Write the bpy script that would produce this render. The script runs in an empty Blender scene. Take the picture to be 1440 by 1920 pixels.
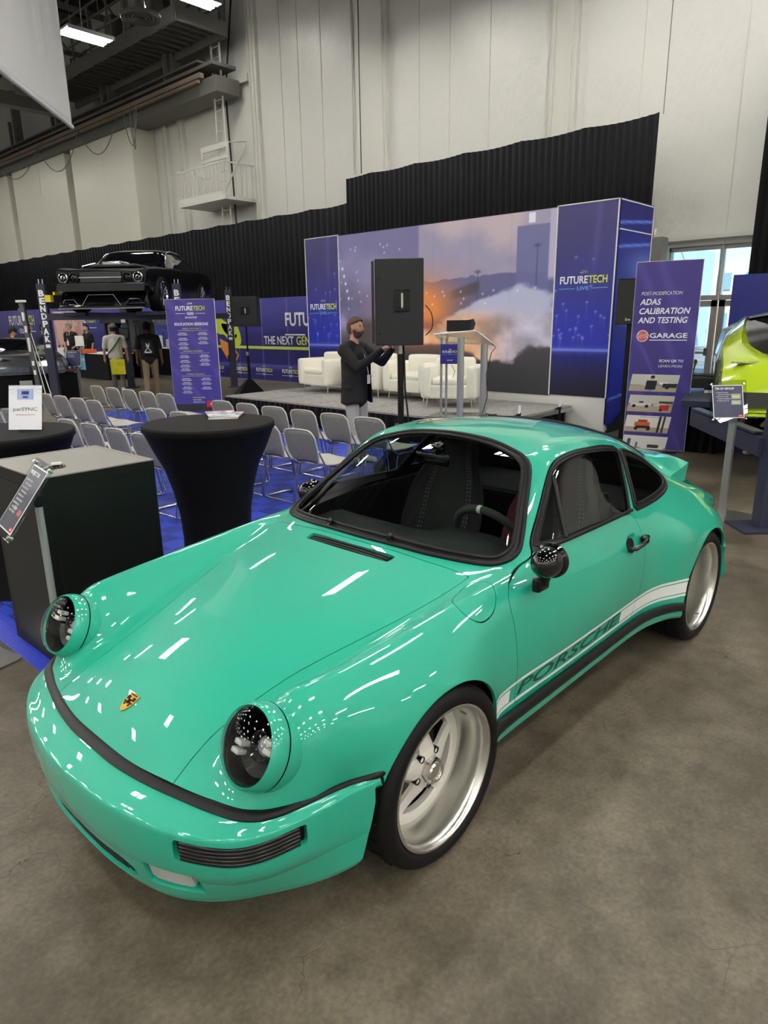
import bpy, bmesh, math, random
import numpy as np
from mathutils import Vector, Matrix

# ------------------------------------------------------------------ camera, world, exposure
SC = bpy.context.scene
COL = SC.collection
CAMP = (-1.56233137, -1.98351211, 1.78083289)
YAW, PITCH, ROLL, FPX = 0.744975152, 0.274685369, -0.0146333921, 1281.82885
def cam_rows():
    cy, sy, cp, sp = math.cos(YAW), math.sin(YAW), math.cos(PITCH), math.sin(PITCH)
    f = Vector((cy*cp, sy*cp, -sp)); r = Vector((sy, -cy, 0)); u = r.cross(f)
    cr, sr = math.cos(ROLL), math.sin(ROLL)
    return r*cr+u*sr, -r*sr+u*cr, f
cr_, cu_, cf_ = cam_rows()
cam = bpy.data.objects.new('camera', bpy.data.cameras.new('camera'))
COL.objects.link(cam)
cam.data.sensor_fit = 'HORIZONTAL'; cam.data.sensor_width = 36.0
cam.data.lens = 36.0*FPX/1440.0
cam.data.clip_start = 0.02; cam.data.clip_end = 400
cam.matrix_world = Matrix(((cr_.x, cu_.x, -cf_.x, CAMP[0]), (cr_.y, cu_.y, -cf_.y, CAMP[1]), (cr_.z, cu_.z, -cf_.z, CAMP[2]), (0, 0, 0, 1)))
SC.camera = cam
SC.view_settings.view_transform = 'Standard'
SC.view_settings.look = 'None'
SC.view_settings.gamma = 1
SC.view_settings.use_curve_mapping = False
SC.view_settings.exposure = 0.50
world = bpy.data.worlds.new('world'); SC.world = world
world.use_nodes = True
wn = world.node_tree.nodes; wl = world.node_tree.links
bgn = wn['Background']
sky = wn.new('ShaderNodeTexSky'); sky.sky_type = 'HOSEK_WILKIE'
sky.sun_direction = Vector((-0.5, -0.4, 0.75)).normalized(); sky.turbidity = 3.0
wl.new(sky.outputs[0], bgn.inputs[0]); bgn.inputs[1].default_value = 9.0
LAMP_POWER = 60.0          # radiance of the fluorescent tubes
sun = bpy.data.objects.new('sun', bpy.data.lights.new('sun', 'SUN')); COL.objects.link(sun); sun.data.energy = 14.0; sun.data.angle = .01
sun.rotation_euler = Vector((-.5, -.4, .75)).to_track_quat('Z', 'Y').to_euler()
# ------------------------------------------------------------------ helpers
def srgb(h):
    if isinstance(h, str):
        h = h.lstrip('#'); h = [int(h[i:i+2], 16)/255 for i in (0, 2, 4)]
    else:
        h = [v/255 for v in h]
    return tuple(v/12.92 if v <= .04045 else ((v+.055)/1.055)**2.4 for v in h)+(1.0,)
MATS = {}
def mat(name, color, rough=.5, metal=0, coat=0, spec=.5, emit=None, estr=1, alpha=1, trans=0, ior=1.45, coat_rough=.03):
    if name in MATS: return MATS[name]
    m = bpy.data.materials.new(name); m.use_nodes = True
    b = m.node_tree.nodes['Principled BSDF']
    b.inputs['Base Color'].default_value = srgb(color)
    b.inputs['Roughness'].default_value = rough
    b.inputs['Metallic'].default_value = metal
    b.inputs['Coat Weight'].default_value = coat
    b.inputs['Coat Roughness'].default_value = coat_rough
    b.inputs['Specular IOR Level'].default_value = spec
    b.inputs['Transmission Weight'].default_value = trans
    b.inputs['IOR'].default_value = ior
    if emit: 
        b.inputs['Emission Color'].default_value = srgb(emit); b.inputs['Emission Strength'].default_value = estr
    MATS[name] = m
    return m
def bsdf(m): return m.node_tree.nodes['Principled BSDF']
def node(m, t, **k):
    n = m.node_tree.nodes.new(t)
    for a, v in k.items(): setattr(n, a, v)
    return n
def link(m, a, b): m.node_tree.links.new(a, b)
def glass_mat(name, tint, fac=.9, rough=0.0):
    """thin sheet glass: tinted see-through with fresnel reflection"""
    m = bpy.data.materials.new(name); m.use_nodes = True
    nt = m.node_tree; nt.nodes.remove(nt.nodes['Principled BSDF'])
    out = nt.nodes['Material Output']
    tr = nt.nodes.new('ShaderNodeBsdfTransparent'); tr.inputs[0].default_value = srgb(tint)
    gl = nt.nodes.new('ShaderNodeBsdfGlossy'); gl.inputs['Roughness'].default_value = rough
    fr = nt.nodes.new('ShaderNodeFresnel'); ge = nt.nodes.new('ShaderNodeNewGeometry'); mr = nt.nodes.new('ShaderNodeMapRange'); mr.inputs[3].default_value = 1.5; mr.inputs[4].default_value = 1/1.5; nt.links.new(ge.outputs['Backfacing'], mr.inputs[0]); nt.links.new(mr.outputs[0], fr.inputs[0])
    mx = nt.nodes.new('ShaderNodeMixShader')
    nt.links.new(fr.outputs[0], mx.inputs[0]); nt.links.new(tr.outputs[0], mx.inputs[1]); nt.links.new(gl.outputs[0], mx.inputs[2])
    nt.links.new(mx.outputs[0], out.inputs[0])
    MATS[name] = m
    return m
def tag(o, label=None, cat=None, group=None, kind=None):
    if label: o['label'] = label
    if cat: o['category'] = cat
    if group: o['group'] = group
    if kind: o['kind'] = kind
    return o
def empty(name, loc=(0, 0, 0), rz=0, label=None, cat=None, group=None):
    o = bpy.data.objects.new(name, None); COL.objects.link(o)
    o.location = loc; o.rotation_euler = (0, 0, rz)
    o.empty_display_size = .1
    return tag(o, label, cat, group)
def copy_tree(o, parent=None):
    c = o.copy(); COL.objects.link(c); c.parent = parent
    for ch in list(o.children): copy_tree(ch, c)
    return c
def mesh_obj(name, V, F, m, parent=None, smooth=False, normals=None, mats=None, midx=None, cols=None):
    me = bpy.data.meshes.new(name)
    me.from_pydata([tuple(map(float, v)) for v in V], [], [tuple(int(i) for i in f) for f in F])
    me.validate() if normals is None else None
    o = bpy.data.objects.new(name, me); COL.objects.link(o)
    if mats:
        for q in mats: me.materials.append(q)
        if midx is not None:
            me.polygons.foreach_set('material_index', np.array(midx, dtype=np.int32))
    else: me.materials.append(m)
    if smooth: me.polygons.foreach_set('use_smooth', [True]*len(me.polygons))
    if normals is not None:
        me.normals_split_custom_set_from_vertices([tuple(map(float, n)) for n in normals])
    if cols is not None:
        ca = me.color_attributes.new('paint', 'FLOAT_COLOR', 'POINT')
        ca.data.foreach_set('color', np.array(cols, dtype=np.float32).ravel())
    me.update()
    if parent: o.parent = parent
    return o
def bm_obj(name, bm, m, parent=None, smooth=False, angle=None):
    me = bpy.data.meshes.new(name); bm.to_mesh(me); bm.free()
    o = bpy.data.objects.new(name, me); COL.objects.link(o)
    for q in (m if isinstance(m, (list, tuple)) else [m]): me.materials.append(q)
    if smooth:
        me.polygons.foreach_set('use_smooth', [True]*len(me.polygons))
        if angle: me.set_sharp_from_angle(angle=math.radians(angle))
    if parent: o.parent = parent
    return o
class MB:
    """collects shapes and links them as one mesh object"""
    def __init__(s): s.V = []; s.F = []; s.MI = []; s.mi = 0
    def add(s, V, F):
        n = len(s.V); s.V += [tuple(v) for v in V]; s.F += [tuple(i+n for i in f) for f in F]; s.MI += [s.mi]*len(F)
        return s
    def box(s, c, d, rz=0, b=0, M=None):
        """box centred at c, size d, optional bevel b"""
        bm = bmesh.new(); bmesh.ops.create_cube(bm, size=1)
        for v in bm.verts: v.co = Vector((v.co.x*d[0], v.co.y*d[1], v.co.z*d[2]))
        if b: bmesh.ops.bevel(bm, geom=bm.edges[:], offset=b, segments=2, affect='EDGES', profile=.5)
        mtx = Matrix.Translation(c) @ Matrix.Rotation(rz, 4, 'Z')
        if M is not None: mtx = M @ mtx
        V = [mtx @ v.co for v in bm.verts]; bm.verts.ensure_lookup_table()
        F = [[v.index for v in f.verts] for f in bm.faces]; bm.free()
        return s.add(V, F)
    def tube(s, pts, r, n=8, closed=False, cap=True):
        P = [Vector(p) for p in pts]; N = len(P); rr = r if isinstance(r, (list, tuple)) else [r]*N
        V = []; F = []; up = None
        for i in range(N):
            a = P[(i-1) % N] if (closed or i) else P[i]; b = P[(i+1) % N] if (closed or i < N-1) else P[i]
            t = (b-a).normalized()
            if up is None:
                up = Vector((0, 0, 1)) if abs(t.z) < .9 else Vector((1, 0, 0))
            x = t.cross(up)
            if x.length < 1e-6: x = t.cross(Vector((0, 1, 0)))
            x.normalize(); y = x.cross(t).normalized(); up = y
            for k in range(n):
                an = 2*math.pi*k/n
                V.append(P[i]+x*math.cos(an)*rr[i]+y*math.sin(an)*rr[i])
        for i in range(N if closed else N-1):
            j = (i+1) % N
            for k in range(n):
                F.append((i*n+k, i*n+(k+1) % n, j*n+(k+1) % n, j*n+k))
        if not closed and cap:
            F.append(tuple(range(n-1, -1, -1))); F.append(tuple((N-1)*n+k for k in range(n)))
        return s.add(V, F)
    def lathe(s, prof, n=32, M=None, arc=2*math.pi, cap=False):
        """profile [(r, h)] turned round the local z axis"""
        V = []; F = []; full = abs(arc-2*math.pi) < 1e-6; m_ = n if full else n+1
        for r, h in prof:
            for k in range(m_):
                a = arc*k/n; V.append(Vector((r*math.cos(a), r*math.sin(a), h)))
        for i in range(len(prof)-1):
            for k in range(n):
                k2 = (k+1) % m_
                F.append((i*m_+k, i*m_+k2, (i+1)*m_+k2, (i+1)*m_+k))
        if cap:
            F.append(tuple(range(m_-1, -1, -1))); F.append(tuple((len(prof)-1)*m_+k for k in range(m_)))
        if M is not None: V = [M @ v for v in V]
        return s.add(V, F)
    def prism(s, poly, h0, h1, M=None):
        """polygon in local xy, extruded from h0 to h1 in z"""
        n = len(poly); V = [Vector((p[0], p[1], h0)) for p in poly]+[Vector((p[0], p[1], h1)) for p in poly]
        F = [tuple(range(n-1, -1, -1)), tuple(range(n, 2*n))]+[(i, (i+1) % n, (i+1) % n+n, i+n) for i in range(n)]
        if M is not None: V = [M @ v for v in V]
        return s.add(V, F)
    def build(s, name, m, parent=None, smooth=None, mats=None):
        o = mesh_obj(name, s.V, s.F, m, None, False, mats=mats, midx=s.MI if mats else None)
        me = o.data
        bm = bmesh.new(); bm.from_mesh(me); bmesh.ops.recalc_face_normals(bm, faces=bm.faces); bm.to_mesh(me); bm.free()
        if smooth:
            me.polygons.foreach_set('use_smooth', [True]*len(me.polygons))
            me.set_sharp_from_angle(angle=math.radians(smooth))
        if parent: o.parent = parent
        return o
def frame(o, x, y, z=None):
    """matrix with given origin and axes"""
    x = Vector(x).normalized(); y = Vector(y).normalized(); z = x.cross(y) if z is None else Vector(z).normalized()
    return Matrix(((x.x, y.x, z.x, o[0]), (x.y, y.y, z.y, o[1]), (x.z, y.z, z.z, o[2]), (0, 0, 0, 1)))
def rrect(w, h, r, n=5, cx=0, cy=0):
    P = []
    for sx, sy, a0 in ((1, 1, 0), (-1, 1, 90), (-1, -1, 180), (1, -1, 270)):
        for k in range(n+1):
            a = math.radians(a0+90*k/n); P.append((cx+sx*(w/2-r)+r*math.cos(a), cy+sy*(h/2-r)+r*math.sin(a)))
    return P
FONT = None
def text_mesh(s, size, ext=.001, bold=0.0, shear=0.0, width=None, align='CENTER', spacing=1.0, fill=True):
    """letters as geometry in local xy, facing +z; returns verts, faces"""
    cu = bpy.data.curves.new('t', 'FONT'); cu.body = s; cu.size = size; cu.extrude = ext; cu.offset = bold
    cu.offset = 0 if 'M' in s or 'W' in s else bold; cu.shear = shear; cu.align_x = align; cu.align_y = 'CENTER'; cu.space_character = spacing; cu.resolution_u = 3
    o = bpy.data.objects.new('t', cu); COL.objects.link(o)
    dg = bpy.context.evaluated_depsgraph_get(); me = bpy.data.meshes.new_from_object(o.evaluated_get(dg))
    V = np.array([v.co[:] for v in me.vertices]) if len(me.vertices) else np.zeros((0, 3))
    F = [tuple(p.vertices) for p in me.polygons]
    bpy.data.objects.remove(o); bpy.data.curves.remove(cu); bpy.data.meshes.remove(me)
    if bold and ('M' in s or 'W' in s) and len(V):
        n0 = len(V); F = F+[tuple(i+n0 for i in f) for f in F]+[tuple(i+2*n0 for i in f) for f in F]; V = np.concatenate([V, V+[1.6*bold, 0, 0], V+[.8*bold, 1.2*bold, 0]])
    if width and len(V):
        w = V[:, 0].max()-V[:, 0].min()
        if w > 0:
            k = width/w; V[:, 0] *= k
    return V, F
def letters(name, s, size, m, M, parent, **k):
    V, F = text_mesh(s, size, **k)
    return mesh_obj(name, [M @ Vector(v) for v in V], F, m, parent)
def smoothstep(a, b, x):
    t = np.clip((x-a)/(b-a), 0, 1); return t*t*(3-2*t)
def vnoise(x, y, seed=0):
    xi = np.floor(x).astype(int); yi = np.floor(y).astype(int); xf = x-xi; yf = y-yi
    def h(a, b):
        n = (a*374761393+b*668265263+seed*1442695041) & 0x7fffffff
        n = ((n ^ (n >> 13))*1274126177) & 0x7fffffff
        return (n & 0xffff)/65535.0
    u = xf*xf*(3-2*xf); v = yf*yf*(3-2*yf)
    return (h(xi, yi)*(1-u)+h(xi+1, yi)*u)*(1-v)+(h(xi, yi+1)*(1-u)+h(xi+1, yi+1)*u)*v
def fbm(x, y, seed=0, o=5):
    r = 0; a = .5
    for i in range(o): r = r+a*vnoise(x*2**i, y*2**i, seed+i*17); a *= .5
    return r
def vmix(c, d, t):
    t = np.asarray(t)[..., None]; return c*(1-t)+np.array(d)*t
# ------------------------------------------------------------------ the hall
def noise_color(m, c1, c2, scale, detail=6, rough=.6, lo=.35, hi=.65):
    n = node(m, 'ShaderNodeTexNoise'); n.inputs['Scale'].default_value = scale; n.inputs['Detail'].default_value = detail; n.inputs['Roughness'].default_value = rough
    r = node(m, 'ShaderNodeValToRGB'); r.color_ramp.elements[0].position = lo; r.color_ramp.elements[1].position = hi
    r.color_ramp.elements[0].color = srgb(c1); r.color_ramp.elements[1].color = srgb(c2)
    tc = node(m, 'ShaderNodeTexCoord'); link(m, tc.outputs['Object'], n.inputs['Vector']); link(m, n.outputs[0], r.inputs[0])
    return n, r, tc
CONC = mat('polished_concrete', (120, 112, 98), rough=.36, spec=.45)
n1, r1, tc = noise_color(CONC, (74, 67, 56), (132, 124, 109), .55, 8, .62, .34, .68)
n2 = node(CONC, 'ShaderNodeTexNoise'); n2.inputs['Scale'].default_value = 5.5; n2.inputs['Detail'].default_value = 10; n2.inputs['Roughness'].default_value = .72; link(CONC, tc.outputs['Object'], n2.inputs['Vector'])
r2 = node(CONC, 'ShaderNodeValToRGB'); r2.color_ramp.elements[0].position = .36; r2.color_ramp.elements[1].position = .66; r2.color_ramp.elements[0].color = (.62, .60, .57, 1); r2.color_ramp.elements[1].color = (1.15, 1.14, 1.1, 1); link(CONC, n2.outputs[0], r2.inputs[0])
mx = node(CONC, 'ShaderNodeMix', data_type='RGBA', blend_type='MULTIPLY'); mx.inputs[0].default_value = 1; link(CONC, r1.outputs[0], mx.inputs[6]); link(CONC, r2.outputs[0], mx.inputs[7])
n2b = node(CONC, 'ShaderNodeTexNoise'); n2b.inputs['Scale'].default_value = 60; n2b.inputs['Detail'].default_value = 4; link(CONC, tc.outputs['Object'], n2b.inputs['Vector'])
r2b = node(CONC, 'ShaderNodeValToRGB'); r2b.color_ramp.elements[0].position = .3; r2b.color_ramp.elements[1].position = .7; r2b.color_ramp.elements[0].color = (.78, .78, .78, 1); r2b.color_ramp.elements[1].color = (1.12, 1.12, 1.12, 1); link(CONC, n2b.outputs[0], r2b.inputs[0])
mxb = node(CONC, 'ShaderNodeMix', data_type='RGBA', blend_type='MULTIPLY'); mxb.inputs[0].default_value = 1; link(CONC, mx.outputs[2], mxb.inputs[6]); link(CONC, r2b.outputs[0], mxb.inputs[7])
# hairline cracks: warped voronoi edges, shown only in patches
wn_ = node(CONC, 'ShaderNodeTexNoise'); wn_.inputs['Scale'].default_value = 3; wn_.inputs['Detail'].default_value = 5; link(CONC, tc.outputs['Object'], wn_.inputs['Vector'])
ma = node(CONC, 'ShaderNodeVectorMath', operation='MULTIPLY_ADD'); link(CONC, wn_.outputs[1], ma.inputs[0]); ma.inputs[1].default_value = (.35, .35, 0); link(CONC, tc.outputs['Object'], ma.inputs[2])
vo = node(CONC, 'ShaderNodeTexVoronoi', feature='DISTANCE_TO_EDGE'); vo.inputs['Scale'].default_value = 2.6; link(CONC, ma.outputs[0], vo.inputs['Vector'])
lt = node(CONC, 'ShaderNodeMath', operation='LESS_THAN'); lt.inputs[1].default_value = .0022; link(CONC, vo.outputs['Distance'], lt.inputs[0])
n3 = node(CONC, 'ShaderNodeTexNoise'); n3.inputs['Scale'].default_value = 1.1; link(CONC, tc.outputs['Object'], n3.inputs['Vector'])
gt = node(CONC, 'ShaderNodeMath', operation='GREATER_THAN'); gt.inputs[1].default_value = .55; link(CONC, n3.outputs[0], gt.inputs[0])
mu = node(CONC, 'ShaderNodeMath', operation='MULTIPLY'); link(CONC, lt.outputs[0], mu.inputs[0]); link(CONC, gt.outputs[0], mu.inputs[1])
mx2 = node(CONC, 'ShaderNodeMix', data_type='RGBA'); link(CONC, mu.outputs[0], mx2.inputs[0]); link(CONC, mxb.outputs[2], mx2.inputs[6]); mx2.inputs[7].default_value = srgb((72, 66, 58))
link(CONC, mx2.outputs[2], bsdf(CONC).inputs['Base Color'])
rr = node(CONC, 'ShaderNodeMapRange'); rr.inputs[3].default_value = .30; rr.inputs[4].default_value = .52; link(CONC, n2.outputs[0], rr.inputs[0]); link(CONC, rr.outputs[0], bsdf(CONC).inputs['Roughness'])
def struct(name, b, m, smooth=None):
    o = b.build(name, m, None, smooth); o['kind'] = 'structure'; return o
struct('floor', MB().box((10, 11, -.05), (70, 76, .1)), CONC)
WALLM = mat('white_insulated_wall', (212, 211, 206), rough=.38, spec=.5)
nw = node(WALLM, 'ShaderNodeTexNoise'); nw.inputs['Scale'].default_value = 5; nw.inputs['Detail'].default_value = 6
tcw = node(WALLM, 'ShaderNodeTexCoord'); mpw = node(WALLM, 'ShaderNodeMapping'); mpw.inputs['Scale'].default_value = (1, 1.2, .5)
link(WALLM, tcw.outputs['Object'], mpw.inputs[0]); link(WALLM, mpw.outputs[0], nw.inputs['Vector'])
nw2 = node(WALLM, 'ShaderNodeTexWave', wave_type='BANDS', bands_direction='Y'); nw2.inputs['Scale'].default_value = .26; nw2.inputs['Distortion'].default_value = 2.5; nw2.inputs['Detail'].default_value = 2
mpw2 = node(WALLM, 'ShaderNodeMapping'); mpw2.inputs['Scale'].default_value = (1, 1, .08); link(WALLM, tcw.outputs['Object'], mpw2.inputs[0]); link(WALLM, mpw2.outputs[0], nw2.inputs[0])
adw = node(WALLM, 'ShaderNodeMath', operation='MULTIPLY_ADD'); link(WALLM, nw2.outputs[1], adw.inputs[0]); adw.inputs[1].default_value = .35; link(WALLM, nw.outputs[0], adw.inputs[2])
bw = node(WALLM, 'ShaderNodeBump'); bw.inputs['Strength'].default_value = .55; bw.inputs['Distance'].default_value = .06; link(WALLM, adw.outputs[0], bw.inputs['Height']); link(WALLM, bw.outputs[0], bsdf(WALLM).inputs['Normal'])
PANELM = mat('cream_wall_panel', (214, 212, 200), rough=.4)
ROOFM = mat('dark_roof_deck', (38, 38, 40), rough=.8)
STEELD = mat('dark_grey_steel', (104, 103, 97), rough=.5)
STEELT = mat('tan_crane_rail', (134, 122, 106), rough=.5)
WSTEEL = mat('white_painted_steel', (206, 205, 198), rough=.4)
ZC = 13.5
mb = MB()   # wall behind the stage with the glazed opening at the right
mb.box((14.15, 25.5, ZC/2), (.3, 43, ZC)); mb.box((14.15, -12.5, ZC/2), (.3, 25.0, ZC)); mb.box((14.15, 2.0, 3.15+(ZC-3.15)/2), (.3, 4.0, ZC-3.15))
struct('wall_far', mb, WALLM)
struct('wall_left', MB().box((-5, 47, ZC/2), (38, .3, ZC)), WALLM)
struct('wall_right', MB().box((-5, -25, ZC/2), (38, .3, ZC)), WALLM)
struct('wall_near', MB().box((-24, 11, ZC/2), (.3, 72, ZC)), WALLM)
struct('ceiling', MB().box((-5, 11, ZC+.1), (38.6, 72.3, .2)), ROOFM)
TRIMN = [0]
def trim(b, m, smooth=None):
    TRIMN[0] += 1; return struct('trim_%d' % TRIMN[0], b, m, smooth)
for y0, y1 in ((24.0, 29.1), (29.7, 35.5), (36.1, 43.5)):
    mb = MB().box((13.5, (y0+y1)/2, 4.6), (1.0, y1-y0, 9.2), b=.03); mb.box((13.0, (y0+y1)/2-.2, 4.6), (.01, .02, 9.2)); trim(mb, PANELM)
for y0, y1 in ((11.95, 13.25), (6.35, 7.0), (17.45, 17.85), (21.9, 22.2), (23.0, 23.3)):
    mb = MB().box((13.93, (y0+y1)/2, ZC/2), (.16, y1-y0, ZC), b=.02); mb.box((13.84, y0+.12, ZC/2), (.06, .05, ZC)); mb.box((13.84, y1-.10, ZC/2), (.06, .05, ZC)); trim(mb, WSTEEL)
trim(MB().box((13.9, 19.9, 9.3), (.12, 4.0, .22)), WSTEEL)
# seams where the wall sheeting is pinned: thin vertical battens
for y in (2.9, 4.9, 8.7, 9.9, 10.9, 14.6, 15.6, 16.4):
    trim(MB().box((13.992, y, ZC/2), (.016, .018, ZC)), WSTEEL)
# roof trusses and purlins
for y in (8, 12, 16, 20, 24, 28, 32, 36, 40):
    mb = MB(); mb.box((0, y, 13.3), (28, .18, .28)); mb.box((0, y, 12.1), (28, .14, .16))
    for k in range(13): mb.tube([(-13+2*k, y, 12.1), (-12+2*k, y, 13.25), (-11+2*k, y, 12.1)], .04, 5)
    trim(mb, STEELD)
# crane rail with runway beam above the cream panels
mb = MB(); mb.box((12.75, 29.5, 9.30), (.16, 21.4, .14)); mb.box((12.62, 29.5, 9.10), (.10, 21.4, .08)); trim(mb, STEELT)
mb = MB(); mb.box((13.2, 29.2, 9.55), (.9, 22.0, .10)); mb.box((13.3, 29.2, 9.0), (.9, 22, .45)); mb.box((13.0, 29.5, 9.75), (.5, 21, .06)); trim(mb, STEELD)
for y in (21, 25.5, 30, 34.5):
    mb = MB(); mb.box((13.2, y, 10.8), (.30, .30, 2.6)); mb.box((12.9, y+.1, 10.2), (.12, .12, 1.2)); trim(mb, STEELD)
# catwalk with railings
def catwalk():
    t = empty('catwalk', (11.5, 22, 10.6), 0, 'dark steel catwalk with railings hanging under the roof', 'catwalk')
    inv = Matrix.Translation((-11.5, -22, -10.6))
    def put(b, n, m): o = b.build(n, m); o.parent = t; o.matrix_parent_inverse = inv; return o
    mb = MB(); mb.box((12.3, 23.2, 10.55), (1.7, 10.5, .10)); mb.box((11.42, 23.2, 10.45), (.08, 10.5, .40)); mb.box((13.2, 23.2, 10.45), (.08, 10.5, .40)); mb.box((12.3, 17.95, 10.45), (1.8, .08, .40))
    for k in range(26): mb.box((12.3, 18.2+.4*k, 10.44), (1.6, .05, .06))
    put(mb, 'walkway', STEELD)
    for x in (11.42, 13.2):
        mb = MB()
        for z in (11.15, 11.6, 12.0): mb.box((x, 23.2, z), (.05, 10.5, .05))
        for k in range(9): mb.box((x, 18+1.3*k, 11.3), (.06, .06, 1.5))
        put(mb, 'railing', STEELD)
    put(MB().box((12.2, 20.6, 11.6), (.5, .9, .9), b=.03), 'equipment_box', STEELD); put(MB().box((12.1, 22.8, 11.4), (.4, .5, .7), b=.03), 'equipment_box', STEELD)
    for x, y in ((11.42, 20.8), (11.42, 26), (13.2, 18.2), (11.42, 18.0)): put(MB().box((x, y, 11.9), (.12, .12, 3.1)), 'hanger', STEELD)
    put(MB().box((10.6, 27.8, 9.9), (3.2, .5, .45)), 'cross_beam', STEELD); put(MB().box((10.4, 25.6, 9.7), (1.4, .12, .3)), 'cross_beam', STEELD)
catwalk()
# upper ladder and white access platform on the wall
def wall_platform():
    t = empty('access_platform', (13.4, 19.9, 5.8), 0, 'white steel access platform with railings and ladder fixed to the far wall', 'platform')
    inv = Matrix.Translation((-13.4, -19.9, -5.8))
    def put(b, n, m): o = b.build(n, m); o.parent = t; o.matrix_parent_inverse = inv; return o
    x0, x1, y0, y1, z = 12.7, 14, 17.9, 20.6, 5.65
    put(MB().box(((x0+x1)/2, (y0+y1)/2, z), (x1-x0, y1-y0, .10)).box((x0, (y0+y1)/2, z+.08), (.03, y1-y0, .26)), 'deck', WSTEEL)
    mb = MB()
    for zz in (z+1.05,): mb.box((x0, (y0+y1)/2, zz), (.04, y1-y0, .04)); mb.box(((x0+x1)/2, y0, zz), (x1-x0, .04, .04)); mb.box(((x0+x1)/2, y1, zz), (x1-x0, .04, .04))
    for k in range(15): mb.box((x0, y0+(y1-y0)*k/14, z+.55), (.025, .025, 1.0))
    for yy in (y0, y1):
        for k in range(1, 6): mb.box((x0+(x1-x0)*k/6, yy, z+.55), (.025, .025, 1.0))
    put(mb, 'railing', WSTEEL)
    put(MB().tube([(x0, y0+.1, z+.1), (x0+.1, y0-1.1, z+1.35)], .03, 6), 'brace', WSTEEL)
    for n_, (za, zb_) in (('ladder', (5.9, 10.4)), ('lower_ladder', (3.2, 5.6))):
        mb = MB(); yl = 18.75
        for s in (-.22, .22): mb.box((13.3, yl+s, (za+zb_)/2), (.04, .05, zb_-za))
        k = za+.1
        while k < zb_: mb.tube([(13.3, yl-.22, k), (13.3, yl+.22, k)], .016, 6); k += .3
        put(mb, n_, WSTEEL)
    mb = MB()
    for yy in (18.2, 19.6): mb.tube([(13.1, yy, 5.7), (13.1, yy, 7.35), (13.9, yy, 7.5)], .03, 6)
    mb.box((13.1, 18.9, 7.3), (.05, 1.5, .16)); mb.box((13.1, 18.9, 6.95), (.05, 1.5, .1)); put(mb, 'gate_frame', WSTEEL)
wall_platform()
o = MB().tube([(13.8, 18.2, 12.5), (13.7, 18.9, 9.0), (13.6, 18.7, 6.8), (13.6, 18.6, 3.2)], .03, 6).build('hanging_cable', mat('black_cable', (14, 14, 14), rough=.5)); tag(o, 'thick black cable running down the far wall beside the white ladder', 'cable')
CABLE = MATS['black_cable']
def cable(name, pts, r, label, m=CABLE, cat='cable', group=None):
    o = MB().tube(pts, r, 6).build(name, m, smooth=60); tag(o, label, cat, group); return o
cable('suspension_cable', [(12.9, 12.0, 5.55), (12.9, 12.0, 13)], .014, 'thin black cable holding the left corner of the tall curtain')
cable('suspension_cable', [(12.95, 3.95, 5.5), (12.95, 3.95, 13)], .010, 'thin grey wire holding the right end of the tall curtain', mat('grey_wire', (120, 120, 118), rough=.4))
cable('suspension_cable', [(13, 12.35, 5.6), (13, 12.35, 13)], .008, 'thin grey wire just left of the black curtain cable', MATS['grey_wire'])
for i, (ya, yb, dz) in enumerate(((22.6, 23.6, 1.2), (24.0, 27.2, 1.1), (27.2, 31.2, 1.2), (31.2, 36.0, .9), (22.8, 23.1, 1.35))):
    pts = [(12.55, ya+(yb-ya)*t, 9.15-dz*4*t*(1-t)) for t in np.linspace(0, 1, 16)]
    cable('festoon_cable', pts, .018, 'thin grey cable loop hanging from the crane rail, %s' % ('rightmost wide loop', 'second from the right', 'middle of the long loops', 'leftmost long loop', 'narrow loop nested inside the rightmost')[i], MATS['grey_wire'])
o = MB(); a, b = Vector((9.6, 13.3, 9.55)), Vector((9.25, 9.6, 9.55)); 
# ------------------------------------------------------------------ ceiling lights
HOUS = mat('lamp_housing', (150, 150, 148), rough=.5)
TUBEM = bpy.data.materials.new('fluorescent_tube'); TUBEM.use_nodes = True
nt = TUBEM.node_tree; nt.nodes.remove(nt.nodes['Principled BSDF']); em = nt.nodes.new('ShaderNodeEmission'); em.inputs[0].default_value = (1.0, .97, .90, 1); em.inputs[1].default_value = LAMP_POWER
nt.links.new(em.outputs[0], nt.nodes['Material Output'].inputs[0])
def light_fixture():
    r = empty('ceiling_light', (0, 0, 0), 0)
    mb = MB(); mb.box((0, 0, .05), (1.25, .62, .05)); mb.box((0, 0, .03), (1.25, .03, .05)); mb.box((0, .31, .02), (1.25, .02, .08)); mb.box((0, -.31, .02), (1.25, .02, .08)); mb.build('housing', HOUS, r)
    for s in (-1, 1):
        mb = MB()
        for k in range(3): mb.tube([(-.58, s*(.08+.085*k), -.005), (.58, s*(.08+.085*k), -.005)], .019, 8)
        mb.build('tube_lamp', TUBEM, r)
    for s in (-.4, .4): MB().tube([(s, 0, .07), (s, 0, 1.5)], .006, 4).build('suspension_wire', MATS['grey_wire'], r)
    return r
lf = light_fixture(); used_l = False
VIS = {(8.5, 17.7): 'lit twin fluorescent fixture hanging right of the white hanging banner', (4.6, 19.4): 'lit fluorescent fixture peeking out under the edge of the hanging banner'}
spots = [(8.5, 17.7), (4.6, 19.4), (11.3, 16.6)]
for ix in range(8):
    for iy in range(12):
        x = -19.5+4.1*ix; y = -20.5+4.6*iy
        if x > 10.8 or (abs(x-1) < .1 and 2 < y < 7.5): continue
        if y > 9.5 and x > 2: continue
        spots.append((x, y))
for y in (-8, -2, 4, 10): spots.append((11.2, y))
spots += [(6.5, 24), (2.8, 27), (8.5, 30), (4, 35), (9.5, 36.5)]
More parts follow.
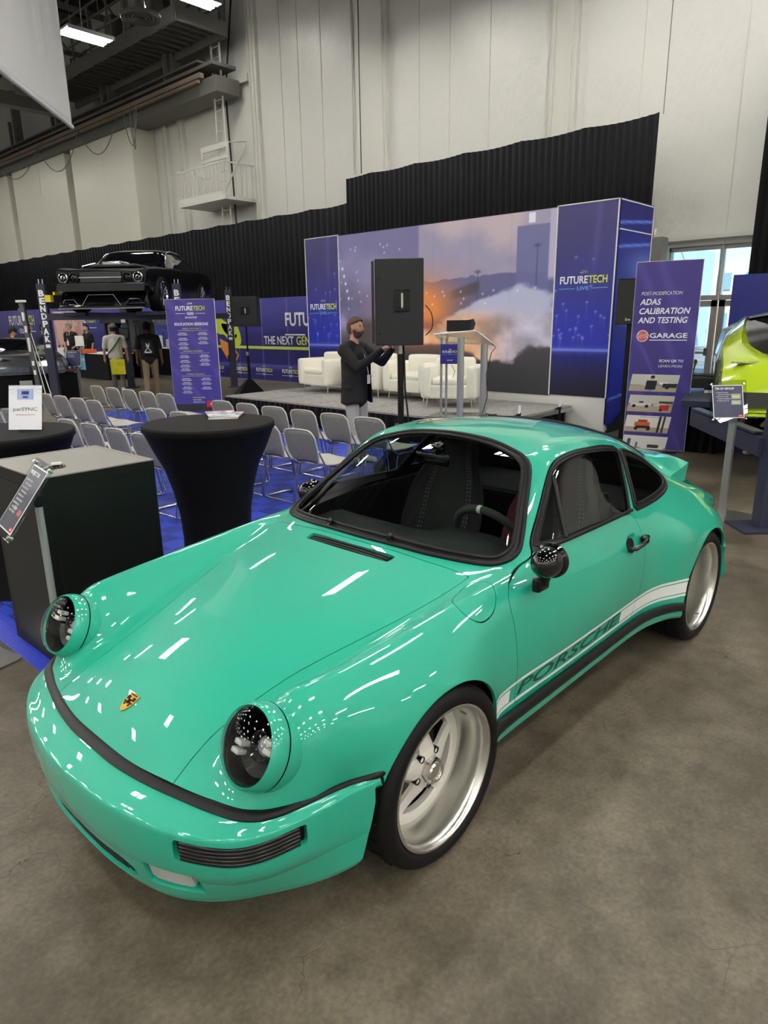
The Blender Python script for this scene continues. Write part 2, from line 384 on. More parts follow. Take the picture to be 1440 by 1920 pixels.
for x, y in spots:
    o = lf if not used_l else copy_tree(lf); used_l = True
    o.location = (x, y, {(4.6, 19.4): 9.4, (11.3, 16.6): 10.35}.get((x, y), 9.05))
    l = VIS.get((x, y), 'fluorescent ceiling fixture of the hall outside the view' if (x, y) != (11.3, 16.6) else 'lit fluorescent fixture above the right end of the catwalk')
    tag(o, l, 'light', 'fluorescent ceiling fixtures')
mb = MB(); 
for r in (.09, .18, .27, .36, .42): mb.lathe([(r, 0), (r+.03, -.04), (r+.055, -.015), (r+.04, .015)], 36, Matrix.Translation((8.6, 15.1, 8.85)))
mb.lathe([(.47, .04), (.475, 0), (.1, .12)], 36, Matrix.Translation((8.6, 15.1, 8.85)))
mb.lathe([(.12, .10), (.12, 4.6)], 20, Matrix.Translation((8.6, 15.1, 8.85)))
o = mb.build('air_diffuser', STEELD, smooth=50); tag(o, 'round grey air diffuser of concentric rings at top left', 'air diffuser')
o = MB().tube([(8.2, 17.2, 13), (8.25, 17.3, 11), (8.3, 17.5, 9.15)], .012, 5).build('lamp_cord', MATS['grey_wire']); tag(o, 'grey power cord running up from the lit twin fluorescent fixture', 'cable')
o = MB().lathe([(.0, .16), (.07, .12), (.11, 0), (.09, -.02), (0, -.02)], 16, Matrix.Translation((9.9, 17.2, 9.9)) @ Matrix.Rotation(.7, 4, 'X')).build('spotlight', TUBEM, smooth=40); h_ = MB().tube([(9.9, 17.2, 10.0), (9.9, 17.2, 13.45)], .012, 5).build('hanging_rod', STEELD, o); tag(o, 'small lit spotlight left of the round air diffuser', 'light')
# slanting dark strut at the top
# hanging white banner, top-left corner
BANM = mat('white_banner_cloth', (212, 212, 212), rough=.75)
V = []; d = Vector((math.cos(math.radians(47.7)), math.sin(math.radians(47.7)), 0)); c0 = Vector((6.05, 14.0, 0)); nn = Vector((d.y, -d.x, 0))
nx, nz = 60, 30
for i in range(nx+1):
    s = -5.0*i/nx
    for j in range(nz+1):
        z = 5.84+5.5*j/nz; V.append(c0+d*s+nn*(.03*math.sin(s*9)*(j/nz)+.012*math.sin(s*23+j*.3)*(j/nz))+Vector((0, 0, z)))
F = [(i*(nz+1)+j, (i+1)*(nz+1)+j, (i+1)*(nz+1)+j+1, i*(nz+1)+j+1) for i in range(nx) for j in range(nz)]
bn = empty('hanging_banner', (6.05, 14.0, 5.84), 0, 'blank white cloth banner hanging from the roof at the top left corner', 'banner')
o = MB().add(V, F).build('cloth', BANM, smooth=60); sm = o.modifiers.new('s', 'SOLIDIFY'); sm.thickness = .004; o.parent = bn; o.matrix_parent_inverse = Matrix.Translation((-6.05, -14.0, -5.84))
o = MB().tube([c0+Vector((0, 0, 5.86)), c0-d*5+Vector((0, 0, 5.86))], .045, 10).build('hem_pole', BANM, smooth=60); o.parent = bn; o.matrix_parent_inverse = Matrix.Translation((-6.05, -14.0, -5.84))
# ------------------------------------------------------------------ curtains
CURT = mat('black_velvet', (5, 5, 7), rough=.8, spec=.25)
bsdf(CURT).inputs['Sheen Weight'].default_value = .12; bsdf(CURT).inputs['Sheen Roughness'].default_value = .4; bsdf(CURT).inputs['Sheen Tint'].default_value = (.5, .55, .7, 1)
def curtain(name, p0, p1, z0, z1, label, step=.022, amp=.035, wl=.16, seed=1, sag=.04, m=None, cat='curtain'):
    p0 = Vector((*p0, 0)); p1 = Vector((*p1, 0)); L_ = (p1-p0).length; d = (p1-p0).normalized(); nrm = Vector((-d.y, d.x, 0)); n = int(L_/step); V = []; rs = random.Random(seed)
    zs = [z0, z0+(z1-z0)*.3, z0+(z1-z0)*.7, z1]
    ph = 0
    for i in range(n+1):
        s = L_*i/n; ph += step/wl*2*math.pi*(.75+.5*rs.random()); a = amp*math.sin(ph)
        tz = -sag*abs(math.sin(s*math.pi/1.52))
        for j, z in enumerate(zs):
            k = (1, 1, .8, .35)[j]; V.append(p0+d*s+nrm*(a*k)+Vector((0, 0, z+(tz if j == 3 else 0))))
    F = [(i*4+j, (i+1)*4+j, (i+1)*4+j+1, i*4+j+1) for i in range(n) for j in range(3)]
    o = MB().add(V, F).build(name, m or CURT, smooth=80); md = o.modifiers.new('s', 'SOLIDIFY'); md.thickness = .006
    tag(o, label, cat); return o
curtain('black_curtain', (12.78, 12.45), (12.78, 42), 0, 4.86, 'long low black pleated curtain running left behind the lifted car', step=.04, wl=.24)
curtain('black_curtain', (12.78, 3.95), (12.78, 12.45), 0, 5.5, 'tall black curtain rising behind the stage backdrop', seed=3)
curtain('black_curtain', (12.6, -6.0), (12.6, 1.98), 0, 6.5, 'black curtain at the right edge beside the glazed doors', seed=5)
# ------------------------------------------------------------------ glazed doors and window wall at right
FR = mat('grey_door_frame', (168, 166, 160), rough=.45)
OG = glass_mat('window_glass', (225, 240, 245))
mb = MB()
for y in (4.0, 3.97): pass
mb.box((14.1, 2.0, 3.12), (.12, 4.1, .10)); mb.box((14.1, 4.0, 1.6), (.12, .08, 3.2)); mb.box((14.1, .04, 1.6), (.12, .08, 3.2)); mb.box((14.1, 2.0, 2.12), (.12, 4.0, .10)); mb.box((14.1, 2.93, 2.6), (.10, .06, 1.0)); mb.box((14.1, 1.2, 2.6), (.10, .06, 1.0)); mb.box((14.1, 3.93, 1.06), (.1, .06, 2.1))
w1 = struct('window_1', mb, FR)
g = MB().box((14.12, 2.0, 2.62), (.012, 3.9, .95)).build('pane', OG, w1)
for k, (y0, y1) in enumerate(((2.93, 3.9), (1.96, 2.9))):
    yc, wd = (y0+y1)/2, y1-y0; mb = MB()
    mb.box((14.1, y0+.06, 1.04), (.06, .12, 2.06)); mb.box((14.1, y1-.06, 1.04), (.06, .12, 2.06)); mb.box((14.1, yc, 2.0), (.06, wd, .12)); mb.box((14.1, yc, .12), (.06, wd, .22)); mb.box((14.03, yc, 1.0), (.05, wd-.15, .05))
    d_ = struct('door_%d' % (k+1), mb, FR)
    MB().box((14.1, yc, 1.06), (.012, wd-.22, 1.80)).build('pane', OG, d_)
    MB().box((14.02, yc+(-.36 if k == 0 else .36), 1.02), (.06, .05, .16), b=.01).build('latch', STEELD, d_)
mb = MB().box((13.9, 3.0, 3.30), (.12, 2.2, .07)); trim(mb, WSTEEL)
# ------------------------------------------------------------------ outside
struct('ground_outside', MB().box((45, 11, -.10), (60, 80, .1)), mat('pale_paving', (205, 203, 198), rough=.8))
BW = mat('white_building_wall', (232, 230, 226), rough=.8); BG = mat('building_window', (120, 140, 160), rough=.2); BB = mat('blue_grey_wall', (150, 160, 185), rough=.8)
def building(loc, dims, n, rows_, m, label):
    t = empty('building', loc, 0, label, 'building')
    MB().box((0, 0, dims[2]/2), dims).build('walls', m, t)
    for i in range(n):
        for j in range(rows_):
            MB().box((-dims[0]/2-.03, -dims[1]/2+(i+.5)*dims[1]/n, (j+.6)*dims[2]/rows_), (.08, dims[1]/n*.5, dims[2]/rows_*.42)).build('window', BG, t)
building((72, 32, 0), (8, 7, 23), 6, 8, BW, 'tall white tower seen through the glass above the doors')
building((48, 10.5, 0), (8, 14, 4.6), 9, 2, BW, 'low white building seen through the glass beyond the doors')
building((40.5, 13.4, 0), (3, 2.6, 5.2), 2, 2, BB, 'small blue-grey block in front of the low white building')
LEAF = mat('palm_leaf', (86, 104, 62), rough=.7); BARK = mat('palm_bark', (140, 120, 98), rough=.9)
def palm(x, y, h, label):
    t = empty('palm_tree', (x, y, 0), 0, label, 'palm tree')
    MB().tube([(0, 0, 0), (.1, 0, h*.5), (0, .05, h)], [.22, .16, .13], 8).build('trunk', BARK, t, smooth=60)
    mb = MB(); rs = random.Random(int(x*7+y))
    for k in range(26):
        a = rs.random()*6.28; e = rs.uniform(-.5, 1.1); L_ = rs.uniform(1.0, 1.5); pts = []
        for j in range(5):
            u = j/4; pts.append((math.cos(a)*L_*u, math.sin(a)*L_*u, h+L_*u*e-1.0*u*u))
        for j in range(4):
            p, q = Vector(pts[j]), Vector(pts[j+1]); sd = Vector((-math.sin(a), math.cos(a), 0))*.16*(1-j/5)
            mb.add([p+sd, q+sd*.7, q-sd*.7, p-sd], [(0, 1, 2, 3)])
    mb.build('fronds', LEAF, t)
palm(36, 9.8, 6.6, 'palm tree seen through the upper glass just right of the mullion'); palm(39, 8.0, 6.2, 'smaller palm tree right beside the taller palm outside'); palm(36, 12.8, 6.0, 'distant palm tree left of the window mullion')
# ------------------------------------------------------------------ blue tile flooring
TILE = mat('blue_plastic_tile', (44, 66, 190), rough=.4)
tc = node(TILE, 'ShaderNodeTexCoord')
ck = node(TILE, 'ShaderNodeTexChecker'); ck.inputs['Scale'].default_value = 1/.19; link(TILE, tc.outputs['Object'], ck.inputs[0])
def stripes(rot, sc):
    mp = node(TILE, 'ShaderNodeMapping'); mp.inputs['Rotation'].default_value = (0, 0, rot); link(TILE, tc.outputs['Object'], mp.inputs[0])
    w = node(TILE, 'ShaderNodeTexWave', wave_type='BANDS', bands_direction='X'); w.inputs['Scale'].default_value = sc; link(TILE, mp.outputs[0], w.inputs[0]); return w
wA = stripes(0, 17); wB = stripes(math.pi/2, 17)
ra = node(TILE, 'ShaderNodeValToRGB'); ra.color_ramp.elements[0].position = .42; ra.color_ramp.elements[1].position = .52; ra.color_ramp.elements[0].color = srgb((10, 14, 48)); ra.color_ramp.elements[1].color = srgb((52, 76, 196)); link(TILE, wA.outputs[1], ra.inputs[0])
rb_ = node(TILE, 'ShaderNodeValToRGB'); rb_.color_ramp.elements[0].position = .15; rb_.color_ramp.elements[1].position = .4; rb_.color_ramp.elements[0].color = srgb((44, 62, 176)); rb_.color_ramp.elements[1].color = srgb((58, 84, 208)); link(TILE, wB.outputs[1], rb_.inputs[0])
mt = node(TILE, 'ShaderNodeMix', data_type='RGBA'); link(TILE, ck.outputs[1], mt.inputs[0]); link(TILE, ra.outputs[0], mt.inputs[6]); link(TILE, rb_.outputs[0], mt.inputs[7])
link(TILE, mt.outputs[2], bsdf(TILE).inputs['Base Color'])
mb = MB(); mb.prism([(-.25, 1.3), (6.15, 1.3), (6.15, 9.4), (6.95, 9.4), (6.95, 11.9), (4.2, 11.9), (4.2, 8.5), (-.25, 8.5)], 0, .016); o = mb.build('tile_floor', TILE); tag(o, 'bright blue ribbed plastic tile flooring under the rows of chairs', 'tile floor')
EDGE = mat('blue_edge_ramp', (40, 62, 196), rough=.4)
mb = MB(); mb.prism([(-.40, 0), (-.25, 0), (-.25, .017)], 1.3, 8.5, Matrix(((1, 0, 0, 0), (0, 0, 1, 0), (0, 1, 0, 0), (0, 0, 0, 1))))
for k in range(8): mb.box((-.385+.018*k, 4.9, .004+.0019*k), (.004, 7.2, .003))
mb.build('edge_ramp', EDGE, o)
# ------------------------------------------------------------------ the green sports car
def pchip(xs, ys, x):
    xs = np.asarray(xs, float); ys = np.asarray(ys, float); h = np.diff(xs); d = np.diff(ys)/h
    m = np.zeros_like(xs)
    for i in range(1, len(xs)-1):
        if d[i-1]*d[i] > 0:
            w1 = 2*h[i]+h[i-1]; w2 = h[i]+2*h[i-1]; m[i] = (w1+w2)/(w1/d[i-1]+w2/d[i])
    m[0] = d[0]; m[-1] = d[-1]
    x = np.clip(x, xs[0], xs[-1]); i = np.clip(np.searchsorted(xs, x)-1, 0, len(xs)-2)
    t = (x-xs[i])/h[i]; t2 = t*t; t3 = t2*t
    return (2*t3-3*t2+1)*ys[i]+(t3-2*t2+t)*h[i]*m[i]+(-2*t3+3*t2)*ys[i+1]+(t3-t2)*h[i]*m[i+1]
# longitudinal feature curves of the half body: (x, y, z)
CV = [
 [(-.775,0,.497),(-.74,0,.540),(-.685,0,.571),(-.6,0,.608),(-.45,0,.660),(-.3,0,.706),(-.1,0,.758),(.1,0,.803),(.3,0,.846),(.38,0,.864),(.43,0,.880),(.5,0,.925),(.7,0,1.055),(.85,0,1.147),(1.0,0,1.222),(1.08,0,1.247),(1.2,0,1.264),(1.4,0,1.272),(1.6,0,1.262),(1.8,0,1.235),(2.0,0,1.182),(2.3,0,1.075),(2.6,0,.95),(2.8,0,.86),(3.0,0,.765),(3.15,0,.68),(3.27,0,.58),(3.33,0,.45)],
 [(-.77,.2,.497),(-.735,.2,.536),(-.685,.2,.566),(-.6,.2,.602),(-.45,.2,.655),(-.3,.2,.70),(-.1,.21,.752),(.1,.22,.798),(.3,.23,.841),(.38,.24,.858),(.43,.25,.870),(.5,.25,.914),(.7,.24,1.043),(.85,.24,1.134),(1.0,.24,1.208),(1.1,.24,1.240),(1.2,.25,1.252),(1.4,.25,1.260),(1.6,.25,1.25),(1.8,.24,1.222),(2.0,.23,1.17),(2.3,.22,1.064),(2.6,.22,.938),(2.8,.22,.85),(3.0,.22,.755),(3.15,.22,.67),(3.26,.22,.57),(3.32,.22,.45)],
 [(-.742,.375,.500),(-.70,.375,.532),(-.6,.37,.575),(-.45,.375,.628),(-.3,.39,.672),(-.1,.43,.722),(.1,.46,.770),(.3,.46,.815),(.38,.46,.836),(.45,.46,.856),(.5,.45,.880),(.58,.44,.935),(.7,.43,1.003),(.85,.42,1.094),(1.0,.40,1.176),(1.1,.38,1.218),(1.2,.38,1.236),(1.4,.38,1.244),(1.6,.38,1.232),(1.8,.37,1.202),(2.0,.36,1.148),(2.3,.34,1.042),(2.6,.36,.918),(2.8,.38,.832),(3.0,.40,.74),(3.15,.40,.65),(3.25,.40,.55),(3.30,.40,.45)],
 [(-.722,.46,.498),(-.66,.455,.532),(-.58,.45,.575),(-.45,.455,.628),(-.3,.48,.664),(-.1,.52,.710),(.1,.555,.758),(.3,.58,.802),(.42,.595,.828),(.5,.60,.842),(.58,.60,.868),(.7,.575,.945),(.85,.54,1.045),(1.0,.50,1.150),(1.1,.475,1.208),(1.2,.475,1.224),(1.4,.48,1.232),(1.6,.475,1.217),(1.8,.465,1.182),(2.0,.455,1.125),(2.3,.455,1.005),(2.6,.49,.875),(2.8,.51,.80),(3.0,.52,.71),(3.15,.51,.62),(3.23,.50,.53),(3.27,.50,.43)],
 [(-.70,.53,.496),(-.64,.515,.54),(-.585,.505,.60),(-.545,.500,.668),(-.48,.513,.700),(-.3,.555,.728),(-.1,.585,.758),(.1,.61,.790),(.3,.635,.820),(.45,.655,.838),(.55,.665,.846),(.63,.665,.862),(.7,.648,.90),(.85,.600,1.015),(1.0,.556,1.130),(1.08,.545,1.172),(1.2,.548,1.190),(1.4,.555,1.196),(1.6,.553,1.176),(1.8,.552,1.132),(2.0,.548,1.068),(2.3,.57,.93),(2.6,.62,.815),(2.8,.635,.745),(3.0,.62,.665),(3.12,.59,.59),(3.19,.57,.51),(3.22,.56,.42)],
 [(-.665,.625,.494),(-.62,.62,.57),(-.58,.615,.66),(-.545,.603,.752),(-.48,.612,.770),(-.3,.64,.784),(-.1,.655,.798),(.1,.668,.814),(.3,.682,.828),(.45,.695,.834),(.55,.702,.838),(.65,.705,.850),(.72,.700,.885),(.85,.672,.955),(1.0,.648,1.02),(1.15,.640,1.045),(1.4,.642,1.05),(1.6,.642,1.035),(1.8,.645,1.005),(2.0,.652,.965),(2.2,.672,.90),(2.4,.695,.835),(2.6,.715,.775),(2.8,.71,.705),(3.0,.67,.63),(3.1,.64,.57),(3.15,.62,.5),(3.17,.61,.42)],
 [(-.60,.69,.490),(-.57,.70,.56),(-.55,.71,.63),(-.52,.718,.690),(-.46,.726,.708),(-.3,.737,.720),(-.1,.75,.737),(.1,.755,.752),(.3,.752,.765),(.45,.75,.775),(.6,.752,.80),(.72,.745,.845),(.85,.732,.880),(1.0,.728,.892),(1.2,.728,.893),(1.4,.73,.888),(1.6,.733,.880),(1.8,.737,.868),(2.0,.745,.850),(2.2,.765,.805),(2.4,.785,.76),(2.6,.765,.71),(2.77,.725,.655),(2.90,.68,.605),(2.98,.65,.55),(3.02,.635,.49),(3.04,.625,.42)],
 [(-.53,.725,.486),(-.52,.735,.53),(-.50,.745,.56),(-.45,.757,.58),(-.33,.785,.61),(-.15,.805,.655),(0,.81,.675),(.15,.805,.66),(.3,.782,.66),(.45,.778,.685),(.7,.783,.72),(1.0,.788,.74),(1.4,.792,.74),(1.6,.795,.735),(1.72,.802,.73),(1.85,.836,.725),(2.0,.856,.722),(2.3,.857,.712),(2.5,.838,.682),(2.65,.80,.635),(2.79,.75,.585),(2.90,.705,.52),(2.95,.685,.46),(2.97,.675,.40)],
 [(-.48,.733,.47),(-.45,.74,.49),(-.40,.755,.50),(-.33,.79,.515),(-.2,.818,.55),(0,.826,.57),(.2,.816,.545),(.29,.795,.51),(.38,.787,.51),(.5,.79,.54),(.8,.802,.57),(1.2,.81,.58),(1.5,.81,.58),(1.63,.812,.585),(1.75,.826,.60),(1.87,.866,.625),(2.0,.886,.638),(2.3,.889,.635),(2.5,.875,.60),(2.65,.84,.545),(2.77,.79,.48),(2.86,.75,.43),(2.90,.725,.38)],
 [(-.45,.735,.42),(-.42,.74,.43),(-.33,.79,.43),(-.2,.815,.44),(0,.828,.45),(.2,.815,.42),(.27,.79,.40),(.35,.775,.40),(.5,.778,.415),(.8,.79,.42),(1.2,.795,.42),(1.5,.797,.42),(1.63,.803,.42),(1.76,.828,.43),(1.89,.868,.45),(2.05,.89,.48),(2.3,.892,.48),(2.5,.877,.45),(2.66,.838,.40),(2.78,.79,.36),(2.85,.76,.33),(2.88,.74,.30)],
 [(-.45,.72,.28),(-.33,.78,.28),(0,.82,.28),(.2,.80,.27),(.3,.765,.265),(.5,.76,.265),(1.2,.768,.265),(1.55,.77,.265),(1.7,.79,.265),(1.9,.86,.265),(2.3,.885,.28),(2.6,.86,.27),(2.9,.76,.24),(2.94,.74,.22)],
 [(-.45,.60,.20),(0,.60,.20),(.5,.62,.20),(1.5,.62,.20),(2.3,.60,.20),(2.9,.60,.18)],
]
SX = np.unique(np.concatenate([np.linspace(0, .10, 12), np.linspace(.1, 1, 190)]))   # station parameter 0..1
NK = len(CV); SUB = 9
def eval_body():
    X0 = -.775; X1 = 3.33
    net = np.zeros((len(SX), NK, 3))
    for k, c in enumerate(CV):
        a = np.array(c); x0, x1 = a[0, 0], a[-1, 0]
        Xn = X0+(X1-X0)*SX                     # nominal station
        f = smoothstep(-.775, -.30, Xn); g = smoothstep(2.5, 3.33, Xn)
        # blend start and end so every curve begins on its own nose point
        lo = x0+(Xn-X0)*(-.30-x0)/(-.30-X0); hi = 2.5+(Xn-2.5)*(x1-2.5)/(X1-2.5)
        x = np.where(Xn < -.30, lo, np.where(Xn > 2.5, hi, Xn))
        net[:, k, 0] = x
        net[:, k, 1] = pchip(a[:, 0], a[:, 1], x); net[:, k, 2] = pchip(a[:, 0], a[:, 2], x)
    # gentle smoothing along the length (keeps ends)
    for it in range(5):
        n2 = net.copy(); n2[1:-1] = net[1:-1]*.5+(net[:-2]+net[2:])*.25; net = n2
    # Catmull-Rom across the section, mirrored ghost point at the centreline
    gh = net[:, 1:2].copy(); gh[:, :, 1] *= -1
    P = np.concatenate([gh, net, 2*net[:, -1:]-net[:, -2:-1]], 1)
    rows = []
    for k in range(NK-1):
        p0, p1, p2, p3 = P[:, k], P[:, k+1], P[:, k+2], P[:, k+3]
        d0 = np.linalg.norm(p1-p0, axis=1)**.5+1e-6; d1 = np.linalg.norm(p2-p1, axis=1)**.5+1e-6; d2 = np.linalg.norm(p3-p2, axis=1)**.5+1e-6
        d0 = d0[:, None]; d1 = d1[:, None]; d2 = d2[:, None]
        m1 = (p1-p0)/d0-(p2-p0)/(d0+d1)+(p2-p1)/d1; m2 = (p2-p1)/d1-(p3-p1)/(d1+d2)+(p3-p2)/d2
        m1 = m1*d1; m2 = m2*d1
        for j in range(SUB):
            t = j/SUB; t2 = t*t; t3 = t2*t
            rows.append((2*t3-3*t2+1)*p1+(t3-2*t2+t)*m1+(-2*t3+3*t2)*p2+(t3-t2)*m2)
    rows.append(P[:, -2])
    G = np.stack(rows, 1)
    for it in range(3):
        n2 = G.copy(); n2[:, 1:-1] = G[:, 1:-1]*.5+(G[:, :-2]+G[:, 2:])*.25; n2[:, 0, 1] = 0; G = n2
    # wheel-arch flare: roll the lip outward near the openings
    for cx, r, amt, yb in ((0, .33, .006, .80), (2.272, .335, .006, .84)):
        d = np.hypot(G[..., 0]-cx, G[..., 2]-.315)
        w = np.exp(-((d-r-.004)/.022)**2)*smoothstep(.70, .76, G[..., 1])*smoothstep(.22, .3, G[..., 2])
        G[..., 1] += amt*w
    return G
G = eval_body()
GS, GK = G.shape[:2]
def grid_normals(G):
    du = np.gradient(G, axis=0); dv = np.gradient(G, axis=1)
    # symmetric normal on the centreline
    dv[:, 0] = (G[:, 1]-G[:, 0])*np.array([0, 1, 0]) if np.allclose(G[:, 0, 1], 0) else dv[:, 0]
    n = np.cross(du, dv); l = np.linalg.norm(n, axis=2, keepdims=True); n = n/np.maximum(l, 1e-9)
    for it in range(1):
        m = n.copy(); m[1:-1, 1:-1] = n[1:-1, 1:-1]*.5+.125*(n[:-2, 1:-1]+n[2:, 1:-1]+n[1:-1, :-2]+n[1:-1, 2:]); n = m/np.maximum(np.linalg.norm(m, axis=2, keepdims=True), 1e-9)
    return n
GN = grid_normals(G)
if GN[GS//2, 2, 2] < 0: GN = -GN
class Patch:
    def __init__(s, V, N, F, A=None): s.V, s.N, s.F = V, N, F; s.A = A if A is not None else np.zeros((len(V), 1))
    def clip(s, f):
        """split by sign of the per-vertex field f -> (positive, negative)"""
        f = np.where(np.abs(f) < 1e-7, 1e-7, f)
        V = list(s.V); N = list(s.N); A = list(s.A); cache = {}
        pos, neg = [], []
        sg = f > 0
        def cut(a, b):
            k = (a, b) if a < b else (b, a)
            if k not in cache:
                t = f[a]/(f[a]-f[b]); V.append(s.V[a]*(1-t)+s.V[b]*t)
                n = s.N[a]*(1-t)+s.N[b]*t; N.append(n/max(np.linalg.norm(n), 1e-9)); A.append(s.A[a]*(1-t)+s.A[b]*t)
                cache[k] = len(V)-1
            return cache[k]
        for fc in s.F:
            ss = [sg[i] for i in fc]
            if all(ss): pos.append(fc)
            elif not any(ss): neg.append(fc)
            else:
                a = []; b = []; n = len(fc)
                for i in range(n):
                    p, q = fc[i], fc[(i+1) % n]
                    (a if sg[p] else b).append(p)
                    if sg[p] != sg[q]:
                        c = cut(p, q); a.append(c); b.append(c)
                if len(a) > 2: pos.append(tuple(a))
                if len(b) > 2: neg.append(tuple(b))
        V = np.array(V); N = np.array(N); A = np.array(A)
        return Patch(V, N, pos, A).compact(), Patch(V, N, neg, A).compact()
    def compact(s):
        if not s.F: return Patch(np.zeros((0, 3)), np.zeros((0, 3)), [], np.zeros((0, s.A.shape[1])))
        u = np.unique(np.concatenate([np.array(f) for f in s.F])); m = -np.ones(len(s.V), int); m[u] = np.arange(len(u))
        return Patch(s.V[u], s.N[u], [tuple(m[i] for i in f) for f in s.F], s.A[u])
    def mirror(s):
        V = s.V.copy(); V[:, 1] *= -1; N = s.N.copy(); N[:, 1] *= -1
        return Patch(V, N, [tuple(reversed(f)) for f in s.F], s.A.copy())
    def join(s, o):
        n = len(s.V); V = np.concatenate([s.V, o.V]); N = np.concatenate([s.N, o.N]); A = np.concatenate([s.A, o.A])
        F = list(s.F)+[tuple(i+n for i in f) for f in o.F]
        # weld on the centre plane
        c = np.where(np.abs(V[:, 1]) < 1e-5)[0]; m = np.arange(len(V)); d = {}
        for i in c:
            k = (round(V[i, 0], 5), round(V[i, 2], 5)); m[i] = d.setdefault(k, i)
        F2 = []
        for f in F:
            g = [m[i] for i in f]; g = [g[i] for i in range(len(g)) if g[i] != g[i-1]]
            if len(g) > 2: F2.append(tuple(g))
        return Patch(V, N, F2, A).compact()
    def loops(s):
        e = {}
        for f in s.F:
            n = len(f)
            for i in range(n):
                a, b = f[i], f[(i+1) % n]
                if (b, a) in e: del e[(b, a)]
                else: e[(a, b)] = 1
        nx = {}
        for a, b in e: nx.setdefault(a, []).append(b)
        out = []
        while nx:
            a = next(iter(nx)); lp = [a]
            while True:
                l = nx.get(lp[-1])
                if not l: break
                b = l.pop()
                if not l: del nx[lp[-1]]
                if b == a: break
                lp.append(b)
            out.append(lp)
        return out
    def build(s, name, m, parent, thick=.012, off=0.0):
        V = s.V+s.N*off; F = list(s.F); N = s.N; n0 = len(V)
        if thick:
            VV = [V]; NN = [N]; cnt = n0
            for lp in s.loops():
                if len(lp) < 3: continue
                P = V[lp]; Q = P-s.N[lp]*thick
                t = np.roll(P, -1, 0)-np.roll(P, 1, 0); nn = np.cross(t, s.N[lp]); nn /= np.maximum(np.linalg.norm(nn, axis=1, keepdims=True), 1e-9)
                # small rounded edge: the rim normal leans from the surface normal outward
                VV += [P, Q]; NN += [nn, nn]; k = len(lp)
                for i in range(k):
                    j = (i+1) % k; F.append((cnt+j, cnt+i, cnt+k+i, cnt+k+j))
                cnt += 2*k
            V = np.concatenate(VV); N = np.concatenate(NN)
        return mesh_obj(name, V, F, m, parent, smooth=True, normals=N)
def sdf_poly(P, poly):
    """signed distance, positive inside; P (n,2)"""
    poly = np.asarray(poly, float); a = poly; b = np.roll(poly, -1, 0); d = np.full(len(P), 1e9); ins = np.zeros(len(P), bool)
    for i in range(len(a)):
        e = b[i]-a[i]; w = P-a[i]; t = np.clip((w@e)/max(e@e, 1e-12), 0, 1)
        d = np.minimum(d, np.hypot(w[:, 0]-t*e[0], w[:, 1]-t*e[1]))
        c = (a[i, 1] > P[:, 1]) != (b[i, 1] > P[:, 1])
        with np.errstate(divide='ignore', invalid='ignore'):
            xx = a[i, 0]+(P[:, 1]-a[i, 1])*e[0]/(e[1] if e[1] else 1e-12)
        ins ^= c & (P[:, 0] < xx)
    return np.where(ins, d, -d)
def cr_closed(pts, n=8, sharp=()):
    """closed Catmull-Rom through points"""
    P = np.array(pts, float); N = len(P); out = []
    for i in range(N):
        p0, p1, p2, p3 = P[i-1], P[i], P[(i+1) % N], P[(i+2) % N]
        if i in sharp: p0 = p1
        if (i+1) % N in sharp: p3 = p2
        for j in range(n):
            t = j/n
            out.append(.5*((2*p1)+(-p0+p2)*t+(2*p0-5*p1+4*p2-p3)*t*t+(-p0+3*p1-3*p2+p3)*t**3))
    return np.array(out)
def cr_open(pts, n=8):
    P = np.array(pts, float); P = np.concatenate([2*P[:1]-P[1:2], P, 2*P[-1:]-P[-2:-1]]); out = []
    for i in range(1, len(P)-2):
        p0, p1, p2, p3 = P[i-1:i+3]
        for j in range(n):
            t = j/n; out.append(.5*((2*p1)+(-p0+p2)*t+(2*p0-5*p1+4*p2-p3)*t*t+(-p0+3*p1-3*p2+p3)*t**3))
    out.append(P[-2]); return np.array(out)
# grid -> patch (half car, y >= 0)
idx = np.arange(GS*GK).reshape(GS, GK)
FQ = [(idx[i, j], idx[i+1, j], idx[i+1, j+1], idx[i, j+1]) for i in range(GS-1) for j in range(GK-1)]
kk = np.tile(np.arange(GK)/SUB, (GS, 1))
half = Patch(G.reshape(-1, 3), GN.reshape(-1, 3), FQ, kk.reshape(-1, 1))
a_, b_, c_, _ = FQ[len(FQ)//2]
if np.dot(np.cross(half.V[b_]-half.V[a_], half.V[c_]-half.V[a_]), half.N[a_]) < 0:
    half.F = [tuple(reversed(f)) for f in half.F]
# outlines --------------------------------------------------------------
WS = cr_closed([(1.085, 0), (1.078, .2), (1.058, .36), (1.035, .435), (.985, .492), (.85, .562), (.72, .625), (.665, .642), (.60, .632), (.545, .59), (.49, .49), (.455, .35), (.438, .18), (.43, 0), (.438, -.18), (.455, -.35), (.49, -.49), (.545, -.59), (.60, -.632), (.665, -.642), (.72, -.625), (.85, -.562), (.985, -.492), (1.035, -.435), (1.058, -.36), (1.078, -.2)], 6)
RW = cr_closed([(1.80, 0), (1.81, .25), (1.85, .38), (1.95, .42), (2.2, .425), (2.42, .41), (2.50, .34), (2.52, .2), (2.53, 0), (2.52, -.2), (2.50, -.34), (2.42, -.41), (2.2, -.425), (1.95, -.42), (1.85, -.38), (1.81, -.25)], 6)
DW = cr_closed([(.728, .905), (.752, .922), (.87, 1.008), (.99, 1.103), (1.06, 1.152), (1.15, 1.177), (1.3, 1.186), (1.5, 1.172), (1.655, 1.148), (1.68, 1.13), (1.625, 1.05), (1.56, .96), (1.51, .888), (1.49, .884), (1.2, .898), (.9, .905)], 5, sharp=(0, 8, 9, 12, 13))
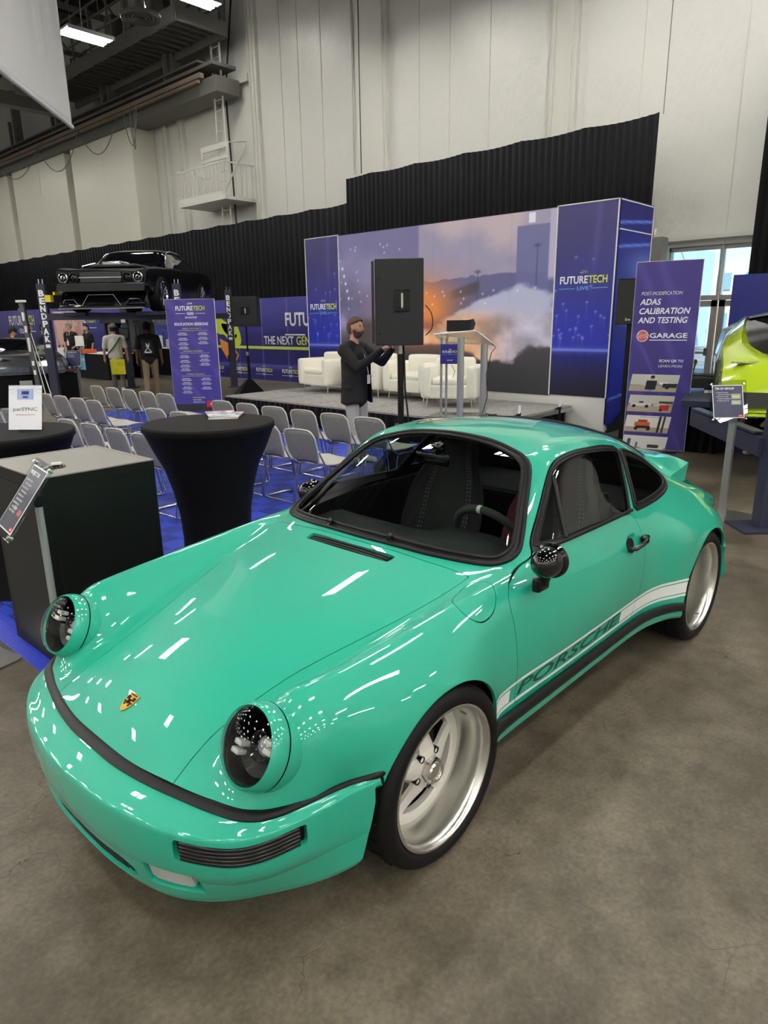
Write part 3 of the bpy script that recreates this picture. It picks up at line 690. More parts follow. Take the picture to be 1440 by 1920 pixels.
QW = cr_closed([(1.715, 1.138), (1.80, 1.118), (1.92, 1.075), (2.02, 1.02), (2.08, .965), (2.08, .93), (2.02, .90), (1.85, .884), (1.60, .882), (1.565, .886), (1.60, .95), (1.66, 1.05)], 5, sharp=(0, 9))
DOOR = cr_closed([(.462, .36), (.455, .50), (.440, .70), (.445, .78), (.50, .83), (.60, .853), (.69, .878), (.735, .918), (.868, 1.020), (.99, 1.116), (1.07, 1.166), (1.16, 1.189), (1.3, 1.198), (1.5, 1.19), (1.67, 1.165), (1.70, 1.13), (1.64, 1.05), (1.57, .95), (1.535, .89), (1.555, .80), (1.56, .70), (1.53, .55), (1.49, .42), (1.46, .36)], 4, sharp=(0, 23, 14))
HOOD = cr_closed([(-.80, 0), (-.80, .38), (-.745, .384), (-.56, .372), (-.35, .395), (-.2, .43), (.08, .51), (.30, .556), (.435, .572), (.445, .555), (.425, .40), (.415, .25), (.405, 0), (.415, -.25), (.425, -.40), (.445, -.555), (.435, -.572), (.30, -.556), (.08, -.51), (-.2, -.43), (-.35, -.395), (-.56, -.372), (-.745, -.384), (-.80, -.38)], 4, sharp=(0, 1, 23))
SLOT = cr_closed([(.335, .235), (.365, .245), (.385, .235), (.375, 0), (.385, -.235), (.365, -.245), (.335, -.235), (.325, 0)], 4)
FLAP = cr_closed([(.19, .745), (.215, .66), (.30, .607), (.385, .60), (.435, .65), (.42, .715), (.37, .752), (.27, .765)], 5)
FLAP = cr_closed([(.225, .655), (.30, .607), (.40, .598), (.437, .64), (.42, .70), (.355, .745), (.26, .752), (.212, .715)], 5)
PAINT = mat('green_paint', (38, 173, 145), rough=.42, coat=1.0, coat_rough=.015, spec=.4)
RUBBER = mat('black_rubber', (11, 11, 12), rough=.42, spec=.35)
GAP = mat('dark_gap', (6, 7, 7), rough=.9)
GLOSSBLK = mat('gloss_black', (8, 8, 9), rough=.12, coat=.6)
TRIMBLK = mat('satin_black_trim', (15, 16, 17), rough=.36, spec=.4)
ALU = mat('polished_aluminium', (225, 224, 220), rough=.16, metal=1)
ALUB = mat('brushed_aluminium', (205, 205, 203), rough=.32, metal=1)
LIPM = mat('brushed_rim_lip', (214, 213, 208), rough=.27, metal=1); bsdf(LIPM).inputs['Anisotropic'].default_value = .75; tg = node(LIPM, 'ShaderNodeTangent', direction_type='RADIAL', axis='Y'); link(LIPM, tg.outputs[0], bsdf(LIPM).inputs['Tangent'])
WHEELW = mat('white_wheel_paint', (222, 219, 210), rough=.35, coat=.4)
WHITEDECAL = mat('white_vinyl', (232, 236, 234), rough=.4)
DARKDECAL = mat('dark_green_vinyl', (28, 74, 62), rough=.4)
CARPET_IN = mat('dark_cabin_trim', (20, 20, 22), rough=.85)
GLASS = glass_mat('car_glass', (208, 219, 214))
CLEAR = glass_mat('clear_plastic', (236, 240, 240))
car = empty('sports_car', (1.1, 0, 0), 0, 'glossy mint green classic sports coupe with white deep-dish wheels', 'car')
car_inv = Matrix.Translation((-1.1, 0, 0))
def own(o, parent=None):
    """put a mesh modelled in world space under the car or a part of it"""
    if parent is None: parent = car
    o.parent = parent
    if parent is car: o.matrix_parent_inverse = car_inv
    return o
class CarPart:
    pass
def cpatch(p, name, m, parent=None, thick=.012, off=0.0): return own(p.build(name, m, None, thick, off), parent)
def cmb(b, name, m, parent=None, smooth=None, **k): return own(b.build(name, m, None, smooth, **k), parent)

def F_(p, kind):
    x, y, z, k = p.V[:, 0], p.V[:, 1], p.V[:, 2], p.A[:, 0]
    if kind == 'ws': return np.where((k < 5.6) & (x > .3) & (x < 1.3), sdf_poly(p.V[:, :2], WS), -.05)
    if kind == 'rw': return np.where((k < 4.6) & (x > 1.6), sdf_poly(p.V[:, :2], RW), -.05)
    if kind == 'hood': return np.where((k < 6) & (x < .6), sdf_poly(p.V[:, :2], HOOD), -.05)
    if kind == 'slot': return np.where((k < 4) & (x < .6), sdf_poly(p.V[:, :2], SLOT), -.05)
    if kind == 'flap': return np.where((k > 2.5) & (k < 7) & (x < .6), sdf_poly(p.V[:, :2], FLAP), -.05)
    if kind == 'dw': return np.where(k > 3.7, sdf_poly(p.V[:, [0, 2]], DW), -.05)
    if kind == 'qw': return np.where(k > 3.7, sdf_poly(p.V[:, [0, 2]], QW), -.05)
    if kind == 'door': return np.where(k > 3.6, sdf_poly(p.V[:, [0, 2]], DOOR), -.05)
    if kind == 'lamp':
        q = p.V-np.array([-.586, .598, .642]); a = np.array([-math.cos(math.radians(27)), -.04, math.sin(math.radians(27))]); a /= np.linalg.norm(a); h = q@a; d = np.linalg.norm(q-h[:, None]*a, axis=1); return np.where(h > -.13, .108-d, -.05)
    if kind == 'archf': return np.where(k > 6, .335-np.hypot(x, z-.315), -.2)
    if kind == 'archr': return np.where(k > 6, .338-np.hypot(x-2.272, z-.315), -.2)
def trim_common(p):
    f = np.maximum(p.V[:, 2]-.487, p.V[:, 0]+.30); p, _ = p.clip(f)
    p, rb = p.clip(-np.minimum(.475-p.V[:, 2], p.V[:, 0]-2.50))
    _, p = p.clip(F_(p, 'archf')); _, p = p.clip(F_(p, 'archr')); _, rb = rb.clip(F_(rb, 'archr'))
    _, p = p.clip(F_(p, 'lamp'))
    p, _ = p.clip(10.02-p.A[:, 0])
    rb, _ = rb.clip(10.6-rb.A[:, 0])
    return p, rb
body, rearb = trim_common(half)
# dark shell under the skin, open only at the windows
inner = body
for k in ('ws', 'rw', 'dw', 'qw'):
    _, inner = inner.clip(F_(inner, k)-.012)
inner = inner.join(inner.mirror())
wsg, body = body.clip(F_(body, 'ws'))
rwg, body = body.clip(F_(body, 'rw'))
qwg, body = body.clip(F_(body, 'qw'))
hood, body = body.clip(F_(body, 'hood'))
hood, _ = hood.clip(F_(hood, 'hood')-.0032)
_, hood = hood.clip(F_(hood, 'slot'))
door, body = body.clip(F_(body, 'door'))
door, _ = door.clip(F_(door, 'door')-.003)
dwg, door = door.clip(F_(door, 'dw'))
flap, bodyL = body.clip(F_(body, 'flap'))
flap, _ = flap.clip(F_(flap, 'flap')-.0028)
dframe, door = door.clip(door.V[:, 2]-(.905-.012*(door.V[:, 0]-.7))+.05*np.clip(.77-door.V[:, 0], 0, 1)*6)
# door handle recess: push skin inward
def dent(p, cx, cz, rx, rz_, depth):
    d = ((p.V[:, 0]-cx)/rx)**2+((p.V[:, 2]-cz)/rz_)**2
    w = np.clip(1-d, 0, 1); V = p.V.copy(); V[:, 1] -= depth*w**.7*(p.A[:, 0] > 6); N = p.N.copy()
    g = (d < 1) & (p.A[:, 0] > 6)
    N[g, 0] += -1.1*(p.V[g, 0]-cx)/rx*-1*-1; N[g, 2] += -1.1*(p.V[g, 2]-cz)/rz_
    N /= np.linalg.norm(N, axis=1, keepdims=True)
    return Patch(V, N, p.F, p.A)
door = dent(door, 1.44, .755, .062, .042, .022)
whole = body.mirror()
bodyR = body
full = bodyR.join(bodyL.mirror())        # the filler flap sits on the near (driver's) side, y < 0
B = cpatch(full, 'body', PAINT)
cpatch(inner, 'inner_shell', GAP, thick=0, off=-.013)
H = cpatch(hood.join(hood.mirror()), 'hood', PAINT)
cpatch(flap.mirror(), 'fuel_flap', PAINT)
def band(p, f, w, sx=True):
    g, b = p.clip(f-w); return g, b
def seal_rings(g, name, r, m=RUBBER, off=.002, parent=None):
    mb = MB()
    for lp in g.loops():
        if len(lp) > 8: mb.tube([g.V[i]+g.N[i]*off for i in lp], r, 8, closed=True)
    return cmb(mb, name, m, parent, smooth=60)
def window(name, p, kind, w, r, mirror, parent=None, both=False, seal='seal'):
    g, b = p.clip(F_(p, kind)-w)
    if both: g = g.join(g.mirror()); b = b.join(b.mirror()); q = p.join(p.mirror())
    elif mirror: g = g.mirror(); b = b.mirror(); q = p.mirror()
    else: q = p
    go = cpatch(g, name, GLASS, parent, thick=0, off=-.002)
    so = cpatch(b, seal, RUBBER, parent, thick=.006, off=.003)
    own_p = parent
    seal_rings(q, seal+'_bead', r, off=.002, parent=parent)
    seal_rings(g, seal+'_lip', r*.8, off=.002, parent=parent)
    return go
window('windshield', wsg, 'ws', .030, .010, False, both=True, seal='windshield_seal')
window('rear_window', rwg, 'rw', .028, .009, False, both=True, seal='rear_window_seal')
for mirrored in (True, False):
    d = cpatch(door.mirror() if mirrored else door, 'door', PAINT)
    dfp = dframe.mirror() if mirrored else dframe
    cpatch(dfp, 'window_frame', TRIMBLK, d, thick=.012, off=.002)
    window('door_glass', dwg, 'dw', .009, .0045, mirrored, d, seal='window_seal')
    s = -1 if mirrored else 1
    # quarter-light divider bar and belt moulding
    gg = (dwg.mirror() if mirrored else dwg)
    def on_side(x, z, off=.004):
        i = np.argmin((half.V[:, 0]-x)**2+(half.V[:, 2]-z)**2+(half.A[:, 0] < 3.7)*9)
        j = half.N[i]; v = half.V[i]+j*off
        # first order correction to the requested x and z
        return (x+j[0]*off, s*(v[1]+(-(j[0]*(x-half.V[i, 0])+j[2]*(z-half.V[i, 2]))/max(j[1], .2))), z+j[2]*off)
    mb = MB(); mb.tube([on_side(.905+(1.03-.905)*t, .905+(1.118-.905)*t) for t in np.linspace(0, 1, 8)], .011, 8)
    cmb(mb, 'quarter_light_bar', TRIMBLK, d, smooth=60)
    mb = MB(); mb.tube([on_side(x, .900-.012*(x-.75), .006) for x in np.linspace(.76, 1.53, 20)], .0085, 8)
    cmb(mb, 'belt_moulding', RUBBER, d, smooth=60)
    # handle: black pull with push button
    yh = .795*s
    mb = MB(); mb.tube([(1.375, yh+.004*s, .752), (1.39, yh+.03*s, .755), (1.44, yh+.036*s, .760), (1.50, yh+.034*s, .763), (1.53, yh+.018*s, .764)], [.010, .011, .010, .012, .014], 10)
    mb.box((1.38, yh+.012*s, .750), (.03, .026, .026), b=.006); mb.box((1.532, yh+.012*s, .765), (.05, .034, .036), b=.010)
    cmb(mb, 'door_handle', GLOSSBLK, d, smooth=50)
    # quarter window
    window('quarter_window', qwg, 'qw', .022, .008, mirrored, None, seal='quarter_window_seal')
    # mirror: bullet housing on an angled foot
    mb = MB()
    c = Vector((.555, .835*s, .925)) if s < 0 else Vector((.86, .80, .872)); fx = .305 if s > 0 else 0; fy = .035 if s > 0 else 0; ax = Vector((-1, .04*s, 0.05)).normalized()
    up_ = Vector((0, 0, 1)); sx_ = ax.cross(up_).normalized(); up2 = sx_.cross(ax)
    Mx = Matrix(((sx_.x, up2.x, ax.x, c.x), (sx_.y, up2.y, ax.y, c.y), (sx_.z, up2.z, ax.z, c.z), (0, 0, 0, 1)))
    mb.lathe([(.0, .078), (.018, .075), (.036, .062), (.050, .040), (.056, .012), (.057, -.018), (.066, -.024), (.067, -.034), (.060, -.036), (.0, -.034)], 28, Mx)
    mir = cmb(mb, 'side_mirror', GLOSSBLK, smooth=40)
    mb = MB(); mb.tube([(.572+fx, (.830-fy)*s, .885-fy), (.585+fx, (.818-fy)*s, .862-fy), (.59+fx, (.80-fy)*s, .832-fy)], [.022, .018, .024], 10)
    mb.box((.59+fx, (.792-fy)*s, .822-fy), (.080, .034, .056), b=.008)
    cmb(mb, 'mirror_foot', TRIMBLK, mir, smooth=50)
    mb = MB(); mb.lathe([(0, -.0365), (.056, -.0365)], 28, Mx); cmb(mb, 'mirror_glass', ALU, mir)
# rear bumper --------------------------------------------------------------
rb = rearb.join(rearb.mirror())
rbp = cpatch(rb, 'rear_bumper', PAINT, thick=.03, off=.012)
lpz = []
mb = MB()
for lp in rb.loops():
    P = [rb.V[i]+rb.N[i]*.02 for i in lp if rb.V[i][2] > .465]
    P.sort(key=lambda v: math.atan2(v[1], v[0]-2.0))
    pass
# ducktail spoiler -----------------------------------------------------------
sp = []; nsec = 40
ys = np.linspace(-1, 1, nsec+1)
def deck(x, y):
    i = np.argmin((half.V[:, 0]-x)**2+(half.V[:, 1]-abs(y))**2+(half.A[:, 0] > 6)*9); return half.V[i, 2]
V = []; F = []
for u in ys:
    y = u*.585; e = 1-abs(u)**3.5
    x0 = 2.40-.02*(1-abs(u)); x1 = 2.83-.14*abs(u)**2.6 ; zl = .932+.018*e-.012*abs(u)**2
    z0 = deck(x0, y)-.004
    pts = [(x0, y, z0-.01), (x0+.03, y, deck(x0+.03, y)+.006)]
    for t in (.25, .5, .7, .85, .95): 
        xx = x0+(x1-x0)*t; pts.append((xx, y, (1-t**1.3)*(z0+.006)+t**1.3*zl+.0-.010*math.sin(math.pi*t)))
    pts += [(x1-.006, y*1.0, zl), (x1, y, zl-.006), (x1+.001, y, zl-.018), (x1-.018, y, zl-.05), (x1-.03, y, zl-.10), (x1-.04, y, deck(x1-.04, y)-.03)]
    V += pts
m_ = len(pts)
for i in range(nsec):
    for j in range(m_-1): F.append((i*m_+j, (i+1)*m_+j, (i+1)*m_+j+1, i*m_+j+1))
F.append(tuple(range(m_))); F.append(tuple(nsec*m_+k for k in range(m_-1, -1, -1)))
mb = MB().add(V, F); cmb(mb, 'ducktail_spoiler', PAINT, smooth=42)
# ------------------------------------------------------------------ front bumper
TP = cr_open([(-.79, 0), (-.788, .15), (-.768, .30), (-.742, .42), (-.708, .55), (-.668, .645), (-.605, .70), (-.50, .735), (-.40, .765), (-.325, .795), (-.26, .80)], 8)
EP = cr_open([(-.905, 0), (-.897, .17), (-.872, .33), (-.838, .46), (-.785, .58), (-.722, .665), (-.635, .725), (-.52, .765), (-.41, .788), (-.325, .806), (-.26, .807)], 8)
BP = cr_open([(-.872, 0), (-.868, .16), (-.848, .31), (-.812, .43), (-.755, .53), (-.69, .605), (-.61, .665), (-.51, .725), (-.42, .77), (-.33, .797), (-.26, .80)], 8)
n_t = len(TP); tt = np.linspace(0, 1, n_t)
def brow(plan, z, inset=0.0):
    P = np.zeros((n_t, 3)); P[:, :2] = plan
    if inset:
        t = np.gradient(plan, axis=0); t /= np.linalg.norm(t, axis=1, keepdims=True); P[:, :2] += np.stack([t[:, 1], -t[:, 0]], 1)*inset
    P[:, 2] = z; return P
side = smoothstep(.45, .8, tt)
ze = .442+.035*side; zt = .487+.010*side
zb = .168+.02*smoothstep(.3, .6, tt)+.030*smoothstep(.66, .95, tt)
L = lambda a, b, t: a*(1-t)+b*t
rows = [brow(TP, zt-.03, .03), brow(TP, zt-.006, .004), brow(L(TP, EP, .35), L(zt-.004, ze+.022, .4)), brow(L(TP, EP, .75), L(zt, ze, .72)+.002), brow(L(TP, EP, .94), ze+.004),
        brow(EP, ze-.016), brow(L(EP, BP, -.04), ze-.06), brow(L(EP, BP, .05), ze-.115), brow(L(EP, BP, .28), ze-.148), brow(L(EP, BP, .40), ze-.158), brow(L(EP, BP, .62), L(zb, ze-.16, .66)), brow(L(EP, BP, .88), L(zb, ze-.16, .3)),
        brow(BP, zb+.022), brow(BP, zb+.004, .010), brow(BP, zb, .03), brow(BP, zb+.012, .10)]
R = np.stack(rows, 1)
def crv(R, n):
    P = np.concatenate([2*R[:, :1]-R[:, 1:2], R, 2*R[:, -1:]-R[:, -2:-1]], 1); o = []
    for k in range(1, P.shape[1]-2):
        for j in range(n):
            t = j/n; p0, p1, p2, p3 = P[:, k-1], P[:, k], P[:, k+1], P[:, k+2]
            o.append(.5*((2*p1)+(-p0+p2)*t+(2*p0-5*p1+4*p2-p3)*t*t+(-p0+3*p1-3*p2+p3)*t**3))
    o.append(P[:, -2]); return np.stack(o, 1)
BG = crv(R, 4)
for it in range(2):
    n2 = BG.copy(); n2[1:-1] = BG[1:-1]*.5+(BG[:-2]+BG[2:])*.25; BG = n2
BG[0, :, 1] = 0
s0, k0 = BG.shape[:2]
bu = np.gradient(BG, axis=0); bu[0] = np.array([0, 1, 0]); bv = np.gradient(BG, axis=1)
BN = np.cross(bu, bv); BN /= np.maximum(np.linalg.norm(BN, axis=2, keepdims=True), 1e-9)
if BN[0, k0//2, 0] > 0: BN = -BN
bi = np.arange(s0*k0).reshape(s0, k0)
bf = [(bi[i, j], bi[i+1, j], bi[i+1, j+1], bi[i, j+1]) for i in range(s0-1) for j in range(k0-1)]
bump = Patch(BG.reshape(-1, 3), BN.reshape(-1, 3), bf, np.stack([np.repeat(tt, k0), np.tile(np.arange(k0)/4, s0)], 1))
a_, b_, c_, _ = bf[len(bf)//2]
if np.dot(np.cross(bump.V[b_]-bump.V[a_], bump.V[c_]-bump.V[a_]), bump.N[a_]) < 0: bump.F = [tuple(reversed(f)) for f in bump.F]
_, bump = bump.clip(np.where(bump.A[:, 0] > .6, .335-np.hypot(bump.V[:, 0], bump.V[:, 2]-.315), -.2))
bump, _ = bump.clip(np.maximum(-.338-bump.V[:, 0]-np.clip(.42-bump.V[:, 2], 0, 1)*.22-.5*np.clip(.235-bump.V[:, 2], 0, 1), bump.V[:, 2]-.47))
bump, _ = bump.clip(np.where(bump.V[:, 2] > .468, -.315-bump.V[:, 0], .1))
yz = lambda p: p.V[:, [1, 2]]
ok = lambda p, f: np.where((p.A[:, 1] > 4.2) & (p.A[:, 1] < 12.6), f, -.05)
GRILLE = cr_closed([(0, .272), (.16, .268), (.26, .262), (.315, .243), (.325, .226), (.29, .206), (.16, .198), (0, .196), (-.16, .198), (-.29, .206), (-.325, .226), (-.315, .243), (-.26, .262), (-.16, .268)], 5)
FOG = cr_closed([(.375, .300), (.54, .312), (.548, .300), (.548, .242), (.54, .232), (.385, .226), (.375, .236), (.368, .29)], 4)
gr, bump2 = bump.clip(ok(bump, sdf_poly(yz(bump), GRILLE)))
fg, bump2 = bump2.clip(ok(bump2, sdf_poly(yz(bump2), FOG)))
tz = lambda p: np.stack([p.A[:, 0], p.V[:, 2]], 1)
# turn-signal recess follows the bumper line
tv = bump2.V
yfield = lambda p: np.minimum(np.minimum(p.V[:, 1]-.50, -.56-p.V[:, 0]), .032-np.abs(p.V[:, 2]-(.396+.026*smoothstep(-.75, -.56, p.V[:, 0]))))
ts, bump2 = bump2.clip(ok(bump2, yfield(bump2)))
FB = cpatch(bump2.join(bump2.mirror()), 'front_bumper', PAINT, thick=.03)
cpatch(gr.join(gr.mirror()), 'bumper_grille_backing', GAP, FB, thick=0, off=-.028)
MESHM = mat('black_mesh', (14, 14, 15), rough=.5)
mb = MB()
gfull = gr.join(gr.mirror())
for z in np.linspace(.20, .27, 12):
    P = [v-n*.012 for v, n in zip(gfull.V, gfull.N) if abs(v[2]-z) < .0028]
    P.sort(key=lambda v: v[1]); P = P[::2]
    if len(P) > 4: mb.tube(P, .0016, 4)
for y in np.linspace(-.32, .32, 80):
    P = [v-n*.012 for v, n in zip(gfull.V, gfull.N) if abs(v[1]-y) < .011]
    if len(P) > 3:
        P.sort(key=lambda v: v[2]); P = [P[0], P[-1]]
        P[0] = np.array([P[0][0], y, P[0][2]]); P[1] = np.array([P[1][0], y, P[1][2]])
        mb.tube(P, .0013, 4)
cmb(mb, 'bumper_grille_mesh', MESHM, FB)
FOGM = mat('ribbed_clear_lens', (222, 224, 220), rough=.18, coat=.5)
w = node(FOGM, 'ShaderNodeTexWave', wave_type='BANDS', bands_direction='Y'); w.inputs['Scale'].default_value = 95
tc = node(FOGM, 'ShaderNodeTexCoord'); link(FOGM, tc.outputs['Object'], w.inputs[0])
bp = node(FOGM, 'ShaderNodeBump'); bp.inputs['Strength'].default_value = .8; bp.inputs['Distance'].default_value = .004; link(FOGM, w.outputs[1], bp.inputs['Height']); link(FOGM, bp.outputs[0], bsdf(FOGM).inputs['Normal'])
SIG = mat('smoked_signal_lens', (10, 10, 11), rough=.25, coat=.25)
for mir in (True, False):
    q = fg.mirror() if mir else fg
    cpatch(q, 'fog_lamp_recess', GAP, FB, thick=0, off=-.028)
    l, _ = fg.clip(np.minimum(sdf_poly(yz(fg), FOG)-.008, .522-fg.V[:, 1]))
    fl = cpatch(l.mirror() if mir else l, 'fog_lamp', FOGM, None, thick=.02, off=-.010)
    q = ts.mirror() if mir else ts
    cpatch(q, 'signal_recess', GAP, FB, thick=0, off=-.02)
    # horizontal ribs of the indicator lens
    mb = MB(); s = -1 if mir else 1
    xs = EP[(EP[:, 1] > .508) & (EP[:, 0] < -.568)]
    xs = np.array([[np.interp(a, np.linspace(0, 1, len(xs)), xs[:, i]) for i in (0, 1)] for a in np.linspace(0, 1, 26)])
    for r_ in range(5):
        P = []
        for px, py in xs:
            zc = .396+.026*float(smoothstep(-.75, -.56, px)); zz = zc-.024+.012*r_
            P.append((px+.001+.03*(max(0, .40-zz))**1.2, s*(py-.004), zz))
        mb.tube(P, .0068, 8)
    cmb(mb, 'turn_signal', SIG, smooth=60)
# black rubber strip between body and bumper
mb = MB(); prof = []
P = []
for s in (-1, 1):
    Q = [(x, s*y, z) for (x, y), z in zip(TP, zt) if x < -.285]
    P = (list(reversed(Q))+P) if s < 0 else P+Q[1:]
Vt = []; n_ = len(P)
for i in range(n_):
    a = Vector(P[max(i-1, 0)]); b = Vector(P[min(i+1, n_-1)]); t = (b-a).normalized(); o = t.cross(Vector((0, 0, 1))).normalized()
    c = Vector(P[i]); u = abs(c.y); wd = .009+.012*(1-float(smoothstep(.60, .76, u))) ; 
    if o.x > 0 and u < .6 or (o.y*c.y < 0): o = -o
    up = Vector((0, 0, 1))
    for du, dz in ((-.6, -.006), (-.95, .002), (-.8, .008), (-.2, .009), (.6, .005), (1, -.003), (.9, -.010), (0, -.012)):
        Vt.append(c+o*wd*du+up*dz+o*-.002)
Ft = [(i*8+k, i*8+(k+1) % 8, (i+1)*8+(k+1) % 8, (i+1)*8+k) for i in range(n_-1) for k in range(8)]
mb.add(Vt, Ft); cmb(mb, 'bumper_strip', RUBBER, FB, smooth=50)
# ------------------------------------------------------------------ wheels
TYRE = mat('tyre_rubber', (13, 13, 14), rough=.6, spec=.35)
DISC = mat('brake_disc', (58, 55, 53), rough=.5, metal=.2)
def wheel(cx, side, depth, yl, R=.316, rl=.2525, wid=.27):
    """side -1 = near; local axis z points outward"""
    M = frame((cx, side*yl, .3135), (1, 0, 0), (0, 0, -side), (0, side, 0)) if True else None
    # barrel with a deep polished lip
    mb = MB(); d = depth
    mb.lathe([(rl-.004, -.012), (rl+.001, -.006), (rl, 0), (rl-.008, .001), (rl-.014, -.004), (rl-.020, -.018), (rl-.024, -.030), (rl-.028, -d*.55), (rl-.036, -d-.004), (rl-.039, -d-.02)], 72, M)
    whl = cmb(mb, 'wheel', LIPM, smooth=40)
    mb = MB(); mb.lathe([(rl-.039, -d-.02), (rl-.05, -d-.08), (rl-.02, -wid+.01), (rl, -wid)], 60, M); cmb(mb, 'inner_barrel', DISC, whl, smooth=40)  # dark colour set behind the face so the spoke openings look shaded
    mb = MB()
    mb.lathe([(rl-.002, -.010), (rl+.008, .004), (rl+.022, .009), (R-.022, .004), (R-.008, -.008), (R-.002, -.022), (R, -.045), (R, -wid+.05), (R-.006, -wid+.02), (rl, -wid)], 84, M)
    ty = cmb(mb, 'tyre', TYRE, whl, smooth=40)
    # tread grooves: slanted sipes and circumferential lines
    mb = MB()
    for k in range(28):
        a = 2*math.pi*k/28
        P = []
        for j in range(7):
            t = j/6; aa = a+.16*t**1.6; h = -.030-.085*t
            P.append(M @ Vector(((R+.0006)*math.cos(aa), (R+.0006)*math.sin(aa), h)))
        mb.tube(P, .0028, 4)
    for h in (-.075, -.115, -.155, -.195):
        mb.tube([M @ Vector(((R+.0004)*math.cos(a), (R+.0004)*math.sin(a), h)) for a in np.linspace(0, 2*math.pi, 72, endpoint=False)], .0024, 4, closed=True)
    cmb(mb, 'tread_groove', GAP, whl)
    # five spoke centre
    mb = MB(); ro = rl-.036; hub = .078; t0 = -d
    mb.lathe([(ro+.002, t0-.012), (ro+.002, t0), (ro-.004, t0+.003), (ro-.030, t0+.002), (ro-.036, t0-.004), (ro-.034, t0-.03), (ro, t0-.034)], 60, M)
    for k in range(5):
        a0 = math.radians(90+72*k)
        Lx = Matrix.Rotation(a0, 4, 'Z')
        # tapered spoke, wide at the hub, raised spine
        sec = []
        for r, w2, hh in ((.045, .040, .040), (.080, .034, .034), (.12, .026, .018), (.16, .0205, .004), (ro-.028, .0205, -.002), (ro-.006, .028, -.001)):
            sec.append([(r, -w2, t0+hh-.020), (r, -w2, t0+hh-.004), (r, -w2*.55, t0+hh+.003), (r, 0, t0+hh+.004), (r, w2*.55, t0+hh+.003), (r, w2, t0+hh-.004), (r, w2, t0+hh-.020)])
        V = [M @ (Lx @ Vector(p)) for s_ in sec for p in s_]; n = 7
        F = [(i*n+j, (i+1)*n+j, (i+1)*n+(j+1) % n, i*n+(j+1) % n) for i in range(len(sec)-1) for j in range(n)]
        F += [tuple(range(n)), tuple((len(sec)-1)*n+j for j in range(n-1, -1, -1))]
        mb.add(V, F)
    mb.lathe([(hub, t0-.02), (hub-.004, t0+.036), (hub-.012, t0+.043), (.035, t0+.045), (.0, t0+.045)], 40, M)
    cmb(mb, 'spoke_centre', WHEELW, whl, smooth=38)
    for k in range(5):
        mb = MB(); a0 = math.radians(90+72*k+36)
        Mk = M @ Matrix.Translation((.064*math.cos(a0), .064*math.sin(a0), t0+.030))
        mb.lathe([(.0125, -.0), (.0125, .0165), (.0105, .017), (.0085, .012), (.0085, .002), (0, .002)], 16, Mk)
        cmb(mb, 'lug_bolt', GLOSSBLK, whl, smooth=40)
    # hexagonal centre-lock nut, hollow and knurled
    mb = MB()
    hexp = [(.045*math.cos(math.radians(60*k)), .045*math.sin(math.radians(60*k))) for k in range(6)]
    mb.prism([(1.08*x, 1.08*y) for x, y in hexp], t0+.040, t0+.050, M); mb.prism(hexp, t0+.050, t0+.074, M)
    mb.lathe([(.040, t0+.074), (.036, t0+.080), (.027, t0+.080), (.0235, t0+.076), (.0235, t0+.05), (0, t0+.05)], 30, M)
    for k in range(24):
        a = 2*math.pi*k/24; mb.tube([M @ Vector((.0235*math.cos(a), .0235*math.sin(a), h)) for h in (t0+.052, t0+.077)], .0018, 4)
    cmb(mb, 'centre_lock_nut', ALU, whl, smooth=30)
    mb = MB(); a = math.radians(52 if cx < 1 else -70)
    mb.tube([M @ Vector((r*math.cos(a), r*math.sin(a), h)) for r, h in ((rl-.026, -.050), (rl-.036, -.046), (rl-.040, -.022))], .0045, 8)
    cmb(mb, 'valve_stem', ALU, whl, smooth=40)
    mb = MB(); mb.lathe([(.150, t0-.055), (.150, t0-.075), (.07, t0-.075), (.07, t0-.055), (.150, t0-.055)], 48, M)
    cmb(mb, 'brake_disc', DISC, whl, smooth=40)
    mb = MB(); mb.lathe([(rl-.046, t0-.082), (0, t0-.082)], 40, M); cmb(mb, 'darkening_disc', GAP, whl)  # near-black disc added behind the spokes to darken the openings
    # black wheel housing
    mb = MB()
    V = []; F = []; n = 40
    for k in range(n+1):
        an = math.pi*k/n; 
        for yy in (yl-.07, yl-.36): V.append((cx+.345*math.cos(an), side*yy, .315+.345*math.sin(an)))
    F = [(2*k, 2*k+1, 2*k+3, 2*k+2) for k in range(n)]
    F.append(tuple(2*k+1 for k in range(n+1)))
    mb.add(V, F); cmb(mb, 'wheel_housing', GAP)
    return whl
wheel(0, -1, .122, .8113); wheel(0, 1, .122, .8113)
wheel(2.272, -1, .165, .8706, wid=.33); wheel(2.272, 1, .165, .8706, wid=.33)
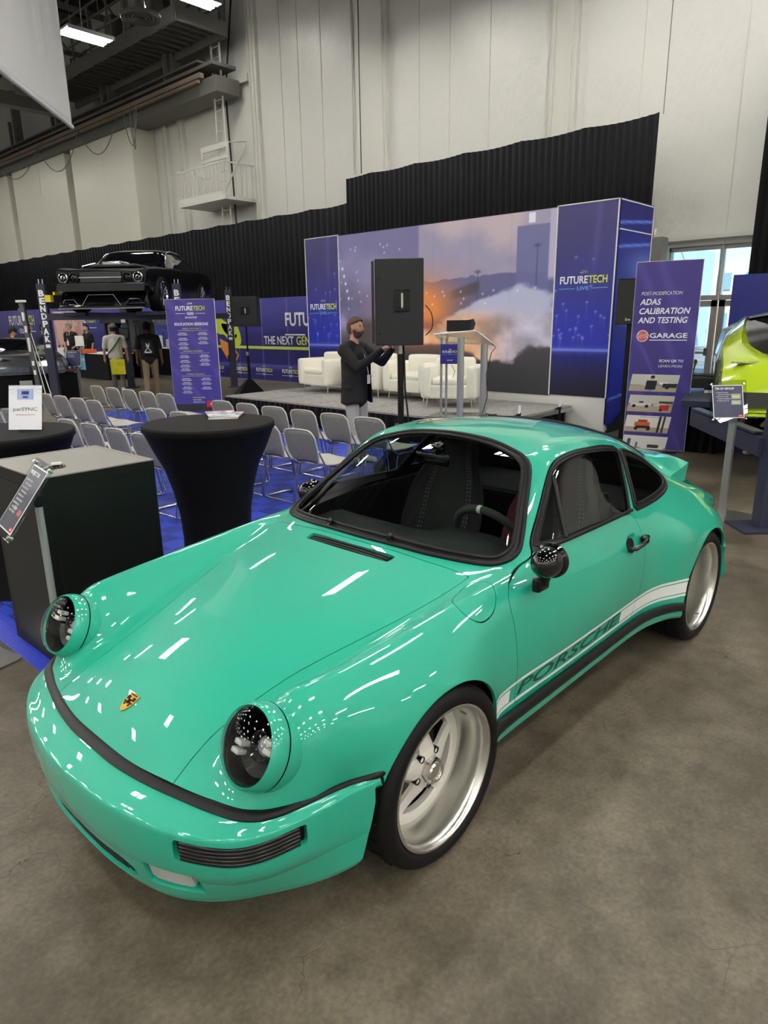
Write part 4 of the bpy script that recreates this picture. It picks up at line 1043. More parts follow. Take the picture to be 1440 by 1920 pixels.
# raised sidewall lettering on the tyre
# ------------------------------------------------------------------ headlights
BOWL = mat('headlamp_bowl', (14, 14, 15), rough=.12, metal=.2)
CARB = mat('carbon_weave', (40, 40, 42), rough=.3)
ck = node(CARB, 'ShaderNodeTexChecker'); ck.inputs['Scale'].default_value = 260; ck.inputs[1].default_value = srgb((18, 18, 19)); ck.inputs[2].default_value = srgb((66, 66, 68))
tc = node(CARB, 'ShaderNodeTexCoord'); link(CARB, tc.outputs['Object'], ck.inputs[0]); link(CARB, ck.outputs[0], bsdf(CARB).inputs[0])
LEDP = mat('frosted_led_pod', (215, 215, 205), rough=.25, coat=.8)
for s in (-1, 1):
    th = math.radians(27)
    ax = Vector((-math.cos(th), -.04*s, math.sin(th))).normalized()       # faces forward and up
    sx_ = Vector((0, 0, 1)).cross(ax).normalized(); up_ = ax.cross(sx_)
    M = Matrix(((sx_.x, up_.x, ax.x, -.586), (sx_.y, up_.y, ax.y, s*.598), (sx_.z, up_.z, ax.z, .642), (0, 0, 0, 1)))
    mb = MB(); mb.lathe([(.098, -.12), (.113, -.07), (.1225, -.030), (.1225, -.006)], 56, M)
    tube_ = cmb(mb, 'headlight_bucket', PAINT, smooth=50)
    mb = MB(); mb.lathe([(.1215, -.012), (.1165, -.012), (.1165, -.002)], 56, M); cmb(mb, 'headlight_gasket', GAP, tube_)
    mb = MB(); mb.lathe([(.1225, -.001), (.1235, .004), (.1225, .018), (.119, .034), (.114, .046), (.110, .051), (.107, .047), (.106, .03), (.105, 0)], 64, M)
    rg = cmb(mb, 'headlight', PAINT, smooth=60)
    mb = MB(); mb.lathe([(.106, .042), (.101, .030), (.098, -.005), (.086, -.050), (.055, -.085), (0, -.095)], 48, M); cmb(mb, 'headlight_bowl', BOWL, rg, smooth=50)
    mb = MB(); mb.lathe([(.047, -.045), (.047, -.008), (.043, 0), (.036, -.004), (.033, -.03), (.0, -.032)], 36, M); cmb(mb, 'projector', GLOSSBLK, rg, smooth=40)
    mb = MB(); mb.lathe([(.031, -.026), (.024, -.014), (.012, -.007), (0, -.005)], 28, M); cmb(mb, 'projector_lens', mat('lamp_lens', (150, 155, 160), rough=.05, coat=1), rg, smooth=50)
    # carbon shell below the projector
    mb = MB(); V = []; n = 24
    for k in range(n+1):
        a = math.radians(190+160*k/n)
        for r, h in ((.084, -.004), (.066, -.020), (.048, -.030)): V.append(M @ Vector((r*math.cos(a), r*math.sin(a), h)))
    F = [(3*k+j, 3*k+j+1, 3*k+j+4, 3*k+j+3) for k in range(n) for j in (0, 1)]
    mb.add(V, F); cmb(mb, 'carbon_shell', CARB, rg, smooth=50)
    for px, py in ((-.060, .034), (-.066, .010), (.056, -.012), (.060, -.038)):
        mb = MB(); Mk = M @ Matrix.Translation((px*-s*-1, py, 0))
        mb.box((0, 0, .014), (.034, .016, .034), b=.004, M=Mk); cmb(mb, 'led_pod', LEDP, rg, smooth=30)
    mb = MB(); mb.lathe([(.108, .047), (.100, .062), (.077, .078), (.046, .087), (.02, .091), (0, .092)], 48, M); cmb(mb, 'headlight_lens', CLEAR, rg, smooth=60)
    mb = MB(); a = math.radians(35 if s < 0 else 145); Mk = M @ Matrix.Translation((.1165*math.cos(a), .1165*math.sin(a), .038)); mb.lathe([(.0045, 0), (.0045, .004), (0, .004)], 12, Mk); cmb(mb, 'ring_screw', PAINT, rg)
# ------------------------------------------------------------------ badge
def on_top(x, y, off=.002):
    ya = abs(y); i = np.argmin((half.V[:, 0]-x)**2+(half.V[:, 1]-ya)**2+(half.A[:, 0] > 5.5)*9)
    n = half.N[i].copy(); z = half.V[i, 2]-(n[0]*(x-half.V[i, 0])+n[1]*(ya-half.V[i, 1]))/n[2]
    if y < 0: n[1] = -n[1]
    return Vector((x, y, z))+Vector(n)*off, Vector(n)
p, n = on_top(-.665, 0, .001)
fw = Vector((-1, 0, 0)); fw = (fw-n*fw.dot(n)).normalized(); rt = fw.cross(n)
M = frame(p, -rt, -fw, n)
GOLD = mat('gold_enamel', (206, 164, 70), rough=.65, metal=.2, spec=.2)
shield = [(0, -.036), (.012, -.028), (.021, -.012), (.0245, .006), (.0245, .022), (.027, .031), (.014, .030), (0, .034), (-.014, .030), (-.027, .031), (-.0245, .022), (-.0245, .006), (-.021, -.012), (-.012, -.028)]
mb = MB(); mb.prism(shield, 0, .003, M); bd = cmb(mb, 'hood_badge', GOLD)
for nm, m_, polys in (('badge_stripes_black', GAP, [(-.022, -.0165), (-.0125, -.0075)]), ('badge_stripes_red', mat('red_enamel', (120, 26, 24), rough=.8, spec=.1), [(-.0165, -.0125)])):
    mb = MB()
    for s in (1, -1):
        for a, b in polys:
            for x0, x1, y0, y1 in ((a, b, .006, .020),): mb.prism([(s*x0, y0), (s*x1, y0), (s*x1, y1), (s*x0, y1)], .003, .0036, M)
            x0, x1 = -b, -a
            mb.prism([(s*x0, -.014+(.008 if x1 > .017 else 0)), (s*x1, -.014+(.010 if x1 > .017 else 0)), (s*x1, .001), (s*x0, .001)], .003, .0036, M)
    cmb(mb, nm, m_, bd)
mb = MB(); mb.prism([(.0, -.009), (.0065, -.003), (.0075, .010), (-.0075, .010), (-.0065, -.003)], .003, .0042, M); mb.tube([M @ Vector((-.002, -.004, .0046)), M @ Vector((.001, .001, .0046)), M @ Vector((-.001, .007, .0046))], .0012, 5); ins = cmb(mb, 'badge_centre', GAP, bd)
V, F = text_mesh('PORSCHE', .0075, ext=.0003, width=.034, bold=.0002)
own(mesh_obj('badge_lettering', [M @ (Vector(v)+Vector((0, .0262, .0034))) for v in V], F, GAP), bd)
# ------------------------------------------------------------------ washer nozzles, cowl grille
for y in (.205, -.157):
    p, n = on_top(.452, y, 0)
    mb = MB(); Mk = frame(p, n.cross(Vector((0, 1, 0))), (0, 1, 0)); Mk = frame(p, (1, 0, 0), (0, 1, 0)) @ Matrix.Identity(4)
    mb.lathe([(.014, 0), (.013, .006), (.008, .008), (.0075, .016), (.0115, .018), (.0125, .024), (.009, .030), (.004, .036), (0, .037)], 18, Mk)
    cmb(mb, 'wiper_spindle', GLOSSBLK, smooth=40)
mb = MB()
for i in range(3): mb.tube([on_top(.342+.016*i, y, -.006)[0] for y in np.linspace(-.23, .23, 24)], .0035, 6)
cmb(mb, 'cowl_grille', TRIMBLK, smooth=50)
# ------------------------------------------------------------------ rocker trim
for s in (-1, 1):
    path = cr_open([(.275, .805, .312), (.295, .802, .330), (.33, .800, .338), (.42, .796, .338), (.7, .800, .340), (1.1, .804, .342), (1.45, .808, .343), (1.6, .818, .343), (1.72, .838, .338), (1.83, .868, .330), (1.915, .893, .315)], 5)
    mb = MB(); prof = [(-.010, .020), (.006, .022), (.014, .012), (.016, -.006), (.011, -.020), (-.010, -.024)]
    V = []; n = len(path)
    for i, (x, y, z) in enumerate(path):
        t = path[min(i+1, n-1)]-path[max(i-1, 0)]; t /= np.linalg.norm(t); o = np.array([-t[1], t[0], 0]); o /= np.linalg.norm(o)
        for a, b in prof: q = np.array([x, y, z])+o*a+np.array([0, 0, b]); V.append((q[0], s*q[1], q[2]))
    m_ = 6; F = [(i*m_+k, i*m_+(k+1) % m_, (i+1)*m_+(k+1) % m_, (i+1)*m_+k) for i in range(n-1) for k in range(m_)]+[tuple(range(m_)), tuple((n-1)*m_+k for k in range(m_-1, -1, -1))]
    mb.add(V, F); cmb(mb, 'rocker_trim', TRIMBLK, smooth=50)
    mb = MB(); V = []; prof = [(-.004, -.018), (-.002, -.050), (-.010, -.072), (-.05, -.078)]
    for i, (x, y, z) in enumerate(path[5:]):
        fl = float(smoothstep(1.5, 1.85, x))
        for a, b in prof: V.append((x, s*(y+a), z+b*(1-.1*fl)))
    m_ = 4; n = len(path)-5; F = [(i*m_+k, i*m_+k+1, (i+1)*m_+k+1, (i+1)*m_+k) for i in range(n-1) for k in range(m_-1)]
    mb.add(V, F); cmb(mb, 'rocker_panel', PAINT, smooth=60)
mb = MB(); mb.box((1.13, 0, .25), (1.5, 1.5, .06), b=.02); mb.box((2.9, 0, .28), (.5, 1.2, .10), b=.02); mb.box((-.5, 0, .22), (.5, 1.1, .05), b=.02); cmb(mb, 'underbody', GAP)
# ------------------------------------------------------------------ side stripe decal on both flanks (cut from the skin itself)
side_p = body.join(door) if False else None
ZT = lambda x: np.interp(x, [.22, .26, .30, .34, .40, .5, .9, 1.3, 1.5, 1.62, 1.75, 1.88, 2.0], [.415, .432, .450, .459, .464, .468, .472, .475, .476, .476, .474, .466, .455])
def stripe(p, d0, d1, x0=-9, x1=9):
    for f in (lambda q: np.where((q.A[:, 0] > 6.5), ZT(q.V[:, 0])-d0-q.V[:, 2], -.05), lambda q: q.V[:, 2]-(ZT(q.V[:, 0])-d1), lambda q: q.V[:, 0]-max(x0, .15), lambda q: min(x1, 2.2)-q.V[:, 0]): p, _ = p.clip(f(p))
    return p
for mir in (True, False):
    for nm, src in (('body', bodyR), ('door', door)):
        for d0, d1, x0, x1 in ((0, .013, -9, 9), (.079, .092, -9, 9), (.0185, .074, -9, .42), (.0185, .074, 1.335, 9)):
            g = stripe(src, d0, d1, x0, x1)
            if len(g.V) < 4: continue
            cpatch(g.mirror() if mir else g, 'side_stripe', WHITEDECAL, None, thick=0, off=.0022)
    # lettering wrapped onto the door skin
    V, F = text_mesh('PORSCHE', .075, ext=0, width=.86, bold=.0006, shear=.25)
    s = -1 if mir else 1
    V = np.array(V); h0 = V[:, 1].min(); h1 = V[:, 1].max()
    V[:, 1] = (V[:, 1]-h0)/(h1-h0)
    X = .885+V[:, 0]*(1 if mir else -1); Z = ZT(X)-.072+.051*V[:, 1]
    W = []
    for x, z in zip(X, Z):
        i = np.argmin((half.V[:, 0]-x)**2+(half.V[:, 2]-z)**2+(half.A[:, 0] < 6)*9); nn = half.N[i]
        W.append((x, s*(half.V[i, 1]-(nn[0]*(x-half.V[i, 0])+nn[2]*(z-half.V[i, 2]))/nn[1]+.0012), z))
    o = mesh_obj('door_lettering', W, F, DARKDECAL); own(o)
# ------------------------------------------------------------------ cabin
SEATM = mat('black_suede', (66, 62, 66), rough=.9)
STITCH = mat('pale_stitching', (175, 170, 165), rough=.8)
REDSTITCH = mat('maroon_bolster', (112, 50, 58), rough=.85)
mb = MB(); mb.box((1.25, 0, .32), (1.9, 1.4, .03)); mb.box((.56, 0, .56), (.06, 1.2, .45)); mb.box((2.25, 0, .56), (.06, 1.2, .5)); mb.box((1.35, .705, .585), (1.15, .03, .54), b=.01); mb.box((1.35, -.705, .585), (1.15, .03, .54), b=.01)
mb.box((1.15, 0, .42), (1.2, .18, .18), b=.03); mb.box((2.0, 0, .80), (.45, 1.25, .03), b=.01); mb.box((1.80, 0, .66), (.10, 1.2, .30), b=.03)
cmb(mb, 'cabin_lining', CARPET_IN)
mb = MB(); V = []
prof = [(.50, .80), (.52, .845), (.60, .868), (.70, .874), (.78, .862), (.82, .83), (.82, .76), (.78, .66)]
n = 24
for i in range(n+1):
    y = -.60+1.20*i/n; hump = math.exp(-((y+.33)/.20)**4)
    for j, (x, z) in enumerate(prof):
        k = hump*(.035 if j in (3, 4, 5) else (.018 if j in (2, 6) else 0)); V.append((x+(.05*hump if j >= 4 else 0)+.13*abs(y/.6)**3, y, z+k-.024-.045*abs(y/.6)**3))
m_ = len(prof); F = [(i*m_+k, i*m_+k+1, (i+1)*m_+k+1, (i+1)*m_+k) for i in range(n) for k in range(m_-1)]
mb.add(V, F); cmb(mb, 'dashboard', mat('black_leather', (40, 42, 43), rough=.5), smooth=60)
# steering wheel
c = Vector((.945, -.33, .815)); ax = Vector((.86, 0, .50)).normalized(); sx_ = Vector((0, 1, 0)); up_ = ax.cross(sx_); up_ = up_ if up_.z > 0 else -up_
M = frame(c, sx_, up_, ax)
mb = MB(); mb.tube([M @ Vector((.178*math.cos(a), .178*math.sin(a), 0)) for a in np.linspace(0, 2*math.pi, 40, endpoint=False)], .0185, 10, closed=True)
st = cmb(mb, 'steering_wheel', SEATM, smooth=60)
mb = MB()
for a in (0, math.pi, -math.pi/2): mb.tube([M @ Vector((r*math.cos(a), r*math.sin(a), -.035+.03*r/.17)) for r in (.02, .09, .17)], .010, 8)
mb.lathe([(.045, -.05), (.045, -.03), (0, -.028)], 20, M); cmb(mb, 'wheel_spokes', TRIMBLK, st, smooth=50)
mb = MB(); mb.tube([M @ Vector((.178*math.cos(a), .178*math.sin(a), 0)) for a in (math.pi/2-.05, math.pi/2, math.pi/2+.05)], .0195, 10); cmb(mb, 'centre_marker', mat('pale_marker', (210, 215, 200), rough=.6), st, smooth=60)
for s in (-1, 1):
    yc = .345*s
    # bucket seat: shell from stacked cross sections
    mb = MB(); V = []; secs = []
    path = [(1.00, .47, .24, .02), (1.10, .44, .25, .05), (1.25, .43, .26, .08), (1.36, .47, .265, .09), (1.43, .56, .265, .10), (1.475, .68, .26, .10), (1.51, .80, .25, .09), (1.54, .90, .215, .06), (1.565, .98, .17, .045), (1.585, 1.05, .15, .035), (1.60, 1.10, .135, .03), (1.61, 1.125, .09, .01)]
    dn = []
    for i, (x, z, w_, b_) in enumerate(path):
        a = path[max(i-1, 0)]; b2 = path[min(i+1, len(path)-1)]; t = Vector((b2[0]-a[0], 0, b2[1]-a[1])).normalized(); nrm = Vector((-t.z, 0, t.x))
        row = []
        for u in np.linspace(-1, 1, 17):
            e = abs(u); bol = b_*smoothstep(.62, .92, e)*(1-.55*smoothstep(.92, 1.0, e)); row.append(Vector((x, yc+u*w_, z))+nrm*float(bol)*1.0)
        for u in np.linspace(1, -1, 9): row.append(Vector((x, yc+u*w_*.97, z))-nrm*(.05*(1-abs(u)**4)+.012))
        V += row
    m_ = 26; n = len(path)
    F = [(i*m_+k, i*m_+(k+1) % m_, (i+1)*m_+(k+1) % m_, (i+1)*m_+k) for i in range(n-1) for k in range(m_)]+[tuple(range(m_)), tuple((n-1)*m_+k for k in range(m_-1, -1, -1))]
    mb.add(V, F); seat = cmb(mb, 'bucket_seat', SEATM, smooth=60)
    mb = MB()
    for col in (3, 13):
        for o_ in (0, .6):
            pts = [V[i*m_+col]*(1-o_)+V[i*m_+col+(1 if col < 8 else -1)]*o_ for i in range(1, n-1)]
            pts = [p_+Vector((-.004, 0, .003)) for p_ in pts]
            Q = [pts[int(k)].lerp(pts[min(int(k)+1, len(pts)-1)], k-int(k)) for k in np.linspace(0, len(pts)-1.001, 90)]
            for k in range(0, 88, 2): mb.tube([Q[k], Q[k+1]], .0022, 4)
    cmb(mb, 'stitching', STITCH, seat)
    mb = MB(); V2 = []
    for i in range(4, n-3):
        for col in (12, 13, 14, 15, 16): V2.append(V[i*m_+col]+Vector((-.003, -.002, .002)) if s < 0 or True else 0)
    m2 = 5; F = [(i*m2+k, i*m2+k+1, (i+1)*m2+k+1, (i+1)*m2+k) for i in range(n-8) for k in range(m2-1)]
    mb.add(V2, F); cmb(mb, 'bolster_panel', REDSTITCH if s < 0 else SEATM, seat, smooth=60)
mb = MB(); mb.box((.93, 0, 1.145), (.022, .20, .058), b=.012); mb.tube([(.93, 0, 1.16), (.965, 0, 1.20), (.99, 0, 1.215)], .010, 8); mb.box((.975, 0, 1.19), (.05, .06, .05), b=.012)
cmb(mb, 'rear_view_mirror', GLOSSBLK, smooth=50)
mb = MB(); mb.tube([(1.62, -.56, .88), (1.60, -.585, .72), (1.585, -.60, .56)], [.03, .028, .02], 10); mb.tube([(1.62, -.55, .93), (1.62, -.56, .86)], .022, 10); cmb(mb, 'harness_bundle', mat('black_webbing', (26, 26, 28), rough=.6), smooth=50)
mb = MB()
for i in range(2): mb.tube([on_top(.535+.03*i, y, -.018)[0] if False else (.50+.022*i+.18*y*y, y, .868-.06*y*y) for y in np.linspace(-.52, .52, 14)], .005, 6)
cmb(mb, 'dash_vent', TRIMBLK, smooth=50)
# ------------------------------------------------------------------ painted graphics
def paint_mat(name, emit=0, rough=.4):
    m = bpy.data.materials.new(name); m.use_nodes = True; a = m.node_tree.nodes.new('ShaderNodeAttribute'); a.attribute_name = 'paint'
    b = bsdf(m); b.inputs['Roughness'].default_value = rough
    if emit:
        b.inputs['Base Color'].default_value = (.01, .01, .01, 1); link(m, a.outputs['Color'], b.inputs['Emission Color']); b.inputs['Emission Strength'].default_value = emit
    else: link(m, a.outputs['Color'], b.inputs['Base Color'])
    return m
PRINT = paint_mat('printed_graphic'); SCREEN = paint_mat('led_screen_image', emit=.60)
def lin(c):
    c = np.clip(np.asarray(c, float)/255, 0, 1); return np.where(c <= .04045, c/12.92, ((c+.055)/1.055)**2.4)
def graphic(name, M, w, h, nx, ny, func, m, parent, lift=.002, off=(0, 0)):
    """flat printed or lit picture, local x to the right, y up, facing +z, origin at its centre"""
    us, vs = np.meshgrid(np.linspace(0, 1, nx+1), np.linspace(0, 1, ny+1), indexing='ij')
    rgb = lin(func(us, vs)); V = [M @ Vector(((u-.5)*w+off[0], (v-.5)*h+off[1], lift)) for u, v in zip(us.ravel(), vs.ravel())]
    F = [(i*(ny+1)+j, (i+1)*(ny+1)+j, (i+1)*(ny+1)+j+1, i*(ny+1)+j+1) for i in range(nx) for j in range(ny)]
    col = np.concatenate([rgb.reshape(-1, 3), np.ones((len(V), 1))], 1)
    return mesh_obj(name, V, F, m, parent, smooth=True, cols=col)
WHT = mat('white_print', (238, 240, 242), rough=.5); YEL = mat('lime_print', (208, 222, 84), rough=.5); CYN = mat('light_blue_print', (96, 176, 232), rough=.5)
def logo(parent, M, w, sub='LIVE', subm=None):
    """stacked event logo: small word, wide two-colour word, ruled line with a sub-word"""
    f = w*.19
    def L_(s, size, m, x, y, ww, nm, **k):
        V, F = text_mesh(s, size, ext=.0008, width=ww, **k); mesh_obj(nm, [M @ (Vector(v)+Vector((x, y, .004))) for v in V], F, m, parent)
    L_('FUTURE', f, WHT, -w*.20, 0, w*.58, 'logo_word', bold=w*.0045)
    L_('TECH', f, YEL, w*.30, 0, w*.38, 'logo_word', bold=w*.0045)
    L_('SEMA', f*.42, WHT, 0, f*.78, w*.17, 'logo_small_word', bold=w*.003, shear=.25)
    L_(sub, f*.50, subm or WHT, 0, -f*.80, w*.24, 'logo_sub_word', bold=w*.002)
    for s in (-1, 1):
        MB().box((s*w*.335, -f*.80, .004), (w*.33, f*.07, .002), M=M).build('logo_rule', subm or WHT, parent)
Rw = Vector((0, -1, 0)); Up = Vector((0, 0, 1)); Nw = Vector((-1, 0, 0))     # facing -x: local x to image right
def face(x, y, z, rot=0.0):
    """frame of a panel facing the camera side (-x), turned about z by rot"""
    c, s = math.cos(rot), math.sin(rot); xa = Vector((s, -c, 0)); return frame((x, y, z), xa, Up, xa.cross(Up))
def blue_panel(seed, hor=.25, dark=True):
    def f(u, v):
        c = np.ones(u.shape+(3,))*np.array([58., 56, 132]); c = vmix(c, (42, 52, 178), np.exp(-((v-.33)/.22)**2)); c = vmix(c, (62, 58, 120), smoothstep(.6, 1, v))
        n = fbm(u*3+seed, v*6, seed, 4); c *= (.93+.14*n)[..., None]
        below = smoothstep(hor+.004, hor-.004, v); c = vmix(c, (24, 28, 110), below*.8); c = vmix(c, (26, 26, 50), smoothstep(hor, 0, v)); 
        g = fbm(u*30, v*90, seed+5, 3); c += (below*np.exp((v-hor)*14)*60*(g-.3))[..., None]*np.array([.5, .6, 1])
        c = vmix(c, (190, 205, 255), np.exp(-((v-hor)/.006)**2)); c = vmix(c, (90, 110, 230), .6*np.exp(-((v-hor)/.02)**2))
        rs = random.Random(seed)
        for k in range(26):
            x = rs.random(); y = hor+.06+rs.random()*.5*(rs.random()); l = rs.uniform(.02, .12); d = np.exp(-((u-x)/.010)**2)
            c = vmix(c, (110, 130, 235), .55*d*((v < y) & (v > y-l))*np.clip((v-y+l)/l, 0, 1)); c = vmix(c, (150, 175, 250), .8*np.exp(-((u-x)/.022)**2-((v-y)/.005)**2))
        c = vmix(c, (92, 90, 160), .5*np.exp(-((u-.68-.1*(v-.8))/.05)**2)*smoothstep(.55, .8, v)); return c
    return f
# ------------------------------------------------------------------ stage backdrop and screen
BACKX = 8.70
bd = empty('stage_backdrop', (BACKX+.3, 6.2, 0), 0, 'large blue stage backdrop with two graphic towers around a wide screen', 'backdrop')
binv = Matrix.Translation((-(BACKX+.3), -6.2, 0))
def bput(o): o.parent = bd; o.matrix_parent_inverse = binv; return o
class Tmp: pass
def reparent(objs, root):
    inv = root.matrix_basis.inverted() if root.type == 'EMPTY' else Matrix.Identity(4)
    for o in objs: o.parent = root; o.matrix_parent_inverse = inv
TOPZ = 3.43
WFR = mat('white_frame', (226, 226, 224), rough=.4)
bput(MB().box((BACKX+.62, 6.19, TOPZ/2+.27), (1.19, 6.92, TOPZ-.56)).build('carcass', mat('dark_panel_back', (30, 30, 60), rough=.7)))
bput(MB().box((BACKX+.05, 6.19, .28), (.08, 6.92, .54)).build('white_base', WFR))
for s, (ya, yb) in (('a', (9.65, 8.62)), ('b', (3.74, 2.73))):
    yc = (ya+yb)/2; w = ya-yb; t = bput(MB().box((BACKX+.02, yc, (TOPZ+.55)/2), (.03, w, TOPZ-.55)).build('graphic_tower', mat('blue_panel_edge', (44, 46, 120), rough=.5)))
    M = face(BACKX, yc, (TOPZ+.55)/2); graphic('tower_graphic', M, w, TOPZ-.55, 60, 170, blue_panel(3 if s == 'a' else 7), PRINT, t, .003)
    logo(t, face(BACKX-.004, yc, 2.32 if s == 'b' else 2.05), w*.80, 'LIVE', CYN)
    MB().box((BACKX-.004, ya-.012, (TOPZ+.55)/2), (.012, .02, TOPZ-.55)).build('tower_edge', WFR, t)
    MB().box((BACKX-.004, yb+.012, (TOPZ+.55)/2), (.012, .02, TOPZ-.55)).build('tower_edge', WFR, t)
    MB().box((BACKX-.004, yc, TOPZ-.008), (.012, w, .016)).build('tower_edge', WFR, t)
# side face of the right tower
MS = frame((BACKX+.6, 2.715, TOPZ/2+.02), (1, 0, 0), (0, 0, 1)); MS = Matrix(((1, 0, 0, BACKX+.6), (0, 0, -1, 2.715), (0, 1, 0, TOPZ/2+.06), (0, 0, 0, 1)))
def side_f(u, v):
    c = np.ones(u.shape+(3,))*np.array([50., 52, 140]); c = vmix(c, (110, 135, 210), .8*np.exp(-((v-.72)/.08)**2-((u-.8)/.5)**2)); c = vmix(c, (28, 38, 165), smoothstep(.5, .3, v)); c = vmix(c, (52, 50, 120), smoothstep(.85, .95, v))
    for k, y in ((0, .90), (1, .12), (2, .80)): c = vmix(c, (110, 140, 250), np.exp(-((v-y-.03*u)/.006)**2))
    return c
t = bput(MB().box((BACKX+.6, 2.735, TOPZ/2+.06), (1.18, .03, TOPZ-.14)).build('tower_side', MATS['blue_panel_edge']))
graphic('side_graphic', MS, 1.18, TOPZ-.12, 30, 120, side_f, PRINT, t, .003); logo(t, MS @ Matrix.Translation((-.05, -.0, .004)), .8, 'LIVE', CYN)
for z in (TOPZ-.02, TOPZ-.42): MB().box((BACKX+.6, 2.712, z), (1.18, .01, .016)).build('tower_edge', WFR, t)
MB().box((BACKX+1.18, 2.712, TOPZ/2+.06), (.02, .01, TOPZ-.12)).build('tower_edge', WFR, t)
o = MB().prism([(0, 0), (1.18, 0), (1.18, .55), (0, .02)], 0, .02, Matrix(((1, 0, 0, BACKX), (0, 0, -1, 2.705), (0, 1, 0, .01), (0, 0, 0, 1)))).build('black_skirt_cloth', CURT); bput(o)
# big screen picture: burnout smoke, flame, dusk skyline
def screen_f(u, v):
    n = fbm(u*5, v*4, 11, 5); n2 = fbm(u*12+3, v*10, 21, 5)
    c = np.ones(u.shape+(3,))*np.array([112., 106, 146]); c = vmix(c, (150, 142, 176), smoothstep(.35, .7, n)*.6)
    c = vmix(c, (60, 56, 84), smoothstep(.9, .3, v)*smoothstep(.20, .0, u)); 
    R_ = smoothstep(.428, .432, u); sky_ = vmix(np.ones(c.shape)*np.array([150., 142, 166]), (188, 168, 172), smoothstep(.3, .7, n)); c = c*(1-R_[..., None])+sky_*R_[..., None]
    mt_ = .645+.035*vnoise(u*14, u*0, 4)+.02*vnoise(u*40, u*0, 5); below = R_*smoothstep(mt_+.003, mt_-.003, v); c = vmix(c, (92, 92, 134), below); c = vmix(c, (78, 80, 112), below*smoothstep(.62, .5, v))
    c = vmix(c, (98, 100, 146), smoothstep(.855, .858, u)*smoothstep(.985, .98, u)*smoothstep(.93, .925, v)*smoothstep(.4, .5, v)*.9)
    c = vmix(c, (178, 168, 188), smoothstep(.975, .98, u)*smoothstep(.62, .66, v))
    for x, y0, y1 in ((.70, .45, .70), (.935, .45, .82)):
        c = vmix(c, (60, 60, 90), .8*np.exp(-((u-x)/.002)**2)*((v > y0) & (v < y1))); c = vmix(c, (60, 60, 90), np.exp(-((u-x)/.012)**2-((v-y1)/.008)**2))
    c = vmix(c, (62, 62, 84), smoothstep(.56, .6, u)*smoothstep(.715, .70, u)*smoothstep(.535+.16*(u-.56), .55+.3*(u-.56), v)*smoothstep(.60+.1*(u-.56)*4, .58+.1*(u-.56)*4, v))
    # asphalt
    hz = .40+.03*np.sin(u*5); low = smoothstep(hz+.05, hz-.03, v); c = vmix(c, (58, 54, 58), low); c = vmix(c, (44, 44, 48), smoothstep(.30, .12, v))
    # orange glow
    g = np.exp(-((u-.42)/.17)**2-((v-.50)/.17)**2); c = vmix(c, (222, 132, 66), np.clip(g*1.35, 0, 1)); g = np.exp(-((u-.50)/.20)**2-((v-.36)/.10)**2); c = vmix(c, (150, 84, 64), g*.8*low)
    c = vmix(c, (206, 128, 84), np.exp(-((u-.42)/.16)**2-((v-.31-.1*(u-.4))/.035)**2)*.9)
    c = vmix(c, (250, 210, 150), np.exp(-((u-.36)/.03)**2-((v-.45)/.05)**2)*.6)
    # smoke cloud
    d = n2*.42+n*.12; cx = (u-.76)/.30; cy = (v-(.335+.16*(u-.5)))/(.11+.10*smoothstep(.5, .9, u)); s_ = smoothstep(1.12, .92, np.sqrt(cx**2+cy**2)+1.6*(.26-d))
    col = vmix(np.ones(c.shape)*np.array([226., 170, 126]), (176, 168, 182), smoothstep(.64, .90, u)); col *= (.62+.72*n2)[..., None]; col = vmix(col, (176, 176, 200), smoothstep(.40, .52, v))
    c = c*(1-s_[..., None])+col*s_[..., None]
    s2 = smoothstep(.16, .0, u+.3*(n2-.5))*np.exp(-((v-.42)/.09)**2); c = vmix(c, (156, 146, 186), s2*.9)
    # flame
    fl = np.exp(-(((u-.415)*.9-(v-.665)*.35)/.017)**2-((v-.655+.8*(.415-u))/.045)**2); fl = smoothstep(.35, .6, fl+.25*(n2-.45)); c = vmix(c, (250, 200, 120), smoothstep(0, .4, fl)); c = vmix(c, (212, 206, 255), smoothstep(.5, .9, fl))
    rs = random.Random(5)
    for k in range(46):
        x = rs.uniform(0, .34) if k < 32 else rs.uniform(.45, .97); y = rs.uniform(.48, .93) if k < 32 else rs.uniform(.48, .6); c = vmix(c, (235, 235, 255), .9*np.exp(-((u-x)/.0030)**2-((v-y)/.006)**2))
    for k in range(5): c = vmix(c, (250, 250, 255), np.exp(-((u-.02-.008*k)/.005)**2-((v-.78+.05*k)/.010)**2))
    c = vmix(c, (235, 235, 255), ((np.abs(u-.91) < .012) & (np.abs(v-.965) < .028))*.8)
    for k in range(1, 6): c *= (1-.05*(np.abs(u-k/6) < .002))[..., None]
    return c
t = bput(MB().box((BACKX+.03, 6.18, (TOPZ-.02+.53)/2), (.05, 4.88, TOPZ-.55)).build('screen', mat('screen_bezel', (20, 20, 22), rough=.4)))
graphic('screen_picture', face(BACKX, 6.18, (TOPZ-.02+.53)/2), 4.88, TOPZ-.56, 330, 190, screen_f, SCREEN, t, .004)
# TV on the tower side
t = empty('wall_television', (8.2, 2.25, 1.68), 0, 'black flat television beside the right tower, half hidden by the purple banner', 'television')
MB().box((0, 0, .29), (.05, .36, .62), rz=.3, b=.01).build('screen_panel', GLOSSBLK, t); MB().box((.05, 0, -.75), (.06, .06, 1.9)).build('stand_pole', TRIMBLK, t); MB().box((.05, 0, -1.67), (.4, .4, .02)).build('stand_foot', TRIMBLK, t)
V, F = text_mesh('Eve', .05, ext=.001); mesh_obj('caption', [face(-.04, .0, .05, .3) @ Vector(v) for v in V], F, WHT, t)
